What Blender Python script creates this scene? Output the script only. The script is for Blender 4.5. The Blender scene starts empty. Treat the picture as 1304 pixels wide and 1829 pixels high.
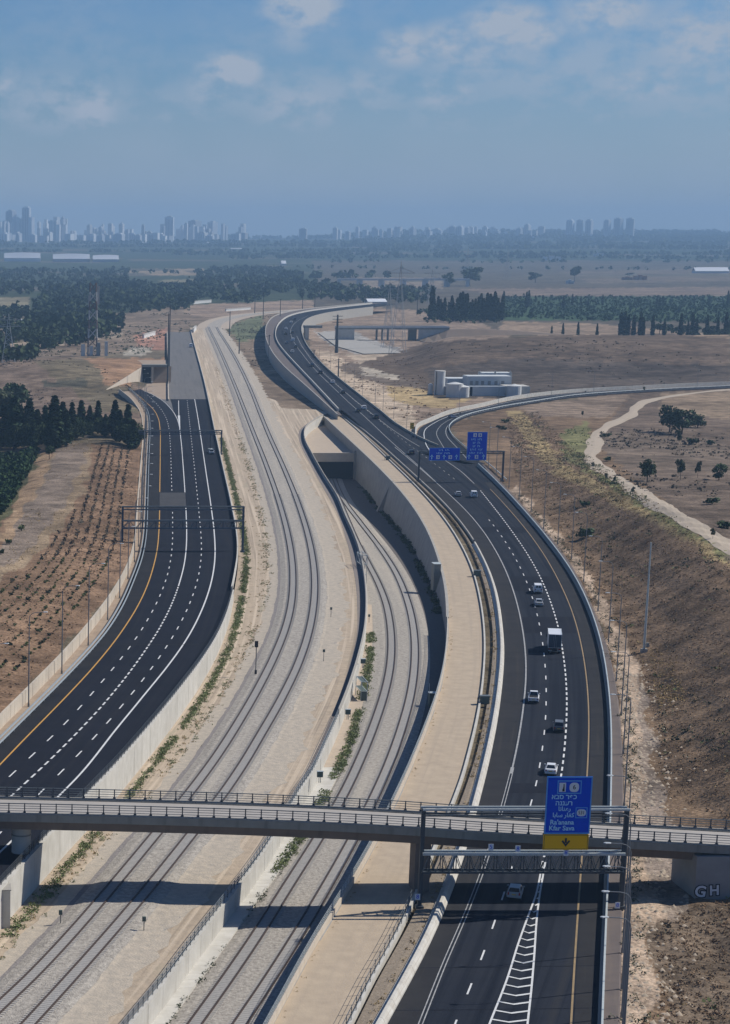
import bpy, bmesh, math, random
import numpy as np
from mathutils import Vector, Matrix

rnd = random.Random(7)
nr = np.random.default_rng(7)
S = bpy.context.scene
COL = S.collection
R = math.radians

# ------------------------------------------------------------------ camera
PPX, PPY, FPX, CAMH = -100.0, 1268.0, 4000.0, 80.0      # principal point and focal length in photo pixels, camera height
YHOR = 418.0
TH = math.atan((PPY - YHOR) / FPX)
cd = bpy.data.cameras.new('camera')
cam = bpy.data.objects.new('camera', cd)
COL.objects.link(cam)
cam.location = (0, 0, CAMH)
cam.rotation_euler = (math.pi / 2 - TH, 0, 0)
cd.sensor_fit = 'AUTO'
cd.sensor_width = 36.0
cd.lens = FPX / 1829.0 * 36.0
cd.shift_x = (652.0 - PPX) / 1829.0
cd.shift_y = (PPY - 914.5) / 1829.0
cd.clip_start = 1.0
cd.clip_end = 60000.0
S.camera = cam

# ------------------------------------------------------------------ sky, sun, exposure
SUN_DIR = Vector((1.0, 0.30, 0.98)).normalized()
SUN_EL = math.asin(SUN_DIR.z)
SUN_AZ = math.atan2(SUN_DIR.x, SUN_DIR.y)
W = bpy.data.worlds.new('World')
S.world = W
W.use_nodes = True
wn, wl = W.node_tree.nodes, W.node_tree.links
wn.clear()


def wnode(t, **kw):
    n = wn.new(t)
    for k, v in kw.items():
        setattr(n, k, v)
    return n


def wmath(op, a, b=None, clamp=False):
    n = wn.new('ShaderNodeMath')
    n.operation = op
    n.use_clamp = clamp
    for i, v in enumerate((a, b)):
        if v is None:
            continue
        if isinstance(v, (int, float)):
            n.inputs[i].default_value = v
        else:
            wl.new(v, n.inputs[i])
    return n.outputs[0]


sky = wnode('ShaderNodeTexSky', sky_type='NISHITA')
sky.sun_disc = False
sky.sun_elevation = SUN_EL
sky.sun_rotation = SUN_AZ
sky.altitude = 100
sky.air_density = 1.0
sky.dust_density = 0.6
sky.ozone_density = 3.0
tc = wnode('ShaderNodeTexCoord')
sep = wnode('ShaderNodeSeparateXYZ')
wl.new(tc.outputs['Generated'], sep.inputs[0])
el = wmath('MULTIPLY', wmath('ARCSINE', sep.outputs[2]), 57.2958)
az = wmath('MULTIPLY', wmath('ARCTAN2', sep.outputs[0], sep.outputs[1]), 57.2958)
comb = wnode('ShaderNodeCombineXYZ')
wl.new(az, comb.inputs[0])
wl.new(el, comb.inputs[1])
nz = wnode('ShaderNodeTexNoise')
nz.inputs['Scale'].default_value = 1.25
nz.inputs['Detail'].default_value = 7
nz.inputs['Roughness'].default_value = 0.58
mp = wnode('ShaderNodeMapping')
mp.inputs['Scale'].default_value = (1.0, 1.5, 1.0)
wl.new(comb.outputs[0], mp.inputs[0])
wl.new(mp.outputs[0], nz.inputs['Vector'])
nz2 = wnode('ShaderNodeTexNoise')
nz2.inputs['Scale'].default_value = 0.45
nz2.inputs['Detail'].default_value = 4
wl.new(mp.outputs[0], nz2.inputs['Vector'])


def sky_angles(px, py):
    d = Vector(((px - PPX) / FPX, 1.0, -(py - PPY) / FPX))
    y = d.y * math.cos(TH) + d.z * math.sin(TH)
    z = -d.y * math.sin(TH) + d.z * math.cos(TH)
    return math.degrees(math.atan2(d.x, y)), math.degrees(math.atan2(z, math.hypot(d.x, y)))


DEG = 1 / 69.8      # degrees per photo pixel near the middle of the sky
CLOUDS = [(540, 15, 75, 42, .62), (522, 62, 45, 40, .32), (412, 128, 62, 36, .72), (368, 165, 60, 40, .36), (165, 195, 62, 62, .48), (55, 200, 60, 42, .34),
          (0, 145, 45, 40, .42), (725, 85, 60, 40, .55), (800, 72, 60, 36, .52), (905, 45, 80, 40, .70), (960, 60, 60, 40, .50), (860, 100, 150, 52, .36),
          (1085, 22, 90, 46, .52), (1250, 70, 120, 80, .46), (795, 168, 72, 42, .44), (535, 190, 130, 60, .40), (650, 155, 90, 42, .34),
          (1150, 150, 120, 45, .42), (1090, 200, 90, 32, .28), (280, 205, 100, 32, .26), (990, 150, 120, 40, .26), (1180, 60, 100, 60, .34),
          (1010, 125, 330, 110, .30), (1220, 140, 200, 120, .32), (110, 190, 190, 75, .34), (560, 175, 270, 65, .32), (820, 215, 300, 55, .24), (330, 190, 160, 60, .26)]
acc = None
for (cx, cy, rx, ry, s) in CLOUDS:
    a0, e0 = sky_angles(cx, cy)
    v1 = wnode('ShaderNodeVectorMath', operation='SUBTRACT')
    wl.new(comb.outputs[0], v1.inputs[0])
    v1.inputs[1].default_value = (a0, e0, 0)
    v2 = wnode('ShaderNodeVectorMath', operation='MULTIPLY')
    wl.new(v1.outputs[0], v2.inputs[0])
    v2.inputs[1].default_value = (1 / (rx * DEG), 1 / (ry * DEG), 0)
    v3 = wnode('ShaderNodeVectorMath', operation='LENGTH')
    wl.new(v2.outputs[0], v3.inputs[0])
    m = wnode('ShaderNodeMapRange', interpolation_type='SMOOTHSTEP')
    wl.new(v3.outputs['Value'], m.inputs[0])
    m.inputs[1].default_value, m.inputs[2].default_value = 1.5, 0.1
    m.inputs[3].default_value, m.inputs[4].default_value = 0.0, s
    acc = m.outputs[0] if acc is None else wmath('MAXIMUM', acc, m.outputs[0])
# banks of the same kind of cloud all round the sky, low over the horizon
band = wnode('ShaderNodeMapRange', interpolation_type='SMOOTHSTEP')
wl.new(el, band.inputs[0])
band.inputs[1].default_value, band.inputs[2].default_value = 9.0, 3.0
base = wmath('MULTIPLY', wmath('MULTIPLY', nz2.outputs[0], 0.30), band.outputs[0])
acc = wmath('MULTIPLY', wmath('MAXIMUM', acc, base), 1.35)
det = wmath('MULTIPLY', wmath('SUBTRACT', nz.outputs[0], 0.43), 4.6)
cl = wmath('MULTIPLY', acc, wmath('ADD', wmath('MULTIPLY', wmath('ADD', det, 0.40, clamp=True), 0.72), 0.28), clamp=True)
veil = wnode('ShaderNodeMapRange', interpolation_type='SMOOTHSTEP')
wl.new(el, veil.inputs[0])
veil.inputs[1].default_value, veil.inputs[2].default_value = 4.8, 0.6
veil.inputs[3].default_value, veil.inputs[4].default_value = 0.0, 0.62
vl = wmath('MULTIPLY', veil.outputs[0], wmath('ADD', wmath('MULTIPLY', nz2.outputs[0], .8), .6))
cl2 = wmath('MAXIMUM', wmath('MULTIPLY', wmath('POWER', cl, 1.25), 1.9, clamp=True), vl)
bg1 = wnode('ShaderNodeBackground')
tint = wnode('ShaderNodeMix', data_type='RGBA', blend_type='MULTIPLY')
tint.inputs[0].default_value = 1.0
wl.new(sky.outputs[0], tint.inputs[6])
tint.inputs[7].default_value = (0.53, 0.80, 1.17, 1)
wl.new(tint.outputs[2], bg1.inputs[0])
bg1.inputs[1].default_value = 0.066
bg2 = wnode('ShaderNodeBackground')
bg2.inputs[0].default_value = (0.59, 0.69, 0.84, 1)
bg2.inputs[1].default_value = 0.62
mxs = wnode('ShaderNodeMixShader')
wl.new(cl2, mxs.inputs[0])
wl.new(bg1.outputs[0], mxs.inputs[1])
wl.new(bg2.outputs[0], mxs.inputs[2])
wo = wnode('ShaderNodeOutputWorld')
wl.new(mxs.outputs[0], wo.inputs[0])

sl = bpy.data.lights.new('sun', 'SUN')
sl.energy = 4.6
sl.angle = R(0.55)
sl.color = (1.0, 0.955, 0.88)
sun = bpy.data.objects.new('sun', sl)
COL.objects.link(sun)
sun.location = (300, 300, 400)
sun.rotation_euler = SUN_DIR.to_track_quat('Z', 'Y').to_euler()

vs = S.view_settings
vs.view_transform = 'Standard'
vs.look = 'None'
vs.exposure = 0.05
vs.gamma = 1.0
vs.use_curve_mapping = False
S.cycles.use_denoising = True
S.cycles.max_bounces = 5
S.cycles.diffuse_bounces = 2
S.cycles.glossy_bounces = 2
S.cycles.transmission_bounces = 2
S.cycles.volume_bounces = 0
S.cycles.transparent_max_bounces = 4
S.cycles.sample_clamp_indirect = 4

# ------------------------------------------------------------------ photo ray -> world
CT, ST = math.cos(TH), math.sin(TH)


def ray(px, py):
    dx, dz = (px - PPX) / FPX, -(py - PPY) / FPX
    return np.array([dx, CT + dz * ST, -ST + dz * CT])


def P(px, py, z=0.0):
    d = ray(px, py)
    t = (z - CAMH) / d[2]
    return np.array([d[0] * t, d[1] * t, z])


def PY(px, py, Y):
    d = ray(px, py)
    t = Y / d[1]
    return np.array([d[0] * t, Y, CAMH + d[2] * t])


def proj(X, Y, Z):
    """world arrays -> photo pixels (for finding which traced outline on the ground a point belongs to)"""
    dz = Z - CAMH
    zc = Y * CT - dz * ST
    zc = np.where(np.abs(zc) < 1e-3, 1e-3, zc)
    u = Y * ST + dz * CT
    return PPX + FPX * X / zc, PPY - FPX * u / zc


def ss(x):
    x = np.clip(x, 0, 1)
    return x * x * (3 - 2 * x)


def pchip(xk, yk):
    xk, yk = np.asarray(xk, float), np.asarray(yk, float)
    h = np.diff(xk)
    dl = np.diff(yk) / h
    m = np.zeros_like(yk)
    for i in range(1, len(xk) - 1):
        if dl[i - 1] * dl[i] > 0:
            w1, w2 = 2 * h[i] + h[i - 1], h[i] + 2 * h[i - 1]
            m[i] = (w1 + w2) / (w1 / dl[i - 1] + w2 / dl[i])
    m[0], m[-1] = dl[0], dl[-1]

    def f(x):
        x = np.asarray(x, float)
        i = np.clip(np.searchsorted(xk, x) - 1, 0, len(xk) - 2)
        hh = h[i]
        t = (x - xk[i]) / hh
        a = (1 + 2 * t) * (1 - t) ** 2 * yk[i] + t * (1 - t) ** 2 * hh * m[i] + t * t * (3 - 2 * t) * yk[i + 1] + t * t * (t - 1) * hh * m[i + 1]
        a = np.where(x < xk[0], yk[0] + (x - xk[0]) * m[0], a)
        return np.where(x > xk[-1], yk[-1] + (x - xk[-1]) * m[-1], a)
    return f


# heights of the parts of the corridor, by distance Y
zL = pchip([200, 363, 440, 500, 593, 656, 832, 2500], [4.9, 4.5, 3.3, 2.4, 1.2, .9, .5, .5])
zR = pchip([200, 430, 470, 560, 700, 860, 1000], [-3, -3, -3.6, -5.8, -9.2, -12.5, -12.6])
zH = pchip([200, 850, 1000, 1200, 1450, 3000], [0, 0, 2.0, 5.5, 7.5, 7.5])


def z0(Y):
    return np.zeros_like(np.asarray(Y, float))


class Curve:
    """a line on the ground traced from the photo as (x, y) pixels, kept as X(Y) in the world"""

    def __init__(self, pts, zf=z0, dz=0.0, smooth=True):
        W_ = []
        for (px, py) in pts:
            z = dz
            for _ in range(8):
                p = P(px, py, z)
                z = float(zf(p[1])) + dz
            W_.append(P(px, py, z))
        W_ = np.array(sorted(W_, key=lambda p: p[1]))
        Y, X = W_[:, 1], W_[:, 0]
        if smooth and len(X) > 6:            # even out tracing jitter, ends kept
            s = X / Y
            t = s.copy()
            t[1:-1] = s[1:-1] * .5 + (s[:-2] + (s[2:] - s[:-2]) * (Y[1:-1] - Y[:-2]) / (Y[2:] - Y[:-2])) * .5
            X = t * Y
        self.Y, self.Xk = Y, X
        self.f = pchip(Y, X)
        self.zf, self.dz = zf, dz

    def X(self, Y):
        return self.f(Y)

    def at(self, Ys, dx=0.0, z=None, dz=0.0):
        Ys = np.asarray(Ys, float)
        zz = (self.zf(Ys) + self.dz if z is None else (z(Ys) if callable(z) else z + 0 * Ys)) + dz
        p = np.stack([self.f(Ys), Ys, zz], 1)
        if dx:
            p[:, :2] += normals(p) * dx
        return p


def normals(p):
    t = np.gradient(p[:, :2], axis=0)
    t /= np.linalg.norm(t, axis=1, keepdims=True) + 1e-9
    return np.stack([t[:, 1], -t[:, 0]], 1)


def rows(a, b, k=.005, mn=2.0):
    out = [a]
    while out[-1] < b:
        out.append(out[-1] + max(mn, out[-1] * k))
    out[-1] = b
    return np.array(out)


def YofZ(py, z=0.0):
    return P(0, py, z)[1]


# ------------------------------------------------------------------ mesh helpers
class MB:
    def __init__(self):
        self.v, self.f, self.uv = [], [], []
        self.n = 0

    def add(self, verts, faces, uvs=None):
        verts = np.asarray(verts, float).reshape(-1, 3)
        self.v.append(verts)
        self.uv.append(np.zeros((len(verts), 2)) if uvs is None else np.asarray(uvs, float).reshape(-1, 2))
        o = self.n
        self.f += [tuple(i + o for i in f) for f in faces]
        self.n += len(verts)
        return self

    def box(self, c, s, rz=0.0):
        x, y, z = s[0] / 2, s[1] / 2, s[2] / 2
        vv = np.array([(-x, -y, -z), (x, -y, -z), (x, y, -z), (-x, y, -z), (-x, -y, z), (x, -y, z), (x, y, z), (-x, y, z)])
        if rz:
            cs, sn = math.cos(rz), math.sin(rz)
            vv = np.stack([vv[:, 0] * cs - vv[:, 1] * sn, vv[:, 0] * sn + vv[:, 1] * cs, vv[:, 2]], 1)
        return self.add(vv + np.asarray(c), [(0, 3, 2, 1), (4, 5, 6, 7), (0, 1, 5, 4), (1, 2, 6, 5), (2, 3, 7, 6), (3, 0, 4, 7)])

    def bar(self, p0, p1, w, h=None, n=4):
        p0, p1 = np.asarray(p0, float), np.asarray(p1, float)
        d = p1 - p0
        d = d / (np.linalg.norm(d) + 1e-9)
        u = np.cross(d, (0, 0, 1.0))
        if np.linalg.norm(u) < 1e-3:
            u = np.array([1.0, 0, 0])
        u /= np.linalg.norm(u)
        w_ = np.cross(u, d)
        h = w if h is None else h
        ring = []
        for k in range(n):
            a = 2 * math.pi * (k + .5) / n
            q = 1.414 if n == 4 else 1.0
            ring.append(u * math.cos(a) * w / 2 * q + w_ * math.sin(a) * h / 2 * q)
        ring = np.array(ring)
        f = [(k, (k + 1) % n, n + (k + 1) % n, n + k) for k in range(n)] + [tuple(range(n - 1, -1, -1)), tuple(range(n, 2 * n))]
        return self.add(np.vstack([p0 + ring, p1 + ring]), f)

    def cyl(self, p0, p1, r0, r1=None, n=10):
        r1 = r0 if r1 is None else r1
        p0, p1 = np.asarray(p0, float), np.asarray(p1, float)
        d = p1 - p0
        d = d / (np.linalg.norm(d) + 1e-9)
        u = np.cross(d, (0, 0, 1.0))
        if np.linalg.norm(u) < 1e-3:
            u = np.array([1.0, 0, 0])
        u /= np.linalg.norm(u)
        w_ = np.cross(u, d)
        a = 2 * np.pi * np.arange(n) / n
        ring = np.cos(a)[:, None] * u + np.sin(a)[:, None] * w_
        f = [(k, n + k, n + (k + 1) % n, (k + 1) % n) for k in range(n)] + [tuple(range(n)), tuple(range(2 * n - 1, n - 1, -1))]
        return self.add(np.vstack([p0 + ring * r0, p1 + ring * r1]), f)

    def loft(self, lines, closed=False, caps=False):
        """lines: list of (N,3) arrays, one per column; a sheet (or tube when closed) through them, UV in metres"""
        L = np.array(lines)
        m, n = L.shape[:2]
        mid = L.mean(0)
        v = np.concatenate([[0], np.cumsum(np.linalg.norm(np.diff(mid, axis=0), axis=1))])
        du = np.concatenate([[np.zeros(n)], np.cumsum(np.linalg.norm(np.diff(L, axis=0), axis=2), axis=0)])
        uv = np.stack([du, np.broadcast_to(v, (m, n))], 2)
        f = []
        for i in range(m if closed else m - 1):
            j = (i + 1) % m
            for k in range(n - 1):
                f.append((i * n + k, j * n + k, j * n + k + 1, i * n + k + 1))
        if caps:
            f.append(tuple(i * n for i in range(m - 1, -1, -1)))
            f.append(tuple(i * n + n - 1 for i in range(m)))
        return self.add(L.reshape(-1, 3), f, uv.reshape(-1, 2))

    def sweep(self, path, prof, closed=True, caps=True):
        """sweep a profile [(right, up)] along a path"""
        n2 = normals(path)
        lines = []
        for (o, h) in prof:
            q = path.copy()
            q[:, :2] += n2 * o
            q[:, 2] += h
            lines.append(q)
        return self.loft(lines, closed=closed, caps=caps)

    def mesh(self, name, mat=None, off=(0, 0, 0), smooth=False):
        me = bpy.data.meshes.new(name)
        v = np.vstack(self.v) - np.asarray(off, float)
        me.from_pydata(v.tolist(), [], self.f)
        uvl = me.uv_layers.new(name='UVMap')
        uv = np.vstack(self.uv)
        li = np.zeros(len(me.loops), dtype=np.int32)
        me.loops.foreach_get('vertex_index', li)
        uvl.data.foreach_set('uv', uv[li].ravel().astype(np.float32))
        if mat is not None:
            me.materials.append(mat)
        if smooth:
            me.polygons.foreach_set('use_smooth', np.ones(len(me.polygons), dtype=bool))
        me.update()
        return me

    def build(self, name, mat, parent=None, local=False, smooth=False):
        v = np.vstack(self.v)
        if parent is None:
            off = np.array([(v[:, 0].min() + v[:, 0].max()) / 2, (v[:, 1].min() + v[:, 1].max()) / 2, v[:, 2].min()])
        elif local:
            off = np.zeros(3)
        else:
            off = np.array(wpos(parent))
        me = self.mesh(name, mat, off, smooth)
        o = bpy.data.objects.new(name, me)
        COL.objects.link(o)
        if parent is None:
            o.location = off
        else:
            o.parent = parent
        return o


def wpos(o):
    p = Vector(o.location)
    while o.parent is not None:
        o = o.parent
        p += o.location
    return p


def tag(o, label=None, cat=None, group=None, kind=None):
    for k, v in (('label', label), ('category', cat), ('group', group), ('kind', kind)):
        if v:
            o[k] = v
    return o


def thing(name, label, cat, loc, rz=0.0, group=None):
    o = bpy.data.objects.new(name, None)
    COL.objects.link(o)
    o.empty_display_size = .5
    o.location = tuple(float(c) for c in loc)
    o.rotation_euler = (0, 0, rz)
    return tag(o, label, cat, group)


def inst(name, me, parent=None, loc=(0, 0, 0), rot=(0, 0, 0), scale=(1, 1, 1)):
    o = bpy.data.objects.new(name, me)
    COL.objects.link(o)
    o.location, o.rotation_euler, o.scale = tuple(float(c) for c in loc), rot, scale
    if parent is not None:
        o.parent = parent
    return o


KIDS = {}


def kids(o):
    return [c for c in COL.objects if c.parent == o]


def copy_tree(o, tree=None, parent=None):
    c = o.copy()
    COL.objects.link(c)
    if parent is not None:
        c.parent = parent
    for ch in (tree if tree is not None else kids(o)):
        copy_tree(ch, None, c)
    return c


# ------------------------------------------------------------------ materials
def mat(name, col, rough=.85, noise=None, metal=0.0, spec=.3, obj=False, bump=None, col2=None, nscale=1.0, detail=4, namt=.5, uvstretch=None, rand=0.0, streak=None, uvs=False):
    """base colour, a second colour mixed in by noise, optional along-the-strip streaks (UV) and fine relief"""
    m = bpy.data.materials.new(name)
    m.use_nodes = True
    N, L = m.node_tree.nodes, m.node_tree.links
    b = N['Principled BSDF']
    b.inputs['Roughness'].default_value = rough
    b.inputs['Metallic'].default_value = metal
    b.inputs['Specular IOR Level'].default_value = spec
    b.inputs['Base Color'].default_value = (*col, 1)
    out = None
    tcn = N.new('ShaderNodeTexCoord')

    def vec(uv, sc):
        mpn = N.new('ShaderNodeMapping')
        mpn.inputs['Scale'].default_value = sc
        if uv:
            L.new(tcn.outputs['UV'], mpn.inputs[0])
        else:
            g = N.new('ShaderNodeNewGeometry')
            L.new(g.outputs['Position'], mpn.inputs[0])
        return mpn.outputs[0]

    def mix(fac, a, bb, mode='MIX'):
        x = N.new('ShaderNodeMix')
        x.data_type = 'RGBA'
        x.blend_type = mode
        for i, v in ((0, fac), (6, a), (7, bb)):
            if isinstance(v, (int, float)):
                x.inputs[i].default_value = v
            elif isinstance(v, tuple):
                x.inputs[i].default_value = (*v, 1)
            else:
                L.new(v, x.inputs[i])
        return x.outputs[2]

    def ramp(src, lo, hi):
        r = N.new('ShaderNodeMapRange')
        L.new(src, r.inputs[0])
        r.inputs[1].default_value, r.inputs[2].default_value = lo, hi
        return r.outputs[0]
    out = col
    if col2 is not None:
        n1 = N.new('ShaderNodeTexNoise')
        n1.inputs['Scale'].default_value = nscale
        n1.inputs['Detail'].default_value = detail
        n1.inputs['Roughness'].default_value = .62
        L.new(vec(uvs, (1, 1, 1)), n1.inputs['Vector'])
        out = mix(ramp(n1.outputs[0], .5 - namt / 2, .5 + namt / 2), out, col2)
    if streak is not None:          # (colour, u scale, v scale, lo, hi, strength)
        for (c3, us, vs_, lo, hi, st) in streak:
            n2 = N.new('ShaderNodeTexNoise')
            n2.inputs['Scale'].default_value = 1.0
            n2.inputs['Detail'].default_value = 3
            L.new(vec(True, (us, vs_, 1)), n2.inputs['Vector'])
            f = ramp(n2.outputs[0], lo, hi)
            mm = N.new('ShaderNodeMath')
            mm.operation = 'MULTIPLY'
            L.new(f, mm.inputs[0])
            mm.inputs[1].default_value = st
            out = mix(mm.outputs[0], out, c3)
    if rand:
        oi = N.new('ShaderNodeObjectInfo')
        hs = N.new('ShaderNodeHueSaturation')
        r = N.new('ShaderNodeMapRange')
        L.new(oi.outputs['Random'], r.inputs[0])
        r.inputs[3].default_value, r.inputs[4].default_value = 1 - rand, 1 + rand
        L.new(r.outputs[0], hs.inputs['Value'])
        if isinstance(out, tuple):
            hs.inputs['Color'].default_value = (*out, 1)
        else:
            L.new(out, hs.inputs['Color'])
        out = hs.outputs[0]
    if not isinstance(out, tuple):
        L.new(out, b.inputs['Base Color'])
    if bump:
        n3 = N.new('ShaderNodeTexNoise')
        n3.inputs['Scale'].default_value = bump[0]
        n3.inputs['Detail'].default_value = 3
        L.new(vec(False, (1, 1, 1)), n3.inputs['Vector'])
        bp = N.new('ShaderNodeBump')
        bp.inputs['Strength'].default_value = 1.0
        bp.inputs['Distance'].default_value = bump[1]
        L.new(n3.outputs[0], bp.inputs['Height'])
        L.new(bp.outputs[0], b.inputs['Normal'])
    return m


M = {}
M['asphalt_new'] = mat('asphalt_new', (.0105, .0125, .019), .95, col2=(.016, .018, .026), nscale=.12, streak=[((.024, .024, .028), .9, .012, .5, .75, .7)], bump=(9, .02), spec=.08)
M['asphalt_old'] = mat('asphalt_old', (.017, .021, .031), .95, col2=(.026, .029, .037), nscale=.10, streak=[((.010, .013, .021), .9, .008, .46, .64, .9), ((.038, .037, .038), .5, .006, .56, .75, .8)], bump=(9, .02), spec=.08)
M['asphalt_pale'] = mat('asphalt_pale', (.12, .115, .11), .95, col2=(.16, .15, .14), nscale=.15, streak=[((.09, .088, .085), .6, .012, .5, .7, .6)])
M['asphalt_path'] = mat('asphalt_path', (.105, .088, .085), .95, col2=(.15, .12, .105), nscale=.3, streak=[((.2, .16, .125), .8, .03, .55, .75, .6)])
M['paint'] = mat('paint', (.74, .74, .72), .6, col2=(.55, .55, .53), nscale=1.5)
M['paint_worn'] = mat('paint_worn', (.50, .50, .48), .7, col2=(.16, .16, .16), nscale=1.2, namt=.7)
M['paint_yellow'] = mat('paint_yellow', (.62, .34, .06), .6, col2=(.5, .27, .06), nscale=1.2)
M['paint_cream'] = mat('paint_cream', (.38, .26, .12), .7, col2=(.2, .15, .09), nscale=1.0, namt=.7)
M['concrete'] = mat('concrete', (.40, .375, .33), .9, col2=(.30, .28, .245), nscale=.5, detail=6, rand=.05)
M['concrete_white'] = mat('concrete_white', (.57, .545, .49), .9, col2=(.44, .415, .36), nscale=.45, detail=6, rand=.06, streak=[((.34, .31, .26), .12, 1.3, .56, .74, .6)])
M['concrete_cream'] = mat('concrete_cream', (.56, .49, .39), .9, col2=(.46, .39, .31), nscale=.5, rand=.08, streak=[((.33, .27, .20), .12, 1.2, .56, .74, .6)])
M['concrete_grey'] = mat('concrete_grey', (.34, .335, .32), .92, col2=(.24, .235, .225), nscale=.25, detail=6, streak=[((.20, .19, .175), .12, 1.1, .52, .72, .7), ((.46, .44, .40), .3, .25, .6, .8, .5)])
M['concrete_dark'] = mat('concrete_dark', (.30, .295, .255), .92, col2=(.22, .215, .19), nscale=.5, detail=6, streak=[((.15, .145, .13), .12, .9, .54, .72, .65)])
M['concrete_girder'] = mat('concrete_girder', (.21, .175, .15), .92, col2=(.155, .13, .115), nscale=.5, detail=6, streak=[((.11, .095, .085), .12, .8, .54, .72, .6)])
M['barrier'] = mat('barrier', (.62, .60, .54), .88, col2=(.42, .38, .32), nscale=.8, detail=6, streak=[((.36, .31, .25), 4, .08, .56, .75, .7)])
M['stone'] = mat('stone', (.33, .27, .20), .95, col2=(.19, .15, .11), nscale=2.2, detail=6, bump=(3, .1))
M['steel'] = mat('steel', (.33, .36, .37), .5, metal=.35, col2=(.25, .28, .29), nscale=2)
M['steel_dark'] = mat('steel_dark', (.065, .075, .085), .6, metal=.2, col2=(.06, .07, .08), nscale=2)
M['steel_light'] = mat('steel_light', (.52, .56, .55), .5, metal=.1, col2=(.42, .46, .45), nscale=2)
M['pole_grey'] = mat('pole_grey', (.20, .21, .22), .55, metal=.2)
M['lamp_white'] = mat('lamp_white', (.50, .53, .54), .4)
M['rail_side'] = mat('rail_side', (.075, .050, .040), .7, metal=.2, col2=(.055, .04, .034), nscale=1)
M['rail_top'] = mat('rail_top', (.17, .15, .145), .45, metal=.6)
M['sleeper'] = mat('sleeper', (.385, .365, .335), .9, rand=.1)
M['ballast'] = mat('ballast', (.475, .43, .365), .97, col2=(.235, .21, .18), nscale=1.9, detail=8, streak=[((.47, .415, .335), .4, .012, .5, .72, .6)], bump=(5, .14), namt=.34)
M['ballast_grey'] = mat('ballast_grey', (.37, .35, .325), .97, col2=(.185, .178, .17), nscale=2.2, detail=8, bump=(5, .1), namt=.45)
M['ballast_mix'] = mat('ballast_mix', (.49, .415, .32), .97, col2=(.36, .315, .255), nscale=.9, detail=8, namt=.3, bump=(4, .08))
M['gravel_side'] = mat('gravel_side', (.29, .26, .235), .97, col2=(.18, .16, .15), nscale=1.6, detail=8, bump=(3, .15), namt=.5)
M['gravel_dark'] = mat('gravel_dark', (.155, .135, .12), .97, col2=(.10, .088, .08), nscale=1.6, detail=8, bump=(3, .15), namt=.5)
M['sand'] = mat('sand', (.50, .405, .30), .97, col2=(.38, .31, .24), nscale=.7, detail=7, namt=.6, bump=(3, .06))
M['sand_track'] = mat('sand_track', (.50, .395, .28), .97, col2=(.33, .265, .195), nscale=.6, detail=8, namt=.42, streak=[((.56, .455, .335), .75, .006, .50, .60, .9), ((.27, .215, .16), 1.3, .014, .54, .68, .75), ((.30, .27, .19), .35, .05, .60, .70, .6)], bump=(3, .06))
M['dirt'] = mat('dirt', (.40, .31, .225), .97, col2=(.27, .20, .145), nscale=.35, detail=8, namt=.55, bump=(2, .12))
M['dirt_road'] = mat('dirt_road', (.47, .385, .29), .97, col2=(.38, .31, .23), nscale=.3, detail=6, streak=[((.34, .27, .19), .8, .02, .56, .75, .6)])
M['white_wall'] = mat('white_wall', (.66, .66, .63), .85, col2=(.52, .52, .50), nscale=.3)
M['painted_dark'] = mat('painted_dark', (.02, .022, .028), .95)  # near-black: painted darkness for tunnel and underpass, also a door
M['glass'] = mat('glass', (.012, .016, .022), .08, spec=.6)
M['tyre'] = mat('tyre', (.015, .015, .016), .9)
M['red_light'] = mat('red_light', (.32, .02, .015), .3)
M['white_light'] = mat('white_light', (.7, .72, .75), .2)
M['plate_yellow'] = mat('plate_yellow', (.65, .45, .05), .5)
M['sign_blue'] = mat('sign_blue', (.003, .075, .70), .8, spec=.04, col2=(.004, .068, .60), nscale=2)
M['sign_rim'] = mat('sign_rim', (.10, .38, .80), .5)
M['sign_text'] = mat('sign_text', (.42, .76, .97), .5)
M['sign_white'] = mat('sign_white', (.72, .76, .80), .5)
M['sign_black'] = mat('sign_black', (.012, .012, .015), .5)
M['sign_yellow'] = mat('sign_yellow', (.92, .50, .004), .8, spec=.04)
M['sign_back'] = mat('sign_back', (.22, .23, .24), .5, metal=.3)
M['leaf_dark'] = mat('leaf_dark', (.032, .058, .024), .8, col2=(.078, .105, .042), nscale=.6, rand=.25, spec=.15)
M['leaf_cypress'] = mat('leaf_cypress', (.022, .046, .025), .85, col2=(.055, .085, .040), nscale=.5, rand=.2, spec=.1)
M['leaf_olive'] = mat('leaf_olive', (.060, .078, .045), .85, col2=(.10, .115, .065), nscale=.6, rand=.2, spec=.1)
M['leaf_weed'] = mat('leaf_weed', (.13, .165, .065), .85, col2=(.20, .22, .10), nscale=1.2, rand=.1, spec=.1)
M['scrub_brown'] = mat('scrub_brown', (.20, .135, .085), .95, col2=(.29, .20, .125), nscale=.25, detail=3, namt=.35, spec=.05)
M['scrub_dark'] = mat('scrub_dark', (.105, .095, .070), .95, col2=(.15, .128, .092), nscale=.3, namt=.35, spec=.05)
M['scrub_yellow'] = mat('scrub_yellow', (.40, .29, .13), .95, col2=(.30, .22, .11), nscale=.4, spec=.05)
M['bark'] = mat('bark', (.09, .07, .055), .95)
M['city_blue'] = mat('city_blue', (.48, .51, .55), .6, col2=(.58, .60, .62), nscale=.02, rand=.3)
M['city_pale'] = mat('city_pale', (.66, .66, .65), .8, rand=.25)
M['roof_white'] = mat('roof_white', (.74, .75, .76), .6)
M['wood_far'] = mat('wood_far', (.036, .058, .026), .9, col2=(.075, .095, .045), nscale=.05, spec=.05)
M['grove'] = mat('grove', (.038, .072, .030), .9, col2=(.062, .10, .042), nscale=.4, spec=.05)
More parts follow.
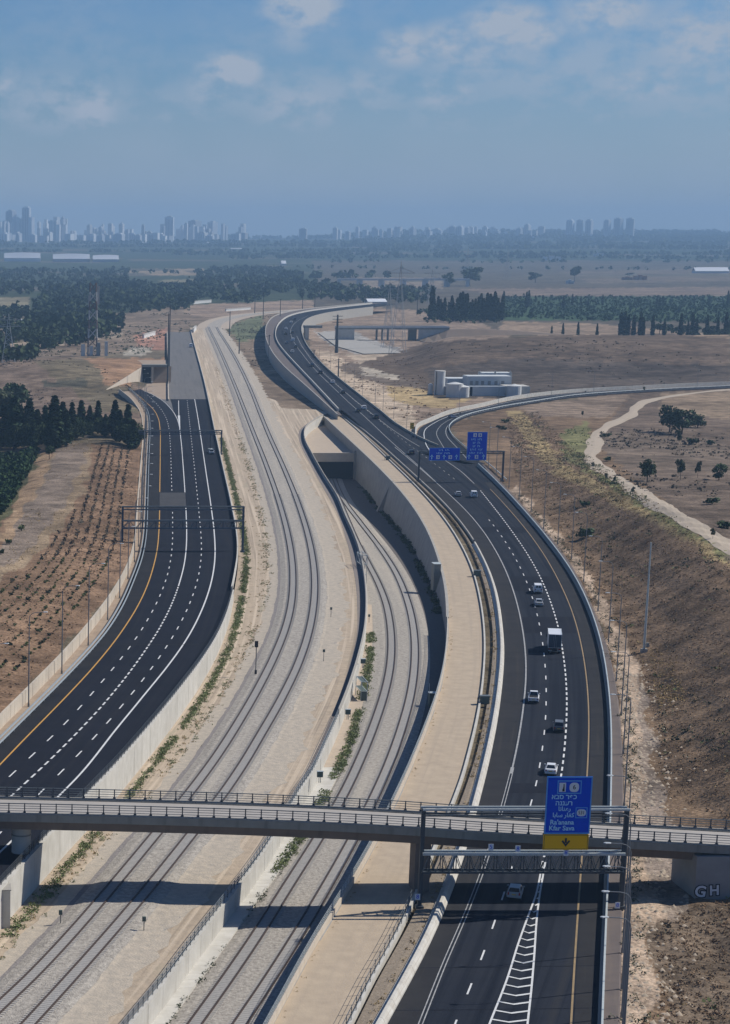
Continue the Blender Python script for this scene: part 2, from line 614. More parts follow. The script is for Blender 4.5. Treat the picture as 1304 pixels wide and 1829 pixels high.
M['grey_box'] = mat('grey_box', (.26, .28, .27), .7)
M['green_box'] = mat('green_box', (.09, .12, .105), .7)
M['cover'] = mat('cover', (.22, .19, .17), .9, col2=(.15, .13, .12), nscale=1)
M['graffiti'] = mat('graffiti', (.70, .72, .74), .7)
M['rust_red'] = mat('rust_red', (.30, .11, .07), .8)
M['sand_tan'] = mat('sand_tan', (.50, .40, .285), .97, col2=(.37, .295, .215), nscale=.4, detail=9, namt=.5, streak=[((.37, .30, .225), 1.0, .01, .5, .7, .6)], bump=(4, .03))
M['deck_pale'] = mat('deck_pale', (.40, .37, .335), .95, col2=(.32, .295, .27), nscale=.4)
M['steel_mid'] = mat('steel_mid', (.17, .19, .195), .55, metal=.2, col2=(.12, .14, .145), nscale=2)
M['steel_mesh'] = mat('steel_mesh', (.07, .085, .10), .7, metal=.1)
M['gantry_blue'] = mat('gantry_blue', (.055, .080, .115), .6, metal=.1)
M['concrete_pale'] = mat('concrete_pale', (.62, .64, .63), .9, col2=(.48, .50, .50), nscale=.15, detail=5)
M['earth_brown'] = mat('earth_brown', (.20, .148, .11), .97, col2=(.15, .115, .085), nscale=.08, detail=7)
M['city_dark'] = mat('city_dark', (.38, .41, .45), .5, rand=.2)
M['ruin_red'] = mat('ruin_red', (.36, .21, .13), .9)
M['lorry_rear_shade'] = mat('lorry_rear_shade', (.045, .065, .09), .5)  # shade on the lorry's back put into the door colour
M['asphalt_edge'] = mat('asphalt_edge', (.025, .0255, .029), .94, spec=.08, col2=(.038, .037, .038), nscale=.2, streak=[((.06, .053, .047), 1.2, .02, .58, .75, .6)])
M['asphalt_edge2'] = mat('asphalt_edge2', (.0165, .018, .0225), .95, spec=.08, col2=(.032, .031, .032), nscale=.2)
M['steel_hazed'] = mat('steel_hazed', (.34, .36, .37), .6)  # pylon steel lightened, distance haze painted into its colour
M['asphalt_patch'] = mat('asphalt_patch', (.055, .055, .058), .95, spec=.08, col2=(.075, .073, .073), nscale=.3)
M['mast_brown'] = mat('mast_brown', (.17, .13, .12), .8)
M['mast_grey'] = mat('mast_grey', (.42, .42, .42), .7)

# ------------------------------------------------------------------ traced ground lines (photo pixels)
YEL = Curve([(0, 1366), (45, 1321), (89.7, 1274.4), (124.2, 1240), (162.2, 1200), (193.2, 1162), (220.8, 1126), (248.4, 1083), (265.7, 1045), (276, 1007), (282.3, 979), (284.7, 948), (285.4, 873), (286, 799), (287.2, 768), (284, 746), (276, 733), (267.5, 724), (252, 711), (237, 698)], zL)
LD1 = Curve([(35.5, 1370), (71.8, 1337), (106, 1304), (136.3, 1273), (185.6, 1218), (224.3, 1169), (255, 1125), (277, 1086), (292.3, 1051), (303.7, 1017), (309, 976), (308.5, 940), (305.8, 853.5), (304.3, 788), (302, 761.6), (297, 744), (287, 729), (274, 715.6), (262, 704)], zL)
LMID = Curve([(23.5, 1419), (59.4, 1387), (101, 1348), (147, 1301), (186.3, 1259), (225.7, 1213), (261.2, 1162), (289.9, 1117.4), (308.8, 1079.4), (322.6, 1038), (331.5, 1003.5), (334.3, 969), (332.8, 920), (331, 890.6), (327, 831.6), (323.3, 785.6), (320, 755), (315.6, 746), (306.9, 731), (293.8, 716.7), (276, 705.8), (256.6, 698)], zL)
LD2 = Curve([(77.3, 1411), (117.3, 1371.7), (152.9, 1337), (211, 1272.7), (257, 1216.8), (291.6, 1167), (318.5, 1123.6), (338, 1084.6), (350.6, 1048), (358.2, 1016.6), (360.4, 986), (360, 959), (355.4, 922), (349.5, 857.8), (343, 798.8), (338, 755), (334.2, 713.5)], zL)
LSOL = Curve([(20.7, 1502.5), (114, 1414.5), (151.8, 1380), (207, 1302), (255.3, 1248.5), (300.2, 1193), (331.3, 1148.4), (355.4, 1107), (372.7, 1062), (381.3, 1027.7), (385.6, 993), (384, 955), (376.5, 905), (368, 846.9), (359.4, 790), (352.8, 741.9), (348, 714.5)], zL)
LEDGE2 = Curve([(320, 757), (319.5, 740), (319, 715.5)], zL)
GRAIL = Curve([(0, 1333), (57.5, 1278), (119.6, 1218), (165.6, 1165), (200, 1124), (223, 1084.6), (241.5, 1038), (257, 996.6), (262.3, 965.6), (264.5, 901.6), (264.5, 864), (266.4, 810), (269, 766), (267.5, 744), (262, 728.8), (252, 715.6), (240, 702), (226, 691)], zL)
WTOP = Curve([(0, 1276), (69, 1212), (119, 1162), (172.5, 1096.7), (207, 1052), (232, 1004), (241.5, 969), (244, 920.7), (246.5, 890), (250, 842.5), (254.4, 798.8), (256.5, 766), (254.4, 742), (246.7, 726.6), (232, 708), (215, 696)], zL, 2.3)
REDGE = Curve([(67, 1511), (110, 1466), (169, 1405), (200, 1374), (246, 1322), (287.4, 1272), (319.6, 1233), (361, 1181), (388.6, 1135), (404.7, 1095), (412, 1065), (420, 1027.7), (426, 993), (424.5, 960), (413, 904), (399.5, 849), (387.5, 790), (381, 761.6), (373, 722), (365.5, 685), (355.5, 650), (346.5, 619), (341, 593)], zL)
UNF_L = Curve([(320, 757), (318, 748), (311, 730), (305.8, 715.6), (302, 660), (299, 593)], zL)

RA1 = Curve([(0, 1792), (44.9, 1752.7), (124.2, 1673), (207, 1573), (276, 1490), (342.6, 1409), (384, 1351.5), (425.3, 1287), (459.8, 1227), (487.4, 1172), (508, 1121), (515.7, 1083), (519.2, 1044.5), (518, 1005.4), (511, 959.4), (495, 899.6), (472, 837.5), (451.8, 780), (437.8, 748), (415.7, 689), (399, 648.6), (384.4, 613.6), (374.3, 593.4), (371, 585)])
RB2 = Curve([(72.5, 1827), (138, 1759.6), (224.3, 1659.5), (289.9, 1580), (358.9, 1490), (417, 1415), (446, 1367.6), (475.9, 1314.6), (512.7, 1254.8), (542.6, 1190.4), (561, 1133), (568, 1083), (569, 1044.5), (566.3, 1005.4), (556, 959.4), (536.4, 899.6), (508.8, 837.5), (482.6, 780), (470, 748), (447, 692.8), (426.8, 650), (406.5, 615.5), (392.7, 595), (388, 585)])
TB_R = Curve([(528.8, 1411), (556.4, 1358), (584, 1298.5), (607, 1241), (625.4, 1183.5), (637, 1133), (638, 1080), (635.3, 1044.5), (628.4, 1005.4), (617, 959.4), (600.8, 913.4), (580, 876.6), (554.8, 830.6), (534, 784.6)])
MWALL = Curve([(234.6, 1825), (293.3, 1752.6), (345, 1683.6), (407, 1604), (450, 1549), (485.6, 1497), (535.7, 1411), (558.7, 1376.7), (577, 1337.6), (602.4, 1282), (623, 1229.5), (639, 1179), (650.7, 1126), (653.5, 1080), (651.5, 1044.5), (646.8, 1012), (640, 982.4), (630.7, 957), (617, 927), (600.8, 888), (577.8, 851), (554.8, 810), (545, 790), (544.5, 769), (558.4, 754.6), (577, 744.3)], smooth=False)
LEDGE_R = Curve([(300, 1828.6), (345, 1763), (390, 1711), (431, 1649), (454.5, 1614.6), (499, 1556), (530, 1518), (590, 1420), (622, 1350), (641, 1290), (655, 1230), (664, 1180), (667, 1130), (664, 1080)], zR, .35)

SC1 = Curve([(340, 1828.6), (396.8, 1752.7), (450, 1680), (506, 1583.6), (565, 1501), (613.8, 1413.6), (643.7, 1344.5), (666.7, 1287), (682.8, 1236.4), (692, 1195), (694.3, 1156), (692, 1114.5), (685, 1080), (672, 1044.5), (653.8, 1012), (634, 975), (618, 935), (600, 890), (588, 858), (578, 836)], zR)
SD2 = Curve([(447.6, 1825), (496, 1756), (547.7, 1673), (596, 1587), (644.3, 1504), (686.3, 1413.6), (708, 1360.6), (727.7, 1301), (741.5, 1250), (747.2, 1208.8), (749.5, 1160.5), (745, 1119), (735.7, 1080), (720, 1038), (704.4, 1012), (680, 976), (644.5, 933), (621.5, 904), (607, 876), (599, 852), (595, 836)], zR)
RW_TOP = Curve([(489, 1825), (561.5, 1690.5), (603, 1628), (637.4, 1566), (675, 1507.7), (714, 1418), (728.8, 1386), (747.2, 1342), (765.6, 1294), (781.7, 1250), (791, 1208.8), (797.4, 1172), (800.3, 1120), (798.7, 1067.6), (794, 1040), (787.2, 1010), (775.7, 975.5), (759.6, 938.7), (736.6, 904), (709, 869.7), (674.5, 835), (640, 802), (612.5, 776), (595, 760), (578.5, 744.3)])
TAN_R = Curve([(627, 1825), (668.4, 1742), (696, 1694), (720, 1652.6), (752, 1575), (780, 1505), (816, 1416), (825.4, 1388), (839, 1337.6), (850.7, 1291.6), (857.6, 1250), (863.4, 1204), (865.7, 1160.5), (864, 1121), (858.5, 1077), (848, 1033), (840, 1010), (824, 975.5), (801, 938.7), (768.8, 897), (736.6, 865), (683.7, 814.5), (653.8, 784), (625, 757), (609, 744)])
CH_R = Curve([(640, 1825), (680, 1745), (708, 1694), (735, 1652), (768, 1575), (797, 1505), (837, 1402), (852, 1351.5), (864.5, 1296), (873.7, 1245.6), (881, 1183.5), (881.5, 1142), (881, 1111), (867.7, 1049), (854, 1005.4), (835.5, 964), (810, 927), (778, 895), (745.8, 865), (693, 817), (660, 785)])
RD_L = Curve([(690, 1829), (732, 1755), (768, 1690), (801, 1610), (832, 1530), (860, 1416), (876, 1351.5), (887.6, 1294), (895.6, 1236.4), (900, 1183.5), (900, 1156), (898, 1126), (892, 1080), (886, 1051.5), (870, 1010), (847, 964), (812.5, 922.6), (778, 883.5), (750.4, 861), (709, 823), (676, 791.5), (645, 766), (612, 742)])
SOLL = Curve([(751.3, 1828.6), (792.7, 1725), (834, 1632), (866, 1556), (907.5, 1418.8), (924.9, 1331.8), (935.3, 1269), (940.3, 1213), (939.8, 1171.6), (933.6, 1119), (919.6, 1060), (902, 1015), (883.8, 980), (860.8, 945.6), (835.5, 913.4), (801, 883.5), (759.6, 846), (720.5, 812), (688, 785)])
RDASH = Curve([(816, 1821.7), (842.7, 1759.6), (864.6, 1701), (884.8, 1646), (908, 1575), (930, 1500), (952, 1425), (960.5, 1390.8), (966, 1358), (970.4, 1326), (973.6, 1299), (975.2, 1271.6), (975.8, 1243), (975.6, 1205), (970, 1148), (958.8, 1091), (942.4, 1042), (925, 1005), (902, 966), (875, 930), (845, 897)])
RDENSE = Curve([(963, 1565), (978, 1510), (992, 1445), (1003.6, 1381), (1005.8, 1361), (1009, 1330.7), (1011.3, 1304.4), (1012.6, 1267), (1012.4, 1238.8), (1010.6, 1206), (1006.9, 1173), (999, 1127), (993.8, 1107.5), (985, 1079), (974, 1050.6), (961, 1022), (939, 984.7), (904.6, 936.4), (881.5, 906.5), (858.5, 876.6)])
GORE_A = Curve([(874.4, 1829), (905.7, 1749), (926.6, 1683), (942.3, 1639.4), (958, 1596), (966, 1558)])
GORE_B = Curve([(942.3, 1829), (949.2, 1766.5), (954.5, 1704), (958.5, 1644.6), (964, 1599), (971, 1558)])
RYEL = Curve([(1020, 1829), (1025.8, 1728), (1032.8, 1616.8), (1038, 1554), (1044, 1470), (1048.5, 1385), (1051, 1343.8), (1052.4, 1293.5), (1051, 1249.7), (1047.4, 1206), (1040.8, 1162), (1031, 1120.6), (1020, 1085.6), (1002.5, 1046), (987, 1017), (971.9, 990.5), (947.5, 955.7), (912.7, 915), (881.5, 880), (851.6, 850)])
RBAR = Curve([(1074.6, 1829), (1078, 1728), (1081.5, 1644.6), (1085, 1575), (1089, 1480), (1090.5, 1418), (1091.7, 1340), (1091, 1290), (1088, 1240), (1079, 1173), (1068, 1129.4), (1055, 1090), (1037.5, 1050.6), (1020, 1020), (999.7, 990.5), (965, 947), (939, 917), (904.6, 879), (879, 853), (854, 829)], z0, .8)
PATH_R = Curve([(1104, 1829), (1107.7, 1658.6), (1111, 1449.6), (1112, 1413.8), (1109.7, 1326), (1105, 1271.6), (1096.6, 1206), (1085.6, 1162), (1070, 1114), (1048, 1062), (1025, 1018), (1003, 984), (970, 944), (943, 915), (908, 876), (882, 848), (858, 824)])

# the highway beyond the ramp, climbing on to its embankment
H_L = Curve([(612, 742), (586, 716), (560, 688), (538, 664), (503.5, 631), (492, 610), (490.4, 592), (498, 577), (515, 564), (545, 556), (600, 550.5), (665, 543)], zH)
H_W = Curve([(603, 742), (586, 727), (560, 703), (538, 684), (510, 660), (489.7, 639), (476, 615), (473, 593), (476, 577), (490, 563), (520, 553.5), (600, 547.5), (665, 541)], zH)
H_R = Curve([(858, 826), (740, 786), (710.6, 761.5), (676, 734), (641.5, 708), (607, 682), (572.5, 653), (550, 627), (537, 599.4), (537, 582), (546, 569), (575, 560), (620, 555), (666, 549)], zH)

# ------------------------------------------------------------------ terrain
_xl = WTOP
YW1 = WTOP.Y[-1]
UNFX = UNF_L


def XL(Y):
    Y = np.asarray(Y, float)
    return np.where(Y < YW1, WTOP.X(Y), np.minimum(UNF_L.X(np.minimum(Y, UNF_L.Y[-1])), 1e9))


def XR(Y):
    Y = np.asarray(Y, float)
    return PATH_R.X(np.minimum(Y, PATH_R.Y[-1])) + 0 * Y


def zwt(Y):
    return zL(Y) + 2.3


def far_rise(X, Y):
    e = 46 * ss((Y - 4500) / 7200)
    ang = X / np.maximum(Y, 1.0)
    e = e + 34 * ss((Y - 9500) / 4500) * ss((ang - .15) / .06) + 8 * ss((Y - 11800) / 2500)
    return e


HILL = P(1120, 640, 0)


def hterr(X, Y):
    X, Y = np.asarray(X, float), np.asarray(Y, float)
    xl, xr = XL(Y), XR(Y)
    dl, dr = xl - X, X - xr
    fl = 1 - ss((Y - 1000) / 140)
    hump = 1.6 * ss(dl / 14) - 5.0 * ss((dl - 26) / 26) * ss((Y - 560) / 120)
    left = (zwt(Y) - .12 + hump) * fl - .3 * (1 - fl)
    A = 10.0 * (1 - ss((Y - 520) / 380)) - .0
    A = np.where(Y < 300, 10 - 2.5 * ss((300 - Y) / 60), A)
    d0 = 4.0 + 6 * ss((330 - Y) / 60)
    right = -.12 + A * ss((dr - d0) / 27.0) + (.25 * np.sin(X * .9 + Y * .13) * np.sin(Y * .21) * ss(dr / 6)) * (Y < 700)
    h = np.where(dl > 0, left, np.where(dr > 0, right, -.5))
    # the cutting of the lower railway
    m1 = MWALL.X(np.clip(Y, MWALL.Y[0] - 60, MWALL.Y[-1]))
    m2 = RW_TOP.X(np.clip(Y, RW_TOP.Y[0] - 60, RW_TOP.Y[-1]))
    cut = (X > m1 + .1) & (X < m2 + .6) & (Y < PIT_END)
    h = np.where(cut, -22.0, h)
    # hills
    u = (X - HILL[0]) / 215.0
    hill = 14.0 * ss((Y - 1235) / 240) * (1 - ss((Y - 1540) / 150)) * np.exp(-np.clip(u, -9, 9) ** 2 * np.where(u > 0, .5, 1.35))
    hill = hill * (1 + .12 * np.sin(X * .021 + 1.0))
    lh = P(110, 690, 0)
    ul = (X - lh[0]) / 62.0
    hill2 = 6.0 * np.exp(-ul ** 2 * 1.2) * ss((Y - 1130) / 130) * (1 - ss((Y - 1330) / 160))
    wav = .5 * np.sin(X * .013 + Y * .004) + .4 * np.sin(Y * .011 - X * .006)
    ang = (X / np.maximum(Y, 1) * FPX + PPX)
    corr = ss((ang - 220) / 60) * (1 - ss((ang - 690) / 110)) * (1 - ss((Y - 2600) / 500))
    h = h + (hill + hill2) * (1 - corr)
    h = h + np.where((Y > 1300), wav * ss((Y - 1300) / 500) * 1.5 * (1 - corr), 0) + far_rise(X, Y)
    return h


PIT_END = P(0, 745, 0)[1]


def hz(x, y):
    return float(hterr(np.array([x]), np.array([y]))[0])


def G(px, py, n=40):
    """where the photo ray meets the terrain"""
    z = 0.0
    for _ in range(n):
        p = P(px, py, z)
        z = z + .5 * (hz(p[0], p[1]) - z)
    p = P(px, py, z)
    p[2] = hz(p[0], p[1])
    return p


def inpoly(px, py, poly):
    poly = np.asarray(poly, float)
    r = np.zeros(np.shape(px), bool)
    j = len(poly) - 1
    for i in range(len(poly)):
        xi, yi = poly[i]
        xj, yj = poly[j]
        c = ((yi > py) != (yj > py)) & (px < (xj - xi) * (py - yi) / (yj - yi + 1e-12) + xi)
        r ^= c
        j = i
    return r


# ground cover: outlines traced on the ground, with the colour of what grows or lies there
ZONES = [
    # far land
    ([(-900, 300), (2600, 300), (2600, 470), (-900, 470)], (.045, .060, .036)),
    ([(-900, 470), (560, 462), (560, 560), (-900, 580)], (.050, .064, .036)),
    ([(-900, 580), (330, 556), (330, 640), (-900, 660)], (.155, .125, .085)),
    ([(560, 466), (2600, 466), (2600, 600), (560, 600)], (.105, .090, .068)),
    ([(230, 480), (365, 480), (365, 492), (230, 492)], (.26, .20, .13)),
    ([(-60, 533), (52, 530), (52, 558), (-60, 560)], (.22, .19, .12)),
    ([(285, 500), (350, 498), (350, 512), (285, 512)], (.20, .18, .11)),
    ([(640, 495), (790, 495), (790, 516), (640, 516)], (.22, .175, .13)),
    ([(820, 516), (1400, 512), (1400, 528), (900, 528)], (.19, .145, .11)),
    ([(1000, 486), (1400, 476), (1400, 500), (1060, 506)], (.15, .12, .09)),
    ([(900, 530), (2600, 524), (2600, 580), (900, 572)], (.045, .075, .036)),
    ([(900, 574), (1060, 578), (1304, 598), (1304, 606), (1000, 604), (890, 590)], (.26, .19, .13)),
    ([(200, 560), (340, 545), (470, 545), (440, 575), (345, 580), (300, 615), (150, 640), (-100, 640), (-100, 625), (120, 612)], (.205, .155, .11)),
    ([(330, 545), (560, 535), (560, 556), (400, 575), (330, 560)], (.27, .20, .145)),
    # scrub between the railway and the highway
    ([(390, 580), (470, 556), (510, 560), (490, 640), (600, 735), (500, 735), (470, 712), (440, 660), (410, 610)], (.20, .150, .105)),
    ([(400, 585), (470, 560), (470, 600), (430, 612)], (.14, .15, .085)),
    ([(490, 575), (520, 555), (540, 560), (500, 600)], (.30, .25, .18)),
    # waste ground right of the highway
    ([(540, 560), (660, 548), (820, 560), (1000, 640), (900, 716), (745, 790), (690, 740), (560, 640)], (.27, .20, .145)),
    ([(560, 625), (600, 632), (640, 668), (700, 700), (735, 715), (745, 770), (735, 785), (690, 742), (600, 672)], (.44, .345, .25)),
    ([(690, 690), (760, 690), (860, 706), (800, 730), (750, 728), (700, 714)], (.36, .265, .14)),
    ([(600, 655), (650, 640), (740, 650), (800, 680), (800, 700), (690, 686), (640, 676)], (.155, .12, .09)),
    ([(560, 592), (630, 592), (680, 612), (740, 630), (640, 632), (590, 616)], (.33, .31, .28)),
    ([(645, 655), (700, 664), (720, 680), (650, 672)], (.42, .36, .28)),
    ([(618, 632), (760, 628), (760, 640), (640, 650)], (.38, .30, .22)),
    # hills right
    ([(640, 650), (760, 612), (1000, 598), (1200, 596), (1700, 640), (1700, 690), (950, 712), (780, 712), (740, 680)], (.125, .092, .066)),
    ([(760, 660), (900, 640), (1700, 665), (1700, 692), (950, 712), (780, 712)], (.088, .070, .056)),
    ([(1130, 690), (1900, 685), (1900, 1400), (1304, 990), (1100, 850), (1060, 800)], (.145, .108, .080)),
    ([(1180, 700), (1900, 690), (1900, 780), (1180, 740)], (.25, .185, .125)),
    ([(1075, 770), (1180, 770), (1260, 790), (1900, 840), (1900, 900), (1090, 830)], (.165, .125, .092)),
    # slope right of the road
    ([(800, 760), (900, 728), (1130, 700), (1060, 790), (1304, 1000), (1900, 1300), (1900, 2300), (1090, 2300), (1112, 1413), (1070, 1114), (908, 876)], (.180, .122, .076)),
    ([(915, 726), (1130, 700), (1090, 745), (960, 745)], (.215, .160, .115)),
    ([(905, 735), (935, 735), (985, 800), (1010, 830), (1304, 985), (1304, 1012), (1160, 930), (1000, 850), (960, 815)], (.30, .225, .115)),
    ([(1000, 775), (1048, 752), (1060, 790), (1050, 812), (1110, 860), (1200, 925), (1304, 985), (1304, 1000), (1180, 930), (1080, 862), (1010, 822)], (.175, .165, .075)),
    ([(905, 872), (935, 900), (1000, 978), (1050, 1050), (1088, 1150), (1100, 1215), (1108, 1290), (1112, 1413), (1108, 1660), (1105, 2000), (1150, 2000), (1160, 1800), (1165, 1650), (1245, 1640), (1245, 1500), (1180, 1440), (1160, 1300), (1140, 1190), (1090, 1090), (1040, 1010), (980, 935), (920, 868)], (.40, .30, .215)),
    ([(1140, 1190), (1160, 1300), (1180, 1440), (1245, 1500), (1245, 1640), (1175, 1640), (1150, 1440), (1140, 1300)], (.26, .205, .16)),
    ([(1165, 1648), (1245, 1625), (1900, 1580), (1900, 2300), (1172, 2300), (1178, 1800)], (.150, .112, .078)),
    # left bank with planted shrubs, grass strip and grove
    ([(-700, 800), (20, 800), (90, 790), (250, 760), (262, 800), (240, 1010), (0, 1290), (-700, 1900)], (.195, .125, .078)),
    ([(-300, 1062), (0, 1040), (80, 980), (150, 880), (165, 790), (110, 785), (70, 850), (40, 930), (0, 1000), (-300, 1020)], (.245, .18, .115)),
    ([(-300, 1010), (0, 980), (40, 920), (85, 845), (110, 790), (155, 780), (150, 830), (120, 890), (80, 950), (20, 1010), (-300, 1050)], (.20, .155, .118)),
    ([(-300, 960), (0, 950), (30, 890), (60, 830), (75, 800), (90, 800), (85, 840), (50, 900), (20, 965), (-300, 1000)], (.30, .205, .125)),
    ([(-500, 800), (70, 802), (68, 830), (30, 890), (0, 940), (-500, 1100)], (.10, .095, .05)),
    ([(-300, 755), (120, 755), (250, 770), (250, 800), (110, 790), (60, 806), (-300, 810)], (.13, .105, .07)),
    ([(-300, 640), (60, 640), (150, 640), (270, 700), (262, 745), (240, 760), (-300, 750)], (.185, .135, .098)),
    ([(60, 645), (150, 640), (235, 690), (262, 740), (180, 735), (120, 690)], (.155, .125, .080)),
    ([(150, 640), (300, 640), (298, 662), (254, 664), (230, 690), (190, 690), (175, 655)], (.30, .185, .11)),
    ([(236, 600), (300, 585), (300, 625), (250, 625)], (.36, .20, .14)),
    ([(232, 620), (275, 618), (262, 634), (220, 636)], (.34, .30, .24)),
    ([(70, 682), (150, 676), (155, 690), (80, 694)], (.085, .078, .055)),
    ([(-100, 622), (60, 610), (220, 590), (220, 600), (60, 622), (-100, 634)], (.34, .27, .20)),
]


def build_terrain():
    Ys = [-3000, -400, 60, 150, 190]
    y = 203.0
    while y < 15600:
        Ys.append(y)
        y *= 1.0082 if y < 1500 else 1.012
    Ys.append(15900)
    Ys = np.array(Ys)
    pxs = np.concatenate([np.linspace(-700, -60, 40)[:-1], np.linspace(-60, 1364, 420), np.linspace(1364, 2000, 40)[1:]])
    nx = len(pxs) + 2
    XX = np.zeros((len(Ys), nx))
    for i, Y in enumerate(Ys):
        zc = max(Y, 120.0) * CT + CAMH * ST
        XX[i, 1:-1] = (pxs - PPX) / FPX * zc
        XX[i, 0], XX[i, -1] = -6800.0, 9800.0
    YY = np.repeat(Ys[:, None], nx, 1)
    Z = hterr(XX, YY)
    Z[:, 0] = Z[:, 1]
    Z[:, -1] = Z[:, -2]
    Z[:5] = Z[5]
    px, py = proj(XX, YY, np.maximum(Z, -.5))
    sc = 1 + 3.5 * np.clip((py - 520) / 700, 0, 2)
    jx = px + sc * (1.6 * np.sin(XX * .31 + YY * .11) + 1.3 * np.sin(XX * .83 - YY * .05 + 2))
    jy = py + .5 * sc * (1.2 * np.sin(YY * .07 + XX * .23) + 1.0 * np.sin(XX * .61 + 1))
    C = np.zeros((*XX.shape, 4), np.float32)
    C[..., :3] = (.13, .105, .07)
    C[..., 3] = 1
    for poly, col in ZONES:
        C[inpoly(jx, jy, poly), :3] = col
    # strips of fields far away
    far = (py < 520) & (py > 424)
    fld = np.sin(YY * .0061 + np.floor(XX / 260) * 1.7) * np.sin(YY * .0023 + np.floor(XX / 420) * 2.1)
    C[..., :3] = np.where((far & (fld > .55))[..., None], np.array([.115, .10, .072]), C[..., :3])
    n0, n1 = XX.shape
    idx = np.arange(n0 * n1).reshape(n0, n1)
    quads = np.stack([idx[:-1, :-1], idx[:-1, 1:], idx[1:, 1:], idx[1:, :-1]], -1).reshape(-1, 4)
    me = bpy.data.meshes.new('ground')
    me.vertices.add(n0 * n1)
    me.vertices.foreach_set('co', np.stack([XX, YY, Z], -1).astype(np.float32).ravel())
    me.loops.add(len(quads) * 4)
    me.loops.foreach_set('vertex_index', quads.ravel().astype(np.int32))
    me.polygons.add(len(quads))
    me.polygons.foreach_set('loop_start', np.arange(0, len(quads) * 4, 4, dtype=np.int32))
    me.polygons.foreach_set('loop_total', np.full(len(quads), 4, dtype=np.int32))
    me.polygons.foreach_set('use_smooth', np.ones(len(quads), dtype=bool))
    at = me.color_attributes.new('cover', 'FLOAT_COLOR', 'POINT')
    at.data.foreach_set('color', C.ravel())
    me.update()
    me.validate()
    m = bpy.data.materials.new('ground')
    m.use_nodes = True
    N, L = m.node_tree.nodes, m.node_tree.links
    b = N['Principled BSDF']
    b.inputs['Roughness'].default_value = 1.0
    b.inputs['Specular IOR Level'].default_value = .05
    a = N.new('ShaderNodeAttribute')
    a.attribute_name = 'cover'
    g = N.new('ShaderNodeNewGeometry')
    fac = None
    for sc_, lo, hi, amt in ((1.6, .32, .68, .45), (.12, .35, .65, .34), (.015, .35, .65, .35)):
        n = N.new('ShaderNodeTexNoise')
        n.inputs['Scale'].default_value = sc_
        n.inputs['Detail'].default_value = 6
        n.inputs['Roughness'].default_value = .68
        L.new(g.outputs['Position'], n.inputs['Vector'])
        r = N.new('ShaderNodeMapRange')
        L.new(n.outputs[0], r.inputs[0])
        r.inputs[1].default_value, r.inputs[2].default_value = lo, hi
        r.inputs[3].default_value, r.inputs[4].default_value = 1 - amt, 1 + amt
        if fac is None:
            fac = r.outputs[0]
        else:
            q = N.new('ShaderNodeMath')
            q.operation = 'MULTIPLY'
            L.new(fac, q.inputs[0])
            L.new(r.outputs[0], q.inputs[1])
            fac = q.outputs[0]
    mx = N.new('ShaderNodeMix')
    mx.data_type = 'RGBA'
    mx.blend_type = 'MULTIPLY'
    mx.inputs[0].default_value = 1
    L.new(a.outputs['Color'], mx.inputs[6])
    L.new(fac, mx.inputs[7])
    L.new(mx.outputs[2], b.inputs['Base Color'])
    n3 = N.new('ShaderNodeTexNoise')
    n3.inputs['Scale'].default_value = 1.4
    n3.inputs['Detail'].default_value = 4
    L.new(g.outputs['Position'], n3.inputs['Vector'])
    bp = N.new('ShaderNodeBump')
    bp.inputs['Strength'].default_value = 1
    bp.inputs['Distance'].default_value = .3
    L.new(n3.outputs[0], bp.inputs['Height'])
    L.new(bp.outputs[0], b.inputs['Normal'])
    me.materials.append(m)
    o = bpy.data.objects.new('ground', me)
    COL.objects.link(o)
    tag(o, 'dry brown and dark green land reaching to the horizon', None, None, 'structure')


build_terrain()

# haze: one closed box of even air round the camera and everything built
hb = MB().box((1500, 6500, (262 - 28) / 2), (17200, 20000, 262 + 28))
hazeo = hb.build('haze', None)
hm = bpy.data.materials.new('haze')
hm.use_nodes = True
hm.node_tree.nodes.clear()
hv = hm.node_tree.nodes.new('ShaderNodeVolumePrincipled')
hv.inputs['Color'].default_value = (.44, .69, .98, 1)
hv.inputs['Density'].default_value = .000108
hv.inputs['Anisotropy'].default_value = 0.0
ho = hm.node_tree.nodes.new('ShaderNodeOutputMaterial')
hm.node_tree.links.new(hv.outputs[0], ho.inputs['Volume'])
hazeo.data.materials.append(hm)
tag(hazeo, 'thin blue haze over the plain and the far city', 'haze', None, 'stuff')

# ------------------------------------------------------------------ helpers for the corridor
def strip(name, lines, m, label=None, kind='structure', parent=None):
    mb = MB().loft(lines)
    o = mb.build(name, m, parent)
    if parent is None:
        tag(o, label, None, None, kind)
    return o


def widen(a, b, n=6):
    return [a + (b - a) * k / n for k in range(n + 1)]


def line_mark(name, cv, Ya, Yb, w, m, label, dash=None, dz=.04, off=0.0, zf=None):
    mb = MB()
    if dash is None:
        p = cv.at(rows(Ya, Yb, .004, 1.5), off, dz=dz)
        n2 = normals(p)
        a, b = p.copy(), p.copy()
        a[:, :2] -= n2 * w / 2
        b[:, :2] += n2 * w / 2
        mb.loft([a, b])
    else:
        per, ln = dash
        y = Ya
        while y < Yb:
            p = cv.at(np.array([y, y + ln / 2, y + ln]), off, dz=dz)
            n2 = normals(p)
            a, b = p.copy(), p.copy()
            a[:, :2] -= n2 * w / 2
            b[:, :2] += n2 * w / 2
            mb.loft([a, b])
            y += per
    return tag(mb.build(name, m), label, None, None, 'structure')


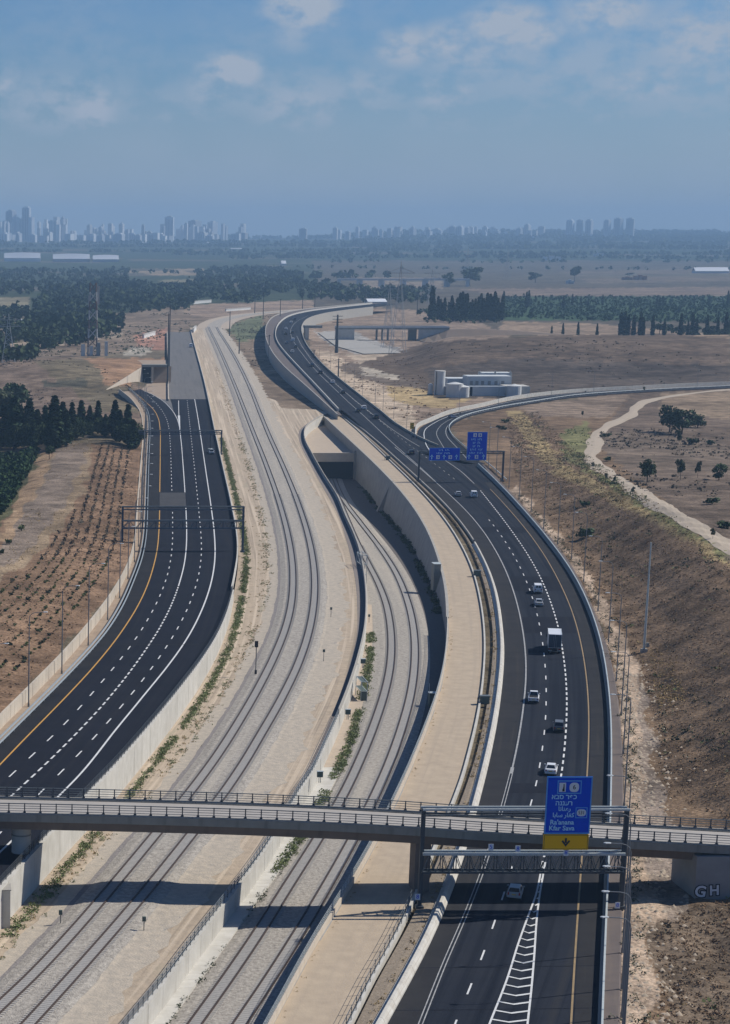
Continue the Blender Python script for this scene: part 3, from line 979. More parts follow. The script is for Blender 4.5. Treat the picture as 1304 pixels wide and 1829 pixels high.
def walk(path, step):
    """points every step metres along a path, with headings"""
    d = np.concatenate([[0], np.cumsum(np.linalg.norm(np.diff(path, axis=0), axis=1))])
    s = np.arange(0, d[-1], step)
    q = np.stack([np.interp(s, d, path[:, k]) for k in range(3)], 1)
    t = np.gradient(q, axis=0) if len(q) > 1 else np.zeros_like(q)
    return q, np.arctan2(-t[:, 0], t[:, 1])


def fence(name, label, path, h, step, nrail, m_post, m_rail, pw=.10, rw=.05, cat='fence', group=None, mesh=False):
    root = thing(name, label, cat, path[0], group=group)
    q, an = walk(path, step)
    me = MB().box((0, 0, h / 2), (pw, pw, h)).mesh('post', m_post)
    for p, a in zip(q[:290], an[:290]):
        inst('post', me, root, p - path[0], (0, 0, a))
    if len(q) > 290:
        mb = MB()
        for p in q[290:]:
            mb.box(p + (0, 0, h / 2), (pw, pw, h))
        tag(mb.build('far_post', m_post, root), kind='stuff')
    for k in range(nrail):
        z = h * (k + 1) / nrail - .03
        mb = MB().sweep(path, [(-rw / 2, z - rw / 2), (rw / 2, z - rw / 2), (rw / 2, z + rw / 2), (-rw / 2, z + rw / 2)])
        mb.build('rail', m_rail, root)
    return root


def wall(name, label, path, zb, th, m, step=0, Yp=0, coping=None, cat='retaining wall', jitter=.02, batter=None, lap=0.0):
    """a wall along a path whose points carry the top height; zb: bottom heights; split into panels out to the distance Yp"""
    root = thing(name, label, cat, path[0])
    n2 = normals(path)
    zb = np.asarray(zb, float) + 0 * path[:, 2]
    bt = (np.asarray(batter, float) if batter is not None else 0.0) + 0 * path[:, 2]

    def sect(i, j, part, jit):
        p, n, z = path[i:j + 1].copy(), n2[i:j + 1], zb[i:j + 1]
        if jit and len(p) > 1:
            p[0, :] = p[0] + (p[1] - p[0]) * .03 / max(np.linalg.norm(p[1] - p[0]), .03)
            p[-1, :] = p[-1] + (p[-2] - p[-1]) * .03 / max(np.linalg.norm(p[-2] - p[-1]), .03)
        o = rnd.uniform(0, jitter) if jit else -.05
        L = []
        for (off, zz, bb) in ((-th / 2, p[:, 2], 0), (th / 2 + o, p[:, 2], 0), (th / 2 + o, z, 1), (-th / 2, z, 1)):
            q = p.copy()
            q[:, :2] += n * (off + (bt[i:j + 1] * bb)[:, None])
            q[:, 2] = zz
            L.append(q)
        MB().loft(L, closed=True, caps=True).build(part, m, root)

    d = np.concatenate([[0], np.cumsum(np.linalg.norm(np.diff(path, axis=0), axis=1))])
    k = int(np.searchsorted(path[:, 1], Yp)) if Yp else 0
    k = min(k, len(path) - 1)
    i = 0
    while step and i < k:
        j = i + 1
        while j < k and d[j] - d[i] < step:
            j += 1
        sect(i, j, 'panel', True)
        i = j
    if i < len(path) - 1:
        sect(i, len(path) - 1, 'wall_body', False)
    if coping:
        cw, chh, mm = coping
        MB().sweep(path, [(-cw / 2, .005), (cw / 2, .005), (cw / 2, chh), (-cw / 2, chh)]).build('coping', mm, root)
    return root


def guardrail(name, label, path, m=None, posts=True, h=.75, double=False):
    m = m or M['steel']
    root = thing(name, label, 'guardrail', path[0])
    for dx in ((0, -.75) if double else (0,)):
        q = path.copy()
        q[:, :2] += normals(path) * dx
        MB().sweep(q, [(-.05, h - .32), (.09, h - .27), (.0, h - .16), (.09, h - .05), (-.05, h), (-.10, h), (-.10, h - .32)]).build('rail', m, root)
    if posts:
        q, an = walk(path, 4.0)
        me = MB().box((-.1, 0, h / 2 - .05), (.1, .12, h - .1)).mesh('post', m)
        for p, a in zip(q[:200], an[:200]):
            inst('post', me, root, p - path[0], (0, 0, a))
    return root


def steps(a, b, s):
    n = max(1, int(round((b - a) / s)))
    return np.linspace(a, b, n + 1)


# ------------------------------------------------------------------ left carriageway (new, unopened)
YN = 236.0
YSP = LMID.Y[np.argmin(np.abs(LMID.Y - P(0, 757, .5)[1]))]
YUN = P(0, 713, .5)[1]
YEND = UNF_L.Y[-1]
r1 = rows(YN, YSP)
strip('road', widen(GRAIL.at(r1, -.9), REDGE.at(r1, -.1), 12), M['asphalt_new'], 'new black asphalt carriageway without traffic on the left of the railway')
r2 = rows(YSP, YUN)
LE = Curve([(320, 757), (316, 748), (309, 730), (305.8, 713)], zL)
strip('road', widen(LE.at(r2), REDGE.at(r2, -.1), 8), M['asphalt_new'], 'new black asphalt just before the unfinished stretch on the left')
r3 = rows(YUN, YEND)
strip('road', widen(UNF_L.at(r3, -.5), REDGE.at(r3, -.1), 8), M['asphalt_pale'], 'pale grey unfinished stretch of carriageway climbing away on the left')
YRP = P(0, 691, .5)[1]
r4 = rows(YSP, YRP)
strip('road', widen(GRAIL.at(r4, -.9), LMID.at(r4, .35), 8), M['asphalt_new'], 'new black slip road curving left into the underpass')
r5 = rows(YN, YRP)
strip('verge', widen(WTOP.at(r5, .1, z=zL, dz=.03), GRAIL.at(r5, -.8, dz=.03), 2), M['dirt'], 'narrow dirt and concrete verge between cream wall and guardrail')
LE_R = LMID.at(r2, .5, dz=-.05)
ue = UNF_L.at(r2, -.2, dz=-.05)
strip('gore', widen(LE_R, np.where((ue[:, :1] > LE_R[:, :1]), ue, LE_R + .01), 3), M['asphalt_pale'], 'grey paved gore between slip road and unfinished carriageway')
rb = rows(YUN, YRP + 260)
bank_r = UNF_L.at(rb, -.4, dz=-.1)
bank_l = LMID.at(rb, .4, dz=-.1)
bank_l[:, 0] = np.minimum(bank_l[:, 0], bank_r[:, 0] - .5)
strip('verge', widen(bank_l, bank_r, 4), M['dirt'], 'brown earth wedge between the slip road and the pale unfinished carriageway')
rs3 = rows(YN, 900)
strip('road_shoulder', widen(GRAIL.at(rs3, -.5, dz=.015), YEL.at(rs3, -.25, dz=.015), 2), M['asphalt_edge2'], 'slightly paler outer shoulder of the new left road')
for Yj in (418, 560):
    tag(MB().add([GRAIL.at([Yj, Yj + 1])[0] + (.1, 0, .03), REDGE.at([Yj, Yj + 1])[0] + (-.5, .8, .03), REDGE.at([Yj, Yj + 1])[0] + (-.5, 1.3, .03), GRAIL.at([Yj, Yj + 1])[0] + (.1, .5, .03)], [(0, 1, 2, 3)]).build('road_joint', M['asphalt_edge2']), 'pale construction joint across the new left road', None, None, 'structure')
p_patch = [YEL.at(steps(660, 700, 4), -.05, dz=.06), LMID.at(steps(660, 700, 4), .1, dz=.06)]
strip('road_patch', widen(*p_patch, 3), M['asphalt_patch'], 'grey unpainted patch across two lanes of the new road')

yv = lambda py, z=0.0: P(0, py, z)[1]
line_mark('road_marking', YEL, YN, 656, .26, M['paint_yellow'], 'solid yellow edge line of the new left road')
line_mark('road_marking', YEL, 702, YEL.Y[-1], .26, M['paint_yellow'], 'solid yellow edge line far along the new left road')
line_mark('road_marking', LD1, YN + 3, 655, .22, M['paint'], 'broken white line in the left pair of lanes, near stretch', (11.6, 3.9))
line_mark('road_marking', LD1, 706, LD1.Y[-1], .22, M['paint'], 'broken white line leading into the slip road', (11.6, 3.9))
line_mark('road_marking', LMID, YN + 2, 500, .30, M['paint'], 'short dense white dashes in the middle of the new left road', (3.9, 2.35))
line_mark('road_marking', LMID, 500, 659, .27, M['paint'], 'solid white middle line of the new left road')
line_mark('road_marking', LMID, 701, LMID.Y[-1], .27, M['paint'], 'solid white line bending into the slip road')
line_mark('road_marking', LD2, YN + 4, YUN, .22, M['paint'], 'broken white line in the right pair of lanes on the new left road', (11.6, 3.9))
line_mark('road_marking', LSOL, YN, YUN, .30, M['paint'], 'solid white right edge line of the new left road')
line_mark('road_marking', LEDGE2, LEDGE2.Y[0], LEDGE2.Y[-1], .28, M['paint'], 'short solid white line beside the grey gore')
gp = [P(317.5, 742, .58), P(321.5, 742, .58), P(322, 766, .58), P(321, 766, .58)]
tag(MB().add(gp, [(0, 3, 2, 1)]).build('road_marking', M['paint']), 'white painted tip of the gore where the slip road leaves', None, None, 'structure')

rw_ = rows(300, YW1 + 8, .004, 3)
pw = WTOP.at(rw_)
wall('retaining_wall', 'cream concrete panel wall along the planted bank left of the road', pw, zL(rw_) - .3, .34, M['concrete_cream'], 2.6, 470, None, jitter=.05)
rg = rows(YN + 60, GRAIL.Y[-1], .004, 2)
guardrail('guardrail', 'double steel guardrail along the outer edge of the new left road', GRAIL.at(rg), double=True)
# right edge: barrier far away, wall with railing near
YB = 492.0
rbq = rows(YB, YEND, .004, 3)
wall('concrete_barrier', 'long pale concrete barrier on the right edge of the new left road', REDGE.at(rbq, 0, dz=1.0), zL(rbq) - .3, .34, M['concrete_white'], 0, 0, None, 'barrier')
rwq = rows(YN, YB, .004, 2.2)
wall('retaining_wall', 'tall white concrete retaining wall holding the left road above the railway', REDGE.at(rwq, .25, dz=.16), z0(rwq) - .5, .5, M['concrete_white'], 4.6, 480, (.62, .12, M['concrete_white']), jitter=.03)
fence('railing', 'dark steel railing on top of the tall white wall', REDGE.at(rwq, .2, dz=.28), 1.15, 2.3, 5, M['steel_dark'], M['steel_dark'], .09, .05, 'railing')

# ------------------------------------------------------------------ upper railway on the left
YT = 208.0
YTE = RA1.Y[-1]
SAND_R = Curve([(231, 1822), (290, 1750), (342, 1680), (405, 1600), (449, 1540), (485, 1490), (528.8, 1411), (556.4, 1358), (584, 1298.5), (607, 1241), (625.4, 1183.5), (637, 1133), (638, 1080), (635.3, 1044.5), (628.4, 1005.4), (617, 959.4), (600.8, 913.4), (580, 876.6), (554.8, 830.6), (534, 784.6), (535, 769), (552, 754.6), (574, 742), (586, 737), (560, 731), (504, 729), (492, 715), (463.6, 705.7), (449, 680), (434, 654), (412, 623), (400, 605), (394, 594)], smooth=False)
rt = rows(YT, YTE, .003, 2)
e0 = REDGE.at(rt, .2, z=0.0)


def wob(Y, a, k=0.0):
    return a * (.5 * np.sin(Y * .31 + k) + .35 * np.sin(Y * .83 + 2 * k) + .4 * np.sin(Y * .093 + k) + .25 * np.sin(Y * 1.7 + k))


def shifted(p, dx):
    q = p.copy()
    q[:, 0] += dx
    return q


shoulder = RA1.at(rt, -3.3)
e0[:, 0] = np.minimum(e0[:, 0], shoulder[:, 0] - 1.0)
strip('dirt_track', widen(e0, shoulder, 8), M['sand_track'], 'sandy service track between the white wall and the upper railway')
a_, b_ = shifted(RA1.at(rt, -3.3, dz=.035), wob(rt, .3, 1)), shifted(RA1.at(rt, -2.2, dz=.10), wob(rt, .15, 2))
strip('ballast_shoulder', [a_, b_], M['gravel_side'], 'dark gravel shoulder on the left of the upper railway')
strip('railway_ballast', [RA1.at(rt, -2.4, dz=.06), RA1.at(rt, -1.1, dz=.36), RA1.at(rt, .7, dz=.40), RA1.at(rt, 2.5, dz=.36), RB2.at(rt, -2.5, dz=.36), RB2.at(rt, -.7, dz=.40), RB2.at(rt, 1.1, dz=.36), RB2.at(rt, 2.4, dz=.10), shifted(RB2.at(rt, 4.4, dz=.045), wob(rt, .9, 3))], M['ballast'], 'pale gravel bed of the upper two-track railway')
sr = SAND_R.at(rt)
strip('ballast_shoulder', [shifted(RB2.at(rt, 1.9, dz=.22), wob(rt, .25, 5)), RB2.at(rt, 2.5, dz=.135), RB2.at(rt, 4.0, dz=.085), shifted(RB2.at(rt, 6.2, dz=.03), wob(rt, 1.1, 7))], M['ballast_mix'], 'gravel mixed with sand along the right of the upper railway')
strip('ballast_shoulder', [shifted(RA1.at(rt, -5.0, dz=.02), wob(rt, .5, 9)), RA1.at(rt, -3.4, dz=.045), shifted(RA1.at(rt, -2.9, dz=.075), wob(rt, .15, 4))], M['ballast_mix'], 'gravel mixed with sand along the left of the upper railway')
er = RB2.at(rt, 2.4, dz=.0)
er[:, 0] = np.minimum(er[:, 0], sr[:, 0] - .4)
strip('dirt_track', widen(er, sr, 8), M['sand_track'], 'sandy service track between the upper railway and the drain channel')


def track(cv, side, Ya, Yb, label, zoff, sl_to):
    """two rails and their sleepers; cv is the outer rail"""
    o2 = 1.435 * side
    root = thing('railway_track', label, 'railway track', cv.at([Ya, Ya + 1])[0])
    r = rows(Ya, Yb, .003, 2)
    for o in (0.0, o2):
        MB().sweep(cv.at(r, o, dz=zoff), [(-.10, 0), (.10, 0), (.055, .20), (-.055, .20)]).build('rail', M['rail_side'], root)
    q, an = walk(cv.at(rows(Ya, sl_to, .003, 2), o2 / 2, dz=zoff - .02), .6)
    mb = MB()
    for p, a in zip(q, an):
        mb.box(p, (2.5, .26, .09), a)
    tag(mb.build('sleeper', M['sleeper'], root), kind='stuff')
    # greyer ballast packed between the rails
    MB().loft([cv.at(r, o2 / 2 - .64, dz=zoff + .01), cv.at(r, o2 / 2 + .64, dz=zoff + .01)]).build('packed_ballast', M['ballast_grey'], root)
    return root


track(RA1, 1, YT, YTE, 'first railway track from the left, on the upper bed beside the sandy track', .40, 700)
track(RB2, -1, YT, YTE, 'second railway track from the left, on the upper bed', .40, 700)

# ------------------------------------------------------------------ drain channel and middle retaining wall
YMW = MWALL.Y[-1]
rm = rows(YT, YMW, .004, 2)
sa, mb_ = SAND_R.at(rm, .02, dz=.02), MWALL.at(rm, -.1)
sa[:, 0] = np.minimum(sa[:, 0], mb_[:, 0] - .15)
strip('drain_channel', [sa, sa * .75 + mb_ * .25 + (0, 0, -.10), sa * .15 + mb_ * .85 + (0, 0, -.25), mb_ + (0, 0, -.2)], M['cover'], 'brown concrete drain channel beside the upper railway')
wall('retaining_wall', 'middle concrete wall stepping down from the upper to the lower railway', MWALL.at(rm, .1, dz=.10), zR(rm) - .4, .4, M['concrete_white'], 6.0, 420, (.5, .10, M['concrete_white']), jitter=.04)
YPAR = 372.0
rp = rows(YPAR, YMW, .004, 2)
wall('parapet', 'pale concrete parapet on the far part of the middle wall', MWALL.at(rp, .05, dz=1.15), z0(rp) + .19, .25, M['concrete'], 0, 0, None, 'parapet')
rf = rows(YT, YPAR, .004, 2)
fence('fence', 'grey steel fence on the middle wall beside the drain', MWALL.at(rf, .05, dz=.2), 1.15, 2.0, 4, M['steel_dark'], M['steel'], .08, .05)
rlg = rows(YT, 345, .004, 2)
strip('concrete_ledge', [MWALL.at(rlg, .25, z=zR, dz=.42), LEDGE_R.at(rlg, 0, dz=.08), LEDGE_R.at(rlg, .03, dz=-.5)], M['concrete_white'], 'white concrete ledge at the foot of the middle wall')
YLE = LEDGE_R.Y[-1]
rls = rows(344, YLE, .004, 2)
strip('dirt_track', [MWALL.at(rls, .2, z=zR, dz=.38), LEDGE_R.at(rls, 0, dz=.02)], M['sand'], 'sandy strip with weeds at the foot of the middle wall')

# ------------------------------------------------------------------ lower railway
YPT = 862.0
rr = rows(YT, YPT + 14, .003, 2)
lb = np.where(rr < YLE, LEDGE_R.X(np.minimum(rr, YLE)) - .1, MWALL.X(np.minimum(rr, YMW)) + .2)
blend = ss((rr - YLE + 40) / 40)
lb = lb * (1 - blend) + (MWALL.X(np.minimum(rr, YMW)) + .2) * blend
lbp = np.stack([lb, rr, zR(rr) + .12], 1)
bat = .3 + 2.4 * ss((rr - 450) / 150) * (1 - ss((rr - 740) / 100))
rbp = RW_TOP.at(np.minimum(rr, RW_TOP.Y[-1]), 0)
rbp[:, 0] -= bat - .2
rbp[:, 1] = rr
rbp[:, 2] = zR(rr) + .1
c0 = SC1.at(rr, -1.2, dz=.30)
d0_ = SD2.at(rr, 1.2, dz=.30)
d1_ = SD2.at(rr, 2.4, dz=.12)
d1_[:, 0] = np.minimum(d1_[:, 0], rbp[:, 0] - .2)
c0[:, 0] = np.maximum(c0[:, 0], lbp[:, 0] + .2)
strip('railway_ballast', [lbp, c0 * .5 + lbp * .5 + (0, 0, -.02), c0, SC1.at(rr, .7, dz=.34), SC1.at(rr, 2.4, dz=.32), SD2.at(rr, -2.4, dz=.32), SD2.at(rr, -.7, dz=.34), d0_, d1_], M['ballast'], 'gravel bed of the lower two-track railway running into the tunnel')
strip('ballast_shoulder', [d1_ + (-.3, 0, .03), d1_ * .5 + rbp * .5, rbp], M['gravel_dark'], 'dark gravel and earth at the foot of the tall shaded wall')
track(SC1, 1, YT, YPT + 10, 'third railway track from the left, on the lower bed', .34, 640)
track(SD2, -1, YT, YPT + 10, 'fourth railway track from the left, nearest the tall shaded wall', .34, 640)

# right wall of the cutting
YRW = RW_TOP.Y[-1]
rx = rows(YT, YPT, .004, 2)
batx = -(.0 + 2.4 * ss((rx - 450) / 150) * (1 - ss((rx - 740) / 100)))
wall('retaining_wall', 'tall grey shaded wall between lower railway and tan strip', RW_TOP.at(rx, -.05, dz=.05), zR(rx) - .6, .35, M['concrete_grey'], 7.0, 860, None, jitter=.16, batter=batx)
rpx = rows(YT, 470, .004, 2)
wall('parapet', 'low pale parapet between the lower railway and the tan strip', RW_TOP.at(rpx, .02, dz=.85), z0(rpx) + .06, .3, M['concrete_cream'], 0, 0, None, 'parapet')
rpy = rows(470, YRW, .004, 2)
MB_ = MB().sweep(RW_TOP.at(rpy, 0, dz=.055), [(-.3, 0), (.3, 0), (.3, .3), (-.3, .3)])
tag(MB_.build('coping', M['concrete']), 'narrow concrete coping along the top of the tall shaded wall', 'coping')
fence('fence', 'grey fence on the low parapet right of the lower railway', RW_TOP.at(rpx, -.1, dz=.86), .9, 2.2, 3, M['steel_light'], M['steel_light'], .07, .04)

# tunnel portal and the pit behind its head wall
pm, pr = MWALL.at([YPT, YPT + 1])[0], RW_TOP.at([YPT, YPT + 1])[0]
por = thing('tunnel_portal', 'railway tunnel mouth under a concrete head wall', 'tunnel', ((pm[0] + pr[0]) / 2, YPT, -13))
wdt = pr[0] - pm[0]
MB().box(((pm[0] + pr[0]) / 2, YPT, -3.9), (wdt + .6, .9, 3.4)).build('head_wall', M['concrete_cream'], por)
MB().box(((pm[0] + pr[0]) / 2, YPT + 1.1, -9.2), (wdt + .4, .3, 7.2)).build('mouth_shade_panel', M['painted_dark'], por)  # near-black panel stands in for the darkness inside the tunnel
for xx, sx in ((pm[0] + .5, 1.0), (pr[0] - .5, 1.0)):
    MB().box((xx, YPT - .2, -7.5), (sx, 1.2, 12)).build('side_wall', M['concrete_grey'], por)

rq = rows(YPT, PIT_END - .5, .002, 2)
ql, qr = MWALL.at(rq), RW_TOP.at(rq)
qr[:, 0] = np.maximum(qr[:, 0], ql[:, 0] + .05)
pit_l, pit_r = ql + (0, 0, -3.4), qr + (0, 0, -3.4)
strip('pit_floor', widen(pit_l, pit_r, 3), M['sand'], 'sunlit earth floor of the pit behind the tunnel head wall')
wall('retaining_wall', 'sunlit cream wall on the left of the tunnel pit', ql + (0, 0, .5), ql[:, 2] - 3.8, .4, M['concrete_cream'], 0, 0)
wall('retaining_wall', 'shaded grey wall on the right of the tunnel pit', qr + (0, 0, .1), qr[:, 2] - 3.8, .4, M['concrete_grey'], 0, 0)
bt1 = MB()
for Yb in (742, 690):
    wp = RW_TOP.at([Yb, Yb + 1])[0]
    bz = float(zR(Yb))
    bt1 = MB().loft([[(wp[0] - 4.4, Yb - 1.0, bz), (wp[0] - 4.4, Yb + 1.0, bz)], [(wp[0] - .4, Yb - 1.0, -1.0), (wp[0] - .4, Yb + 1.0, -1.0)], [(wp[0] - .2, Yb - 1.0, bz), (wp[0] - .2, Yb + 1.0, bz)]], closed=True, caps=True) if Yb > 700 else None
    if bt1:
        tag(bt1.build('buttress', M['concrete_grey']), 'sloping concrete buttress against the tall shaded wall near the tunnel', 'buttress')

# ------------------------------------------------------------------ tan strip, drain, barrier
YTN = TAN_R.Y[-1]
ra = rows(YT, YTN, .004, 2)
tl = RW_TOP.at(np.minimum(ra, YRW), .1, dz=.03)
tl[:, 1] = ra
ext = H_W.at(np.maximum(ra, H_W.Y[0]), 0, z=0.0)
tl[:, 0] = np.where(ra > YRW, ext[:, 0] + .5, tl[:, 0])
tr = TAN_R.at(ra, 0, dz=.03)
tl[:, 0] = np.minimum(tl[:, 0], tr[:, 0] - .3)
strip('dirt_track', widen(tl, tr, 6), M['sand_tan'], 'smooth tan service strip between the shaded wall and the highway')
rk = rows(YT, TAN_R.Y[-1] - 2, .004, 2)
tag(MB().sweep(TAN_R.at(rk, .1, dz=.0), [(-.16, -1.2), (.16, -1.2), (.16, .42), (-.16, .42)]).build('kerb', M['concrete_white']), 'white concrete kerb between the tan strip and the roadside drain', 'kerb')
c1, c2 = TAN_R.at(rk, .26, dz=-.75), CH_R.at(np.minimum(rk, CH_R.Y[-1]), -.1, dz=-.75)
c2[:, 1] = rk
c2[:, 0] = np.maximum(c2[:, 0], c1[:, 0] + .2)
strip('drain_channel', [c1, c1 * .5 + c2 * .5, c2], M['asphalt_old'], 'dark sunken drain beside the highway barrier')
bl = RD_L.at(rk, -1.15, dz=.12)
cu = c2 + (.02, 0, .85)
bl[:, 0] = np.maximum(bl[:, 0], cu[:, 0] + .1)
strip('stone_strip', [c2 + (0, 0, -.2), cu, cu * .4 + bl * .6 + (0, 0, .08), bl], M['stone'], 'strip of rough stones behind the white highway barrier')
YBR = 590.0
rbz = rows(YT, YBR, .004, 2)
bar_root = thing('concrete_barrier', 'broad white concrete barrier on the left edge of the busy highway', 'barrier', RD_L.at([YT, YT + 1])[0])
q_, _a = walk(RD_L.at(rbz), 6.0)
for i in range(len(q_) - 1):
    seg = np.array([q_[i] + (q_[i + 1] - q_[i]) * t for t in (.004, .5, .996)])
    MB().sweep(seg, [(-1.25, -.1), (.12, -.1), (.10, .25), (-.28, .95), (-.62, .98), (-.75, .45), (-1.25, .30)]).build('barrier_block', M['barrier'], bar_root)
rbz = rows(YBR, RD_L.Y[-1], .004, 2)
wall('concrete_barrier', 'low grey barrier along the far left edge of the busy highway', RD_L.at(rbz, -.3, dz=.8), z0(rbz) - .1, .35, M['concrete'], 0, 0, None, 'barrier')
rbf = rows(YT, 262, .004, 2)
fence('fence', 'thin dark fence along the near drain, throwing post shadows on the tan strip', TAN_R.at(rbf, .1, dz=.42), 1.6, 3.2, 3, M['steel_dark'], M['steel'], .07, .03)

# ------------------------------------------------------------------ busy highway
YJ = P(0, 829, 0)[1]
rc = rows(YT - 6, YJ, .004, 2)
strip('road', widen(RD_L.at(rc, -.1), RBAR.at(rc, .1, z=0.0), 12), M['asphalt_old'], 'busy dark asphalt highway on the right of the railway')
rd = rows(YJ, RD_L.Y[-1], .004, 2)
strip('road', widen(RD_L.at(rd, -.1, z=zH, dz=.02), H_R.at(rd, .3, dz=.02), 10), M['asphalt_old'], 'highway narrowing beyond the sign gantry')
re_ = rows(RD_L.Y[-1], H_L.Y[-1], .003, 3)
strip('road', widen(H_L.at(re_, 0, dz=.02), H_R.at(re_, .3, dz=.02), 8), M['asphalt_old'], 'far highway bending away on its embankment')
rhw = rows(H_W.Y[0], H_W.Y[-1], .003, 3)
hl2 = np.where(rhw < H_L.Y[0], RD_L.X(rhw), H_L.X(rhw)) - .2
hw1 = H_W.at(rhw, 0, dz=.0)
hl2 = np.stack([np.maximum(hl2, hw1[:, 0] + .3), rhw, zH(rhw)], 1)
strip('highway_shoulder', widen(hw1, hl2, 3), M['asphalt_path'], 'brownish paved shoulder outside the far highway parapet')
wall('retaining_wall', 'grey retaining wall under the far highway, throwing a dark shadow on the scrub', H_W.at(rhw, -.1, dz=.7), z0(rhw) - 1.0, .5, M['concrete'], 0, 0)
rhl = rows(H_L.Y[0] + 20, H_L.Y[-1], .003, 3)
wall('parapet', 'white parapet round the left edge of the far highway bend', H_L.at(rhl, 0, dz=1.3), zH(rhl) - .1, .45, M['concrete_white'], 0, 0, None, 'parapet')
rhr = rows(H_R.Y[0] + 60, H_R.Y[-1], .003, 3)
wall('concrete_barrier', 'grey barrier along the right edge of the far highway', H_R.at(rhr, .2, dz=.9), np.minimum(zH(rhr) - .3, -.2), .4, M['concrete'], 0, 0, None, 'barrier')

rs1 = rows(YT - 6, min(SOLL.Y[-1], 860), .004, 2)
strip('road_shoulder', widen(RD_L.at(rs1, .02, dz=.015), SOLL.at(rs1, -.35, dz=.015), 3), M['asphalt_edge'], 'browner left shoulder of the busy highway')
rs2 = rows(YT - 6, RYEL.Y[-1] - 20, .004, 2)
strip('road_shoulder', widen(RYEL.at(rs2, .3, dz=.015), RBAR.at(rs2, -.45, z=0.0, dz=.015), 3), M['asphalt_edge'], 'browner right shoulder of the busy highway')
for Ya_, Yb_ in ((452, 472), (508, 530), (610, 622), (318, 324)):
    rp_ = steps(Ya_, Yb_, 3)
    strip('road_patch', widen(SOLL.at(rp_, .4, dz=.018), RYEL.at(rp_, -.4, dz=.018), 2), M['asphalt_new'], 'darker relaid patch of asphalt across the lanes of the busy highway')
for Yj in (212, 224, 238, 300, 352, 430, 520):
    tag(MB().add([RD_L.at([Yj, Yj + 1])[0] + (.1, 0, .022), RBAR.at([Yj, Yj + 1], z=0.0)[0] + (-.45, .8, .022), RBAR.at([Yj, Yj + 1], z=0.0)[0] + (-.45, .98, .022), RD_L.at([Yj, Yj + 1])[0] + (.1, .18, .022)], [(0, 1, 2, 3)]).build('road_joint', M['asphalt_new']), 'dark sealed joint across the busy highway', None, None, 'structure')
line_mark('road_marking', SOLL, 330, SOLL.Y[-1], .26, M['paint_worn'], 'worn solid white line on the left of the busy highway')
line_mark('road_marking', SOLL, 203, 334, .13, M['paint_worn'], 'left stripe of the double white line near the gantry', off=-.2)
line_mark('road_marking', SOLL, 203, 334, .13, M['paint_worn'], 'right stripe of the double white line near the gantry', off=.2)
line_mark('road_marking', RDASH, 206, 640, .20, M['paint'], 'broken white lane line of the busy highway', (11.6, 3.6))
line_mark('road_marking', RDENSE, 279, RDENSE.Y[-1], .27, M['paint'], 'dense dashed white line of the exit lane', (4.4, 2.5))
line_mark('road_marking', RYEL, 203, RYEL.Y[-1] - 40, .22, M['paint_cream'], 'faded yellow edge line on the right of the busy highway')
hd = Curve([(801, 884), (760, 845), (722, 810), (690, 782), (655, 748), (610, 710), (570, 672), (541, 640), (520, 607), (516, 590), (525, 575), (550, 564)], zH)
line_mark('road_marking', hd, hd.Y[0] + 30, hd.Y[-1], .24, M['paint_worn'], 'worn left edge line of the far highway', dz=.07)
hr_ = Curve([(847, 864), (820, 838), (780, 812), (745, 797), (700, 770), (660, 736), (620, 706), (585, 676), (556, 648), (538, 620), (530, 600)], zH)
line_mark('road_marking', hr_, hr_.Y[0], hr_.Y[-1], .26, M['paint_worn'], 'right edge line of the far highway past the slip road', dz=.07)
hm_ = Curve([(812, 856), (765, 822), (715, 783), (668, 745), (625, 710), (590, 680), (556, 645), (535, 615)], zH)
line_mark('road_marking', hm_, hm_.Y[0], hm_.Y[-1], .2, M['paint_worn'], 'broken lane line of the far highway', (12, 4), dz=.07)
# chevron gore by the gantry
gy = np.array([203.0, 279.0])
line_mark('road_marking', GORE_A, 203, 281, .22, M['paint'], 'white left edge of the chevron gore')
line_mark('road_marking', GORE_B, 203, 281, .22, M['paint'], 'white right edge of the chevron gore')
cm = MB()
for Yc in np.arange(204.0, 281.0, 2.75):
    a, b = GORE_A.at([Yc + .9, Yc + 2])[0], GORE_B.at([Yc + .7, Yc + 2])[0]
    c = (GORE_A.at([Yc, Yc + 2])[0] + GORE_B.at([Yc, Yc + 2])[0]) / 2
    for s_, e_ in ((a, c), (c, b)):
        t = .2
        cm.add([s_ + (0, -t, .045), e_ + (0, -t, .045), e_ + (0, t, .045), s_ + (0, t, .045)], [(0, 1, 2, 3)])
tag(cm.build('road_marking', M['paint']), 'white chevrons painted inside the gore beside the exit lane', None, None, 'structure')

rbar = rows(YT - 5, RBAR.Y[-1], .004, 2)
gr = thing('concrete_barrier', 'pale barrier with a steel rail along the right edge of the busy highway', 'barrier', RBAR.at([YT, YT + 1])[0])
MB().sweep(RBAR.at(rbar, 0, z=0.0), [(-.42, -.05), (.22, -.05), (.15, .30), (.10, .92), (-.18, .92), (-.25, .30)]).build('barrier_body', M['concrete'], gr)
MB().sweep(RBAR.at(rbar, 0, z=0.0), [(-.05, .93), (.16, .93), (.16, 1.12), (-.05, 1.12)]).build('top_rail', M['steel_light'], gr)
rpa = rows(YT - 5, PATH_R.Y[-1], .004, 2)
strip('roadside_path', widen(RBAR.at(rpa, .2, z=0.0), PATH_R.at(rpa, 0, dz=.02), 3) + [PATH_R.at(rpa, .5, dz=-.4)], M['asphalt_path'], 'pinkish grey paved path outside the right barrier')

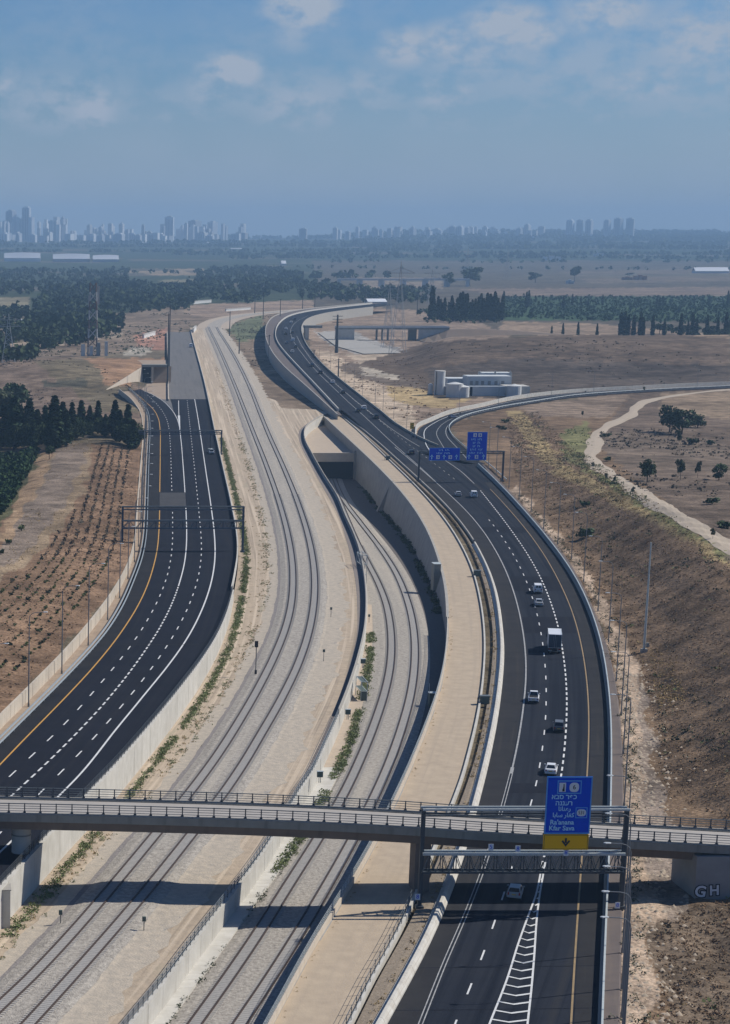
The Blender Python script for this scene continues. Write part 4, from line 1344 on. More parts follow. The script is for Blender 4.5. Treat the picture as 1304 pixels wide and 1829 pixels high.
# ------------------------------------------------------------------ slip road to the right
def polyline(pts, n, z=0.0, zf=None):
    w = np.array([P(x, y, z) for x, y in pts])
    d = np.concatenate([[0], np.cumsum(np.linalg.norm(np.diff(w, axis=0), axis=1))])
    fx, fy = pchip(d, w[:, 0]), pchip(d, w[:, 1])
    s = np.linspace(0, d[-1], n)
    q = np.stack([fx(s), fy(s), np.full(n, z)], 1)
    return q


ro = polyline([(760, 812), (748, 795), (745, 780), (750, 765), (771, 753), (804, 740), (858, 728), (920, 714.5), (1024, 702), (1149, 695), (1304, 688), (1450, 683)], 90, .12)
ri = polyline([(870, 838), (835, 804), (812, 784), (804, 768), (812, 757), (838, 744), (889, 732), (950, 721), (1040, 708.5), (1160, 700), (1304, 693), (1450, 688)], 90, .12)
ro[:3, 2] = .02
ri[:3, 2] = .02
strip('road', widen(ro, ri, 6), M['asphalt_old'], 'slip road bending away to the right behind the blue signs')
rb_ = polyline([(742, 783), (747, 763), (771, 752), (804, 738.6), (858, 726.7), (920, 713), (1024, 701), (1149, 694), (1304, 687), (1450, 682)], 90, 0)
wall('parapet', 'bright white parapet along the outside of the right slip road', rb_ + (0, 0, 1.7), rb_[:, 2] - .5, .55, M['barrier'], 0, 0, None, 'parapet')
for t, w_, m_, lab in ((.16, .3, M['paint'], 'left edge line of the right slip road'), (.50, .22, M['paint_worn'], 'lane line of the right slip road'), (.80, .25, M['paint_worn'], 'right edge line of the right slip road')):
    c_ = (ro * (1 - t) + ri * t)[4:] + (0, 0, .05)
    n_ = normals(c_)
    a_, b_ = c_.copy(), c_.copy()
    a_[:, :2] -= n_ * w_ / 2
    b_[:, :2] += n_ * w_ / 2
    tag(MB().loft([a_, b_]).build('road_marking', m_), lab, None, None, 'structure')
rin = polyline([(905, 860), (870, 829), (833, 802), (811, 783), (802, 767), (809, 755), (838, 741.5), (889, 729.5), (950, 719), (1040, 706), (1160, 697.5), (1304, 690.5)], 80, 0)
guardrail('guardrail', 'low steel guardrail inside the bend of the right slip road', rin + (0, 0, .1), m=M['steel_light'])
gp = [P(742, 784, .06), P(747, 778, .06), P(764, 800, .06), P(790, 822, .06), P(770, 812, .06)]
tag(MB().add(gp, [(4, 3, 2, 1, 0)]).build('gore', M['asphalt_path']), 'grey paved wedge where the right slip road leaves the highway', None, None, 'structure')

# ------------------------------------------------------------------ road bridge across everything
YB0, YB1 = 265.0, 273.6
bz = [PY(px, py, YB0) for px, py in ((-330, 1449), (0, 1454), (435, 1465), (751, 1480), (850, 1487), (1240, 1509), (1420, 1519))]
bzf = pchip([p[0] for p in bz], [p[2] for p in bz])
XA, XB = bz[0][0], bz[-1][0]
bx_ = np.linspace(XA, XB, 61)


def bline(Y, dz):
    return np.stack([bx_, np.full_like(bx_, Y), bzf(bx_) + dz], 1)


br = thing('road_bridge', 'concrete road bridge crossing above both railways and the highways', 'bridge', (bx_[30], YB0, 0))


def bprof(name, m, pts):
    return MB().loft([bline(Y, dz) for Y, dz in pts], closed=True, caps=True).build(name, m, br)


bprof('deck', M['concrete_dark'], [(YB0, 0), (YB0, -.95), (YB0 + .35, -.98), (YB1 - .35, -.98), (YB1, -.95), (YB1, 0), (YB1 - .8, .002), (YB1 - .8, -.16), (YB0 + .8, -.16), (YB0 + .8, .002)])
bprof('girder', M['concrete_girder'], [(YB0 + .9, -.97), (YB0 + 1.5, -2.3), (YB1 - 1.5, -2.3), (YB1 - .9, -.97)])
MB().loft([bline(YB0 + .82, -.14), bline(YB1 - .82, -.14)]).build('road_surface', M['deck_pale'], br)
for Y in (YB0 + .12, YB1 - .5):
    MB().loft([bline(Y, .004), bline(Y, .16), bline(Y + .38, .16), bline(Y + .38, .004)], closed=True, caps=True).build('kerb', M['concrete'], br)
pme = MB().box((0, 0, .6), (.13, .13, 1.2)).box((0, 0, .06), (.30, .30, .14)).mesh('railing_post', M['steel_dark'])
for Y in (YB0 + .3, YB1 - .3):
    for x in np.arange(XA + .5, XB, 1.93):
        inst('railing_post', pme, br, (x - br.location.x, Y - YB0, float(bzf(x)) + .16))
    for hz_, w_ in ((.40, .06), (.72, .06), (1.02, .06), (1.34, .10)):
        MB().loft([bline(Y - w_ / 2, hz_ - w_), bline(Y - w_ / 2, hz_), bline(Y + w_ / 2, hz_), bline(Y + w_ / 2, hz_ - w_)], closed=True, caps=True).build('rail', M['steel_mid'], br)
pc = P(38, 1562, 4.6)
pc = PY(38, 1500, 269.0)
MB().cyl((pc[0], 269, 2.5), (pc[0], 269, float(bzf(pc[0])) - 2.35), 1.2, n=24).build('pier', M['concrete_white'], br)
MB().cyl((pc[0], 269, 7.0), (pc[0], 269, 7.18), 1.26, n=24).build('pier_band', M['concrete_dark'], br)
pr_ = PY(748, 1560, 268.0)
MB().box((pr_[0] + .3, 269, float(bzf(pr_[0])) / 2 - 1.3), (1.9, 3.2, float(bzf(pr_[0])) - 2.1)).build('pier', M['concrete_girder'], br)
ab = PY(1243, 1570, 264.6)
abx = ab[0]
zt = float(bzf(abx + 6))
abm = MB().box((abx + 9, 269.2, (zt - 1.0) / 2 - 1.3), (18, 9.0, zt - .9 + 2.4)).build('abutment', M['concrete_grey'], br)


cbp = P(-8, 1652, 0)
cbk = thing('concrete_block', 'pale concrete block at the left edge below the bridge, against the white wall', 'block', cbp)
MB().box((0, 0, 2.3), (3.4, 2.6, 4.6)).build('block_body', M['concrete_white'], cbk, local=True)
MB().box((0, 0, 4.66), (3.6, 2.8, .12)).build('coping', M['concrete'], cbk, local=True)


def text(body, size, loc, m, parent=None, align='CENTER', rz=0.0, name='lettering', bold=.0, ext=.012, rx=math.pi / 2, sx=1.0):
    cu = bpy.data.curves.new(name, 'FONT')
    cu.body = body
    cu.size = size
    cu.align_x = align
    cu.align_y = 'CENTER'
    cu.extrude = ext
    cu.offset = bold
    cu.resolution_u = 3
    t = bpy.data.objects.new(name, cu)
    COL.objects.link(t)
    bpy.context.view_layer.update()
    me = bpy.data.meshes.new_from_object(t.evaluated_get(bpy.context.evaluated_depsgraph_get()))
    COL.objects.unlink(t)
    bpy.data.objects.remove(t)
    me.name = name
    me.materials.clear()
    me.materials.append(m)
    o = bpy.data.objects.new(name, me)
    COL.objects.link(o)
    o.location, o.rotation_euler, o.scale = tuple(float(c) for c in loc), (rx, 0, rz), (sx, 1, 1)
    if parent is not None:
        o.parent = parent
    return o


g0 = PY(1263, 1610, 264.7)
for ch, dx, tilt, sc_, dz_ in (('G', -.95, .10, 1.0, -.05), ('H', .75, -.07, .88, .10)):
    for nm, m_, bo, dy in (('graffiti_outline', M['sign_black'], .17, -.43), ('graffiti', M['graffiti'], .055, -.45)):
        gl_ = text(ch, 1.95 * sc_, (g0[0] - br.location.x + dx, dy, g0[2] + 1.3 + dz_), m_, br, bold=bo, name=nm)
        gl_.rotation_euler[1] = tilt


# ------------------------------------------------------------------ sign gantries
def gantry(label, xl, xr, Y, zb, ztop, zlo=None, hlo=2.2, w=.55, dY=1.1, light=False, group=None, m=None, mtube=None, div=9, bw=.12):
    m = m or M['steel_dark']
    mt = mtube or M['steel_light']
    root = thing('sign_gantry', label, 'gantry', ((xl + xr) / 2, Y, zb), group=group)
    for x in (xl, xr):
        MB().box((x, Y, (zb + ztop) / 2), (w, w, ztop - zb)).box((x, Y, zb + .2), (w * 2.0, w * 2.0, .4)).build('post', m, root)
    z1 = ztop
    for y in (Y - dY / 2, Y + dY / 2):
        MB().bar((xl - w / 2, y, z1), (xr + w / 2, y, z1), .24).build('top_chord', mt, root)
        MB().bar((xl, y, z1 - .75), (xr, y, z1 - .75), .16).build('lower_chord', m, root)
    if zlo is not None:
        for y in (Y - dY / 2, Y + dY / 2):
            MB().bar((xl, y, zlo), (xr, y, zlo), .30).build('top_chord', mt, root)
            MB().bar((xl, y, zlo - hlo), (xr, y, zlo - hlo), .22).build('lower_chord', m, root)
        MB().box(((xl + xr) / 2, Y, zlo - hlo - .1), (xr - xl, dY * .8, .06)).build('walkway', M['steel_mesh'], root)
    xs = np.linspace(xl, xr, div * 2 + 1)
    for y in (Y - dY / 2, Y + dY / 2):
        for i in range(len(xs) - 1):
            zs = [(z1, z1 - .75)] + ([(zlo, zlo - hlo)] if zlo is not None else [])
            for (za, zb_) in zs[-1:]:
                p0 = (xs[i], y, za if i % 2 else zb_)
                p1 = (xs[i + 1], y, zb_ if i % 2 else za)
                MB().bar(p0, p1, bw).build('brace', M['steel_mid'], root)
                if i % 2:
                    MB().bar((xs[i], y, za), (xs[i], y, zb_), .10).build('upright', m, root)
    if zlo is not None:
        for x in xs[::2]:
            MB().bar((x, Y - dY / 2, zlo), (x, Y + dY / 2, zlo), .1).build('cross_tie', m, root)
    return root


YG = 260.5
gl, grr = PY(748, 1640, YG), PY(1106, 1650, YG)
ztop = PY(940, 1444, YG)[2]
zlo = PY(930, 1523, YG)[2]
zlb = PY(930, 1556, YG)[2]
gant = gantry('tall steel gantry over the highway in front of the bridge, carrying the big sign', gl[0], grr[0], YG, 0.0, ztop, zlo, zlo - zlb, .46, 1.3, div=15, bw=.085)


def plate(name, root, m, x0, x1, z0_, z1_, Y, th=.08):
    return MB().box(((x0 + x1) / 2, Y, (z0_ + z1_) / 2), (x1 - x0, th, z1_ - z0_)).build(name, m, root)


def rim(root, m, x0, x1, z0_, z1_, Y, w, th=.03):
    mb = MB()
    mb.box(((x0 + x1) / 2, Y, z1_ - w / 2), (x1 - x0, th, w)).box(((x0 + x1) / 2, Y, z0_ + w / 2), (x1 - x0, th, w))
    mb.box((x0 + w / 2, Y, (z0_ + z1_) / 2), (w, th, z1_ - z0_ - 2 * w - .01)).box((x1 - w / 2, Y, (z0_ + z1_) / 2), (w, th, z1_ - z0_ - 2 * w - .01))
    return mb.build('rim', m, root)


YS = YG - 1.0
tl_, tr_, bl_, br_ = PY(978, 1387, YS), PY(1058, 1390, YS), PY(971, 1489, YS), PY(1053, 1493, YS)
x0, x1 = (tl_[0] + bl_[0]) / 2, (tr_[0] + br_[0]) / 2
zt_, zm = tl_[2], bl_[2]
zy = PY(1010, 1518, YS)[2]
sg = thing('road_sign', 'big blue motorway sign with Hebrew, Arabic and English names over a yellow panel', 'sign', ((x0 + x1) / 2, YS, zy))
SH, SW = zt_ - zm, x1 - x0
plate('blue_panel', sg, M['sign_blue'], x0, x1, zm, zt_, YS)
rim(sg, M['sign_rim'], x0, x1, zm, zt_, YS - .055, .14)
plate('back_frame', sg, M['sign_back'], x0 + .1, x1 - .1, zy + .1, zt_ - .1, YS + .12, .12)
for fx in (.25, .75):
    MB().bar((x0 + SW * fx, YS + .25, zy), (x0 + SW * fx, YS + .25, zt_), .16).build('support', M['steel_dark'], sg)


def sx(f):
    return x0 + SW * f - sg.location.x


def sz(f):
    return zt_ - SH * f - sg.location.z


def spanel(name, m, fx0, fx1, fz0, fz1, dy, th=.02):
    return MB().box(((sx(fx0) + sx(fx1)) / 2, dy, (sz(fz0) + sz(fz1)) / 2), (sx(fx1) - sx(fx0), th, sz(fz0) - sz(fz1))).build(name, m, sg, local=True)


# two framed pictograms at the top
spanel('pictogram_frame', M['sign_rim'], .235, .765, .065, .30, -.055)
spanel('pictogram_ground', M['sign_blue'], .258, .742, .085, .28, -.070)
spanel('pictogram', M['sign_white'], .275, .42, .105, .265, -.085)
MB().loft([[(sx(.345), -.10, sz(.255)), (sx(.345), -.10, sz(.245))], [(sx(.395), -.10, sz(.255)), (sx(.395), -.10, sz(.235))], [(sx(.375), -.10, sz(.125)), (sx(.385), -.10, sz(.13))]], closed=True, caps=True).build('tower_symbol', M['sign_black'], sg, local=True)
MB().box((sx(.37), -.10, sz(.235)), (.26, .02, .30)).box((sx(.375), -.10, sz(.17)), (.10, .02, .62)).build('tower_symbol', M['sign_black'], sg, local=True)


def disc(name, m, cx, cz, rx, rz, y, n=24):
    mb = MB()
    a = 2 * np.pi * np.arange(n) / n
    f_ = np.stack([cx + rx * np.sign(np.cos(a)) * np.abs(np.cos(a)) ** .75, np.full(n, y), cz + rz * np.sign(np.sin(a)) * np.abs(np.sin(a)) ** .75], 1)
    bk = f_ + (0, .012, 0)
    mb.add(np.vstack([f_, bk]), [tuple(range(n))] + [(k, n + k, n + (k + 1) % n, (k + 1) % n) for k in range(n)])
    return mb.build(name, m, sg, local=True)


disc('road_shield', M['sign_white'], sx(.605), sz(.185), SW * .105, SH * .082, -.095)
text('6', .78, (sx(.605), -.115, sz(.185)), M['sign_black'], sg)
spanel('shield_frame', M['sign_rim'], .665, .925, .535, .725, -.055)
spanel('shield_ground', M['sign_blue'], .685, .905, .55, .71, -.070)
disc('road_shield', M['sign_white'], sx(.795), sz(.63), SW * .10, SH * .062, -.085)
text('531', .62, (sx(.795), -.105, sz(.63)), M['sign_black'], sg, sx=.85)
rows_t = [('\u05d0\u05d1\u05e1 \u05e8\u05e4\u05db', .40, .355, .80), ('\u05d4\u05e0\u05e0\u05e2\u05e8', .40, .465, .80),
          ('\ufe8e\ufee7\ufe8e\ufee8\ufecb\ufead', .42, .565, .74), ('\ufe8e\ufe91\ufe8e\ufeb3 \ufead\ufe8e\ufed4\ufedb', .40, .675, .74),
          ("Ra'anana", .38, .80, .82), ('Kfar Sava', .38, .905, .82)]
for body, fx, fz, s in rows_t:
    text(body, s, (sx(fx), -.06, sz(fz)), M['sign_text'], sg, bold=.018)
# yellow lane panel
yp0 = zm - .10
plate('yellow_panel', sg, M['sign_yellow'], x0 - .05, x1 - .05, zy, yp0, YS)
rim(sg, M['sign_black'], x0 + .05, x1 - .15, zy + .10, yp0 - .10, YS - .055, .035)
cxa, cza = (x0 + x1) / 2 - .05 - sg.location.x, (zy + yp0) / 2 - sg.location.z
mb = MB()
mb.box((cxa, -.06, cza + .22), (.24, .03, .62))
mb.loft([[(cxa - .52, -.07, cza + .12), (cxa - .36, -.07, cza + .28)], [(cxa, -.07, cza - .55), (cxa, -.07, cza - .20)], [(cxa + .52, -.07, cza + .12), (cxa + .36, -.07, cza + .28)]])
mb.build('arrow', M['sign_black'], sg, local=True)
# small white number boards on the gantry
for k, (px, py, Yk, w_, bod, lab) in enumerate(((877, 1513, YG - .9, .62, '5', 'small white number board left on the gantry beam'), (925, 1516, YG - .9, .62, '8', 'small white number board in the middle of the gantry beam'),
                                          (1011, 1523, YG - .9, .62, '8', 'small white number board under the yellow panel'), (746, 1602, YG - .5, .62, '8', 'small white number board on the left gantry post'),
                                          (1103, 1617, YG - .5, .62, '8', 'small white number board on the right gantry post'))):
    p = PY(px, py, Yk)
    t_ = thing('number_board', lab, 'sign', (p[0], Yk, p[2] - .38), group='number boards on the gantry')
    MB().box((0, 0, .38), (w_, .04, .78)).build('board', M['sign_white'], t_, local=True)
    text(bod, .72, (0, -.03, .40), M['sign_blue'], t_)
    MB().bar((0, .04, .38), (0, .36, .38), .06).build('bracket', M['steel_dark'], t_, local=True)

# two empty gantries over the new left road
for (xl_, xr_, yb_, yt_, ym_, lab) in ((218, 433, 985, 905, 930, 'nearer empty dark gantry over the new left road'), (241, 395, 812, 769, None, 'farther empty dark gantry over the new left road')):
    zz_ = 1.2 if ym_ else .5
    b_ = P((xl_ + xr_) / 2, yb_, zz_)
    Yg = b_[1]
    a0, a1 = PY(xl_, yb_, Yg), PY(xr_, yb_, Yg)
    zt1 = PY(320, yt_, Yg)[2]
    gantry(lab, a0[0], a1[0], Yg, min(a0[2], 1.0), zt1, PY(320, ym_, Yg)[2] if ym_ else zt1, (1.9 if ym_ else 1.3), .5, 1.2, m=M['gantry_blue'], mtube=M['steel_mid'])

# far sign gantry on the highway
fb = P(745, 860, 0)
Yf = fb[1]
fr = PY(897, 862, Yf)
ztf = PY(820, 806, Yf)[2]
fl = PY(747, 860, Yf)
gantry('slim gantry over the highway before the slip road, carrying two blue signs', fl[0], fr[0], Yf, 0.0, ztf, None, w=.55, m=M['steel_dark'], mtube=M['steel_mid'], div=12)


def bluesign(label, px0, px1, py0, py1, Y, texts, arrows):
    a, b = PY(px0, py0, Y), PY(px1, py1, Y)
    root = thing('road_sign', label, 'sign', ((a[0] + b[0]) / 2, Y, b[2]))
    w, h = b[0] - a[0], a[2] - b[2]
    plate('blue_panel', root, M['sign_blue'], a[0], b[0], b[2], a[2], Y)
    rim(root, M['sign_rim'], a[0], b[0], b[2], a[2], Y - .055, .12)
    plate('back_frame', root, M['sign_back'], a[0] + .2, b[0] - .2, b[2] + .2, a[2] - .2, Y + .12, .1)
    for (n, fx, fz, s) in texts:            # lettering too far off to read: short worn strokes
        mb, x = MB(), (fx - .5) * w - n * .26
        for k in range(n):
            hh_ = s * h * (.55 + .3 * ((k * 5 + n) % 3) / 2)
            if k != n // 2:
                mb.box((x, -.06, h * (1 - fz)), (.16, .02, hh_)).box((x + .16, -.06, h * (1 - fz) + hh_ * (.35 if k % 2 else -.35)), (.2, .02, hh_ * .25))
            x += .52
        mb.build('lettering', M['sign_text'], root, local=True)
    for (kind, fx, fz) in arrows:
        cx, cz = (fx - .5) * w, h * (1 - fz)
        if kind == 'up':
            MB().box((cx, -.065, cz - .25), (.28, .03, .9)).loft([[(cx - .55, -.075, cz + .1), (cx - .3, -.075, cz + .1)], [(cx, -.075, cz + .85), (cx, -.075, cz + .45)], [(cx + .55, -.075, cz + .1), (cx + .3, -.075, cz + .1)]]).build('arrow', M['sign_text'], root, local=True)
        else:
            MB().box((cx, -.065, cz), (1.15, .03, 1.25)).build('shield', M['sign_white'], root, local=True)
            MB().box((cx, -.085, cz), (.22, .02, .8)).box((cx + .2, -.085, cz - .1), (.3, .02, .2)).build('shield_mark', M['sign_blue'], root, local=True)
    return root


bluesign('wide blue direction sign with three arrows on the far gantry', 767, 821, 800, 822.5, Yf - .9, [(7, .5, .17, .17), (9, .48, .42, .17)], [('up', .09, .73), ('shield', .29, .73), ('up', .49, .73), ('shield', .69, .73), ('up', .89, .73)])
bluesign('tall blue direction sign with two white shields at its top on the far gantry', 835.5, 868.5, 771.5, 822, Yf - .9, [(7, .5, .26, .09), (5, .5, .38, .09), (5, .5, .50, .09), (8, .5, .62, .085), (9, .5, .74, .085)], [('shield', .38, .11), ('shield', .63, .11), ('up', .12, .88), ('shield', .5, .88), ('up', .85, .88)])

# small orange marker in the nose of the slip road
op = P(735, 786, 0)
mk = thing('marker_sign', 'small orange marker sign with black slanting stripes in the nose of the slip road', 'sign', (op[0], op[1], 0))
oz = PY(735, 766, op[1])[2]
ot = PY(735, 755, op[1])[2]
wq = 1.55
MB().bar((0, .05, 0), (0, .05, oz), .14).build('post', M['steel'], mk, local=True)
MB().box((0, 0, (oz + ot) / 2), (wq, .06, ot - oz)).build('panel', M['sign_yellow'], mk, local=True)
for k in range(3):
    zc_ = oz + (ot - oz) * (k + .5) / 3
    MB().bar((-.6, -.05, zc_ - .35), (.6, -.05, zc_ + .35), .03, .22).build('stripe', M['sign_black'], mk, local=True)


# ------------------------------------------------------------------ lamps, poles, boxes
def make_lamp(label, base, h, arm, group):
    t = thing('street_lamp', label, 'street lamp', base, group=group)
    s = 1 if arm > 0 else -1
    MB().cyl((0, 0, 0), (0, 0, .6), .17, n=8).cyl((0, 0, .6), (0, 0, h - 1.0), .115, .075, n=8).build('pole', M['pole_grey'], t, local=True)
    mb = MB()
    pts = [(0, 0, h - 1.0), (s * .12, 0, h - .5), (s * .5, 0, h - .15), (s * 1.1, 0, h), (arm, 0, h + .05)]
    for a, b in zip(pts[:-1], pts[1:]):
        mb.cyl(a, b, .055, n=6)
    mb.build('arm', M['pole_grey'], t, local=True)
    mb = MB()
    L = [(-.36, .08, .0), (-.24, .17, .05), (.28, .19, .06), (.44, .10, .02)]
    rings = []
    for k in range(8):
        a = 2 * math.pi * k / 8
        rings.append([(arm + s * (.35 + q[0]), q[1] * math.cos(a) * 1.15, h + .08 + q[1] * .5 * math.sin(a)) for q in L])
    mb.loft([np.array(r) for r in rings], closed=True)
    mb.build('lamp_head', M['lamp_white'], t, local=True)
    return t


ORD = 'first second third fourth fifth sixth seventh eighth ninth tenth eleventh twelfth thirteenth fourteenth fifteenth sixteenth seventeenth eighteenth nineteenth twentieth twenty-first twenty-second twenty-third twenty-fourth twenty-fifth twenty-sixth twenty-seventh twenty-eighth twenty-ninth thirtieth'.split()
lampR = None
right_bases = [(909, 871.6), (927.3, 892.5), (948.5, 915), (970.8, 944.7), (996, 972.6), (1020.6, 999), (1042.5, 1039), (1068, 1091.5), (1086.8, 1147), (1100.7, 1217), (1109.4, 1278), (1113, 1347), (1114.6, 1441)]
rest = [(872, 838), (886, 850)]
Ls = [P(x, y, 0) for x, y in right_bases + rest]
xlast = 1115.0
for Yl in (261.5, 243.5, 231, 222, 213, 204.5):
    yy = float(proj(np.array(0.), np.array(Yl), np.array(0.))[1])
    q = P(1112.5 - (yy - 1640) * .012, yy, 0)
    Ls.append(q)
Ls.sort(key=lambda p: -p[1])
Ls.sort(key=lambda p: p[1])
for i, p in enumerate(Ls):
    lab = ORD[i] + ' street lamp from the bottom edge along the right side of the busy highway'
    if lampR is None:
        lampR = make_lamp(lab, p, 16.3, -2.2, 'street lamps along the right of the highway')
        kR = list(lampR.children)
    else:
        c = copy_tree(lampR, kR)
        c.location = p
        c['label'] = lab
lampL = None
lb_ = [(57.5, 1266), (119, 1204), (166, 1148), (201, 1098)]
Yl = [P(x, y, 4.3)[1] for x, y in lb_]
Yl = [Yl[0] - 29] + Yl
while Yl[-1] < 1080:
    Yl.append(Yl[-1] + 30.5)
for i, Yk in enumerate(Yl):
    p = GRAIL.at([Yk, Yk + 1], -1.7)[0]
    lab = ORD[i] + ' street lamp from the bottom along the outer guardrail of the new left road'
    if lampL is None:
        lampL = make_lamp(lab, p, 15.6, 2.2, 'street lamps along the new left road')
        kL = list(lampL.children)
    else:
        c = copy_tree(lampL, kL)
        c.location = p
        c['label'] = lab
# lamps along the far highway and its slip road
for i, (px, py, z) in enumerate([(570, 655, 6), (590, 664, 6), (616, 682, 5), (632, 697, 4), (647, 711, 3), (670, 722, 2), (684, 733, 1), (703, 748, 0), (726, 768, 0), (820, 738, 0), (890, 724, 0), (985, 709, 0), (1060, 703, 0), (1245, 694, 0)]):
    p = P(px, py, z)
    c = copy_tree(lampR, kR)
    c.location = p
    c.scale = (.72, .72, .72)
    c['label'] = (ORD[8 - i] + ' thin lamp post along the far highway, counted from the slip road') if i < 9 else (ORD[i - 9] + ' thin lamp post along the right slip road, counted from its start')
    c['group'] = 'lamp posts on the far highway and slip road'
pb = G(1150, 1165)
tp = thing('mast', 'tall bare white mast standing on the dirt right of the highway', 'mast', pb)
MB().cyl((0, 0, 0), (0, 0, 21.5), .27, .13, n=12).build('pole', M['steel_light'], tp, local=True)
MB().box((0, 0, .35), (1.1, 1.1, .7)).build('foot', M['concrete'], tp, local=True)
MB().box((.55, -.3, 1.5), (.5, .35, .8)).build('switch_box', M['grey_box'], tp, local=True)


def signal(label, base, h, big=False):
    t = thing('rail_signal', label, 'signal', base)
    MB().cyl((0, 0, 0), (0, 0, h - .8), .08 if big else .05, n=8).build('mast', M['steel_dark'], t, local=True)
    w = .62 if big else .42
    MB().box((0, 0, h - .45), (w, .3, 1.15 if big else .55)).build('signal_head', M['sign_black'] if big else M['green_box'], t, local=True)
    if big:
        MB().box((0, -.05, .55), (.38, .35, 1.1)).build('control_box', M['sign_black'], t, local=True)
        for k in range(2):
            MB().cyl((0, -.15, h - .25 - .4 * k), (0, -.32, h - .25 - .4 * k), .12, .14, n=10).build('lamp_hood', M['steel_dark'], t, local=True)
    return t


signal('black railway signal on a mast left of the upper tracks', P(456.5, 1207, 0), 6.4, True)
signal('small box on a stake beside the upper tracks, nearer of two', P(578, 1182, 0), 2.6)
signal('small box on a stake beside the upper tracks, farther of two', P(591, 1103, 0), 2.4)
signal('grey post with box at the foot of the middle wall by the weeds', P(659, 1112, -3.2), 2.0)
signal('small white post below the near bridge beside the upper track', P(257, 1664, 0), 2.0)
signal('small pale post left of the upper tracks near the bridge shadow', P(108, 1652, 0), 2.0)


def box_on_post(label, base, h, s, m):
    t = thing('cabinet', label, 'cabinet', base)
    MB().bar((-.12, 0, 0), (-.12, 0, h), .09).bar((.12, 0, 0), (.12, 0, h), .09).build('post', M['steel'], t, local=True)
    MB().box((0, -.05, h + s[2] / 2 - .1), s).build('box', m, t, local=True)
    MB().box((0, -.05, h + s[2] - .07), (s[0] + .12, s[1] + .12, .06)).build('lid', M['steel_light'], t, local=True)
    return t


for (px, py, lab) in ((571, 1398, 'grey cabinet on posts at the middle wall, nearest the bridge'), (621, 1285, 'grey cabinet on posts at the middle wall, below the cage'), (648, 1193, 'grey cabinet on posts at the middle wall, above the cage')):
    box_on_post(lab, P(px, py, -.6), 1.0, (.85, .5, .85), M['green_box'])
# stair cage on the middle wall
cb = P(645, 1248, -2.8)
cg = thing('stair_cage', 'grey mesh stair cage against the middle wall', 'cage', cb)
for sx_ in (-.55, .55):
    for sy in (-2.6, 2.6):
        MB().bar((sx_, sy, 0), (sx_, sy, 3.7), .10).build('corner_post', M['steel_light'], cg, local=True)
for z in (1.9, 3.65):
    MB().bar((-.55, -2.6, z), (.55, -2.6, z), .09).bar((-.55, 2.6, z), (.55, 2.6, z), .09).bar((-.55, -2.6, z), (-.55, 2.6, z), .09).bar((.55, -2.6, z), (.55, 2.6, z), .09).build('rail', M['steel_light'], cg, local=True)
MB().box((0, -2.55, 1.0), (1.0, .05, 1.7)).box((0, 0, 1.9), (1.0, 5.1, .06)).box((0, 0, 3.55), (1.0, 5.1, .05)).build('mesh_panel', M['green_box'], cg, local=True)
cb = P(645, 1040, -4)
fg = thing('stair_tower', 'tall white steel stair frame at the bend of the middle wall', 'frame', cb)
for sx_ in (-.7, .7):
    for sy in (-3, 3):
        MB().bar((sx_, sy, 0), (sx_, sy, 7.2), .13).build('corner_post', M['steel_light'], fg, local=True)
for z in (2.4, 4.8, 7.1):
    MB().bar((-.7, -3, z), (.7, -3, z), .11).bar((-.7, 3, z), (.7, 3, z), .11).bar((-.7, -3, z), (-.7, 3, z), .11).bar((.7, -3, z), (.7, 3, z), .11).build('rail', M['steel_light'], fg, local=True)
MB().bar((-.7, -3, 0), (.7, -3, 7.1), .09).build('brace', M['steel'], fg, local=True)
MB().bar((.7, -3, 0), (-.7, 3, 7.1), .09).build('brace', M['steel'], fg, local=True)
# boxes hung on the tall wall and beside the barrier
for (px, py, z, lab, s) in ((777, 1062, -5.6, 'dark drain housing standing against the tall shaded wall', (1.6, 3.0, 7.6)),
                            (772, 1262, -2.9, 'dark equipment box with white lid at the foot of the shaded wall', (1.3, 1.3, 2.5))):
    p = P(px, py, z)
    t = thing('equipment_box', lab, 'box', p)
    MB().box((0, 0, s[2] / 2), s).build('housing', M['concrete_dark'] if s[2] > 5 else M['green_box'], t, local=True)
    MB().box((0, 0, s[2] + .06), (s[0] + .2, s[1] + .2, .12)).build('lid', M['steel_light'], t, local=True)
    if s[2] < 5:
        MB().bar((-.6, .3, s[2] - .1), (-.6, .3, s[2] + 1.7), .07).build('aerial', M['steel_light'], t, local=True)
for (px, py, lab) in ((852, 1030, 'dark cabinet straddling the roadside drain, farther of two'), (865, 1258, 'dark cabinet straddling the roadside drain, nearer of two'), (693, 822, 'dark cabinet on the far kerb of the tan strip')):
    p = P(px, py, 0)
    t = thing('cabinet', lab, 'cabinet', p)
    MB().box((0, 0, .8), (1.5, 1.1, 1.4)).build('housing', M['green_box'], t, local=True)
    MB().box((0, 0, 1.54), (1.7, 1.25, .1)).build('lid', M['steel_mid'], t, local=True)
    MB().bar((-1.2, 0, 0), (-1.2, 0, 1.2), .1).bar((-1.2, 0, 1.1), (-.7, 0, 1.1), .1).build('bracket', M['steel_dark'], t, local=True)
for (px, py, lab, s) in ((1225, 1545, 'white utility post beside the bridge abutment, rear one', 1.3), (1229, 1562, 'white utility box beside the bridge abutment, middle one', 1.6), (1226, 1578, 'white utility box beside the bridge abutment, front one', 1.1)):
    p = G(px, py)
    t = thing('utility_box', lab, 'box', p)
    MB().box((0, 0, s / 2), (.55, .45, s)).build('housing', M['white_wall'], t, local=True)
    MB().box((0, 0, s + .04), (.65, .55, .08)).build('lid', M['concrete_white'], t, local=True)

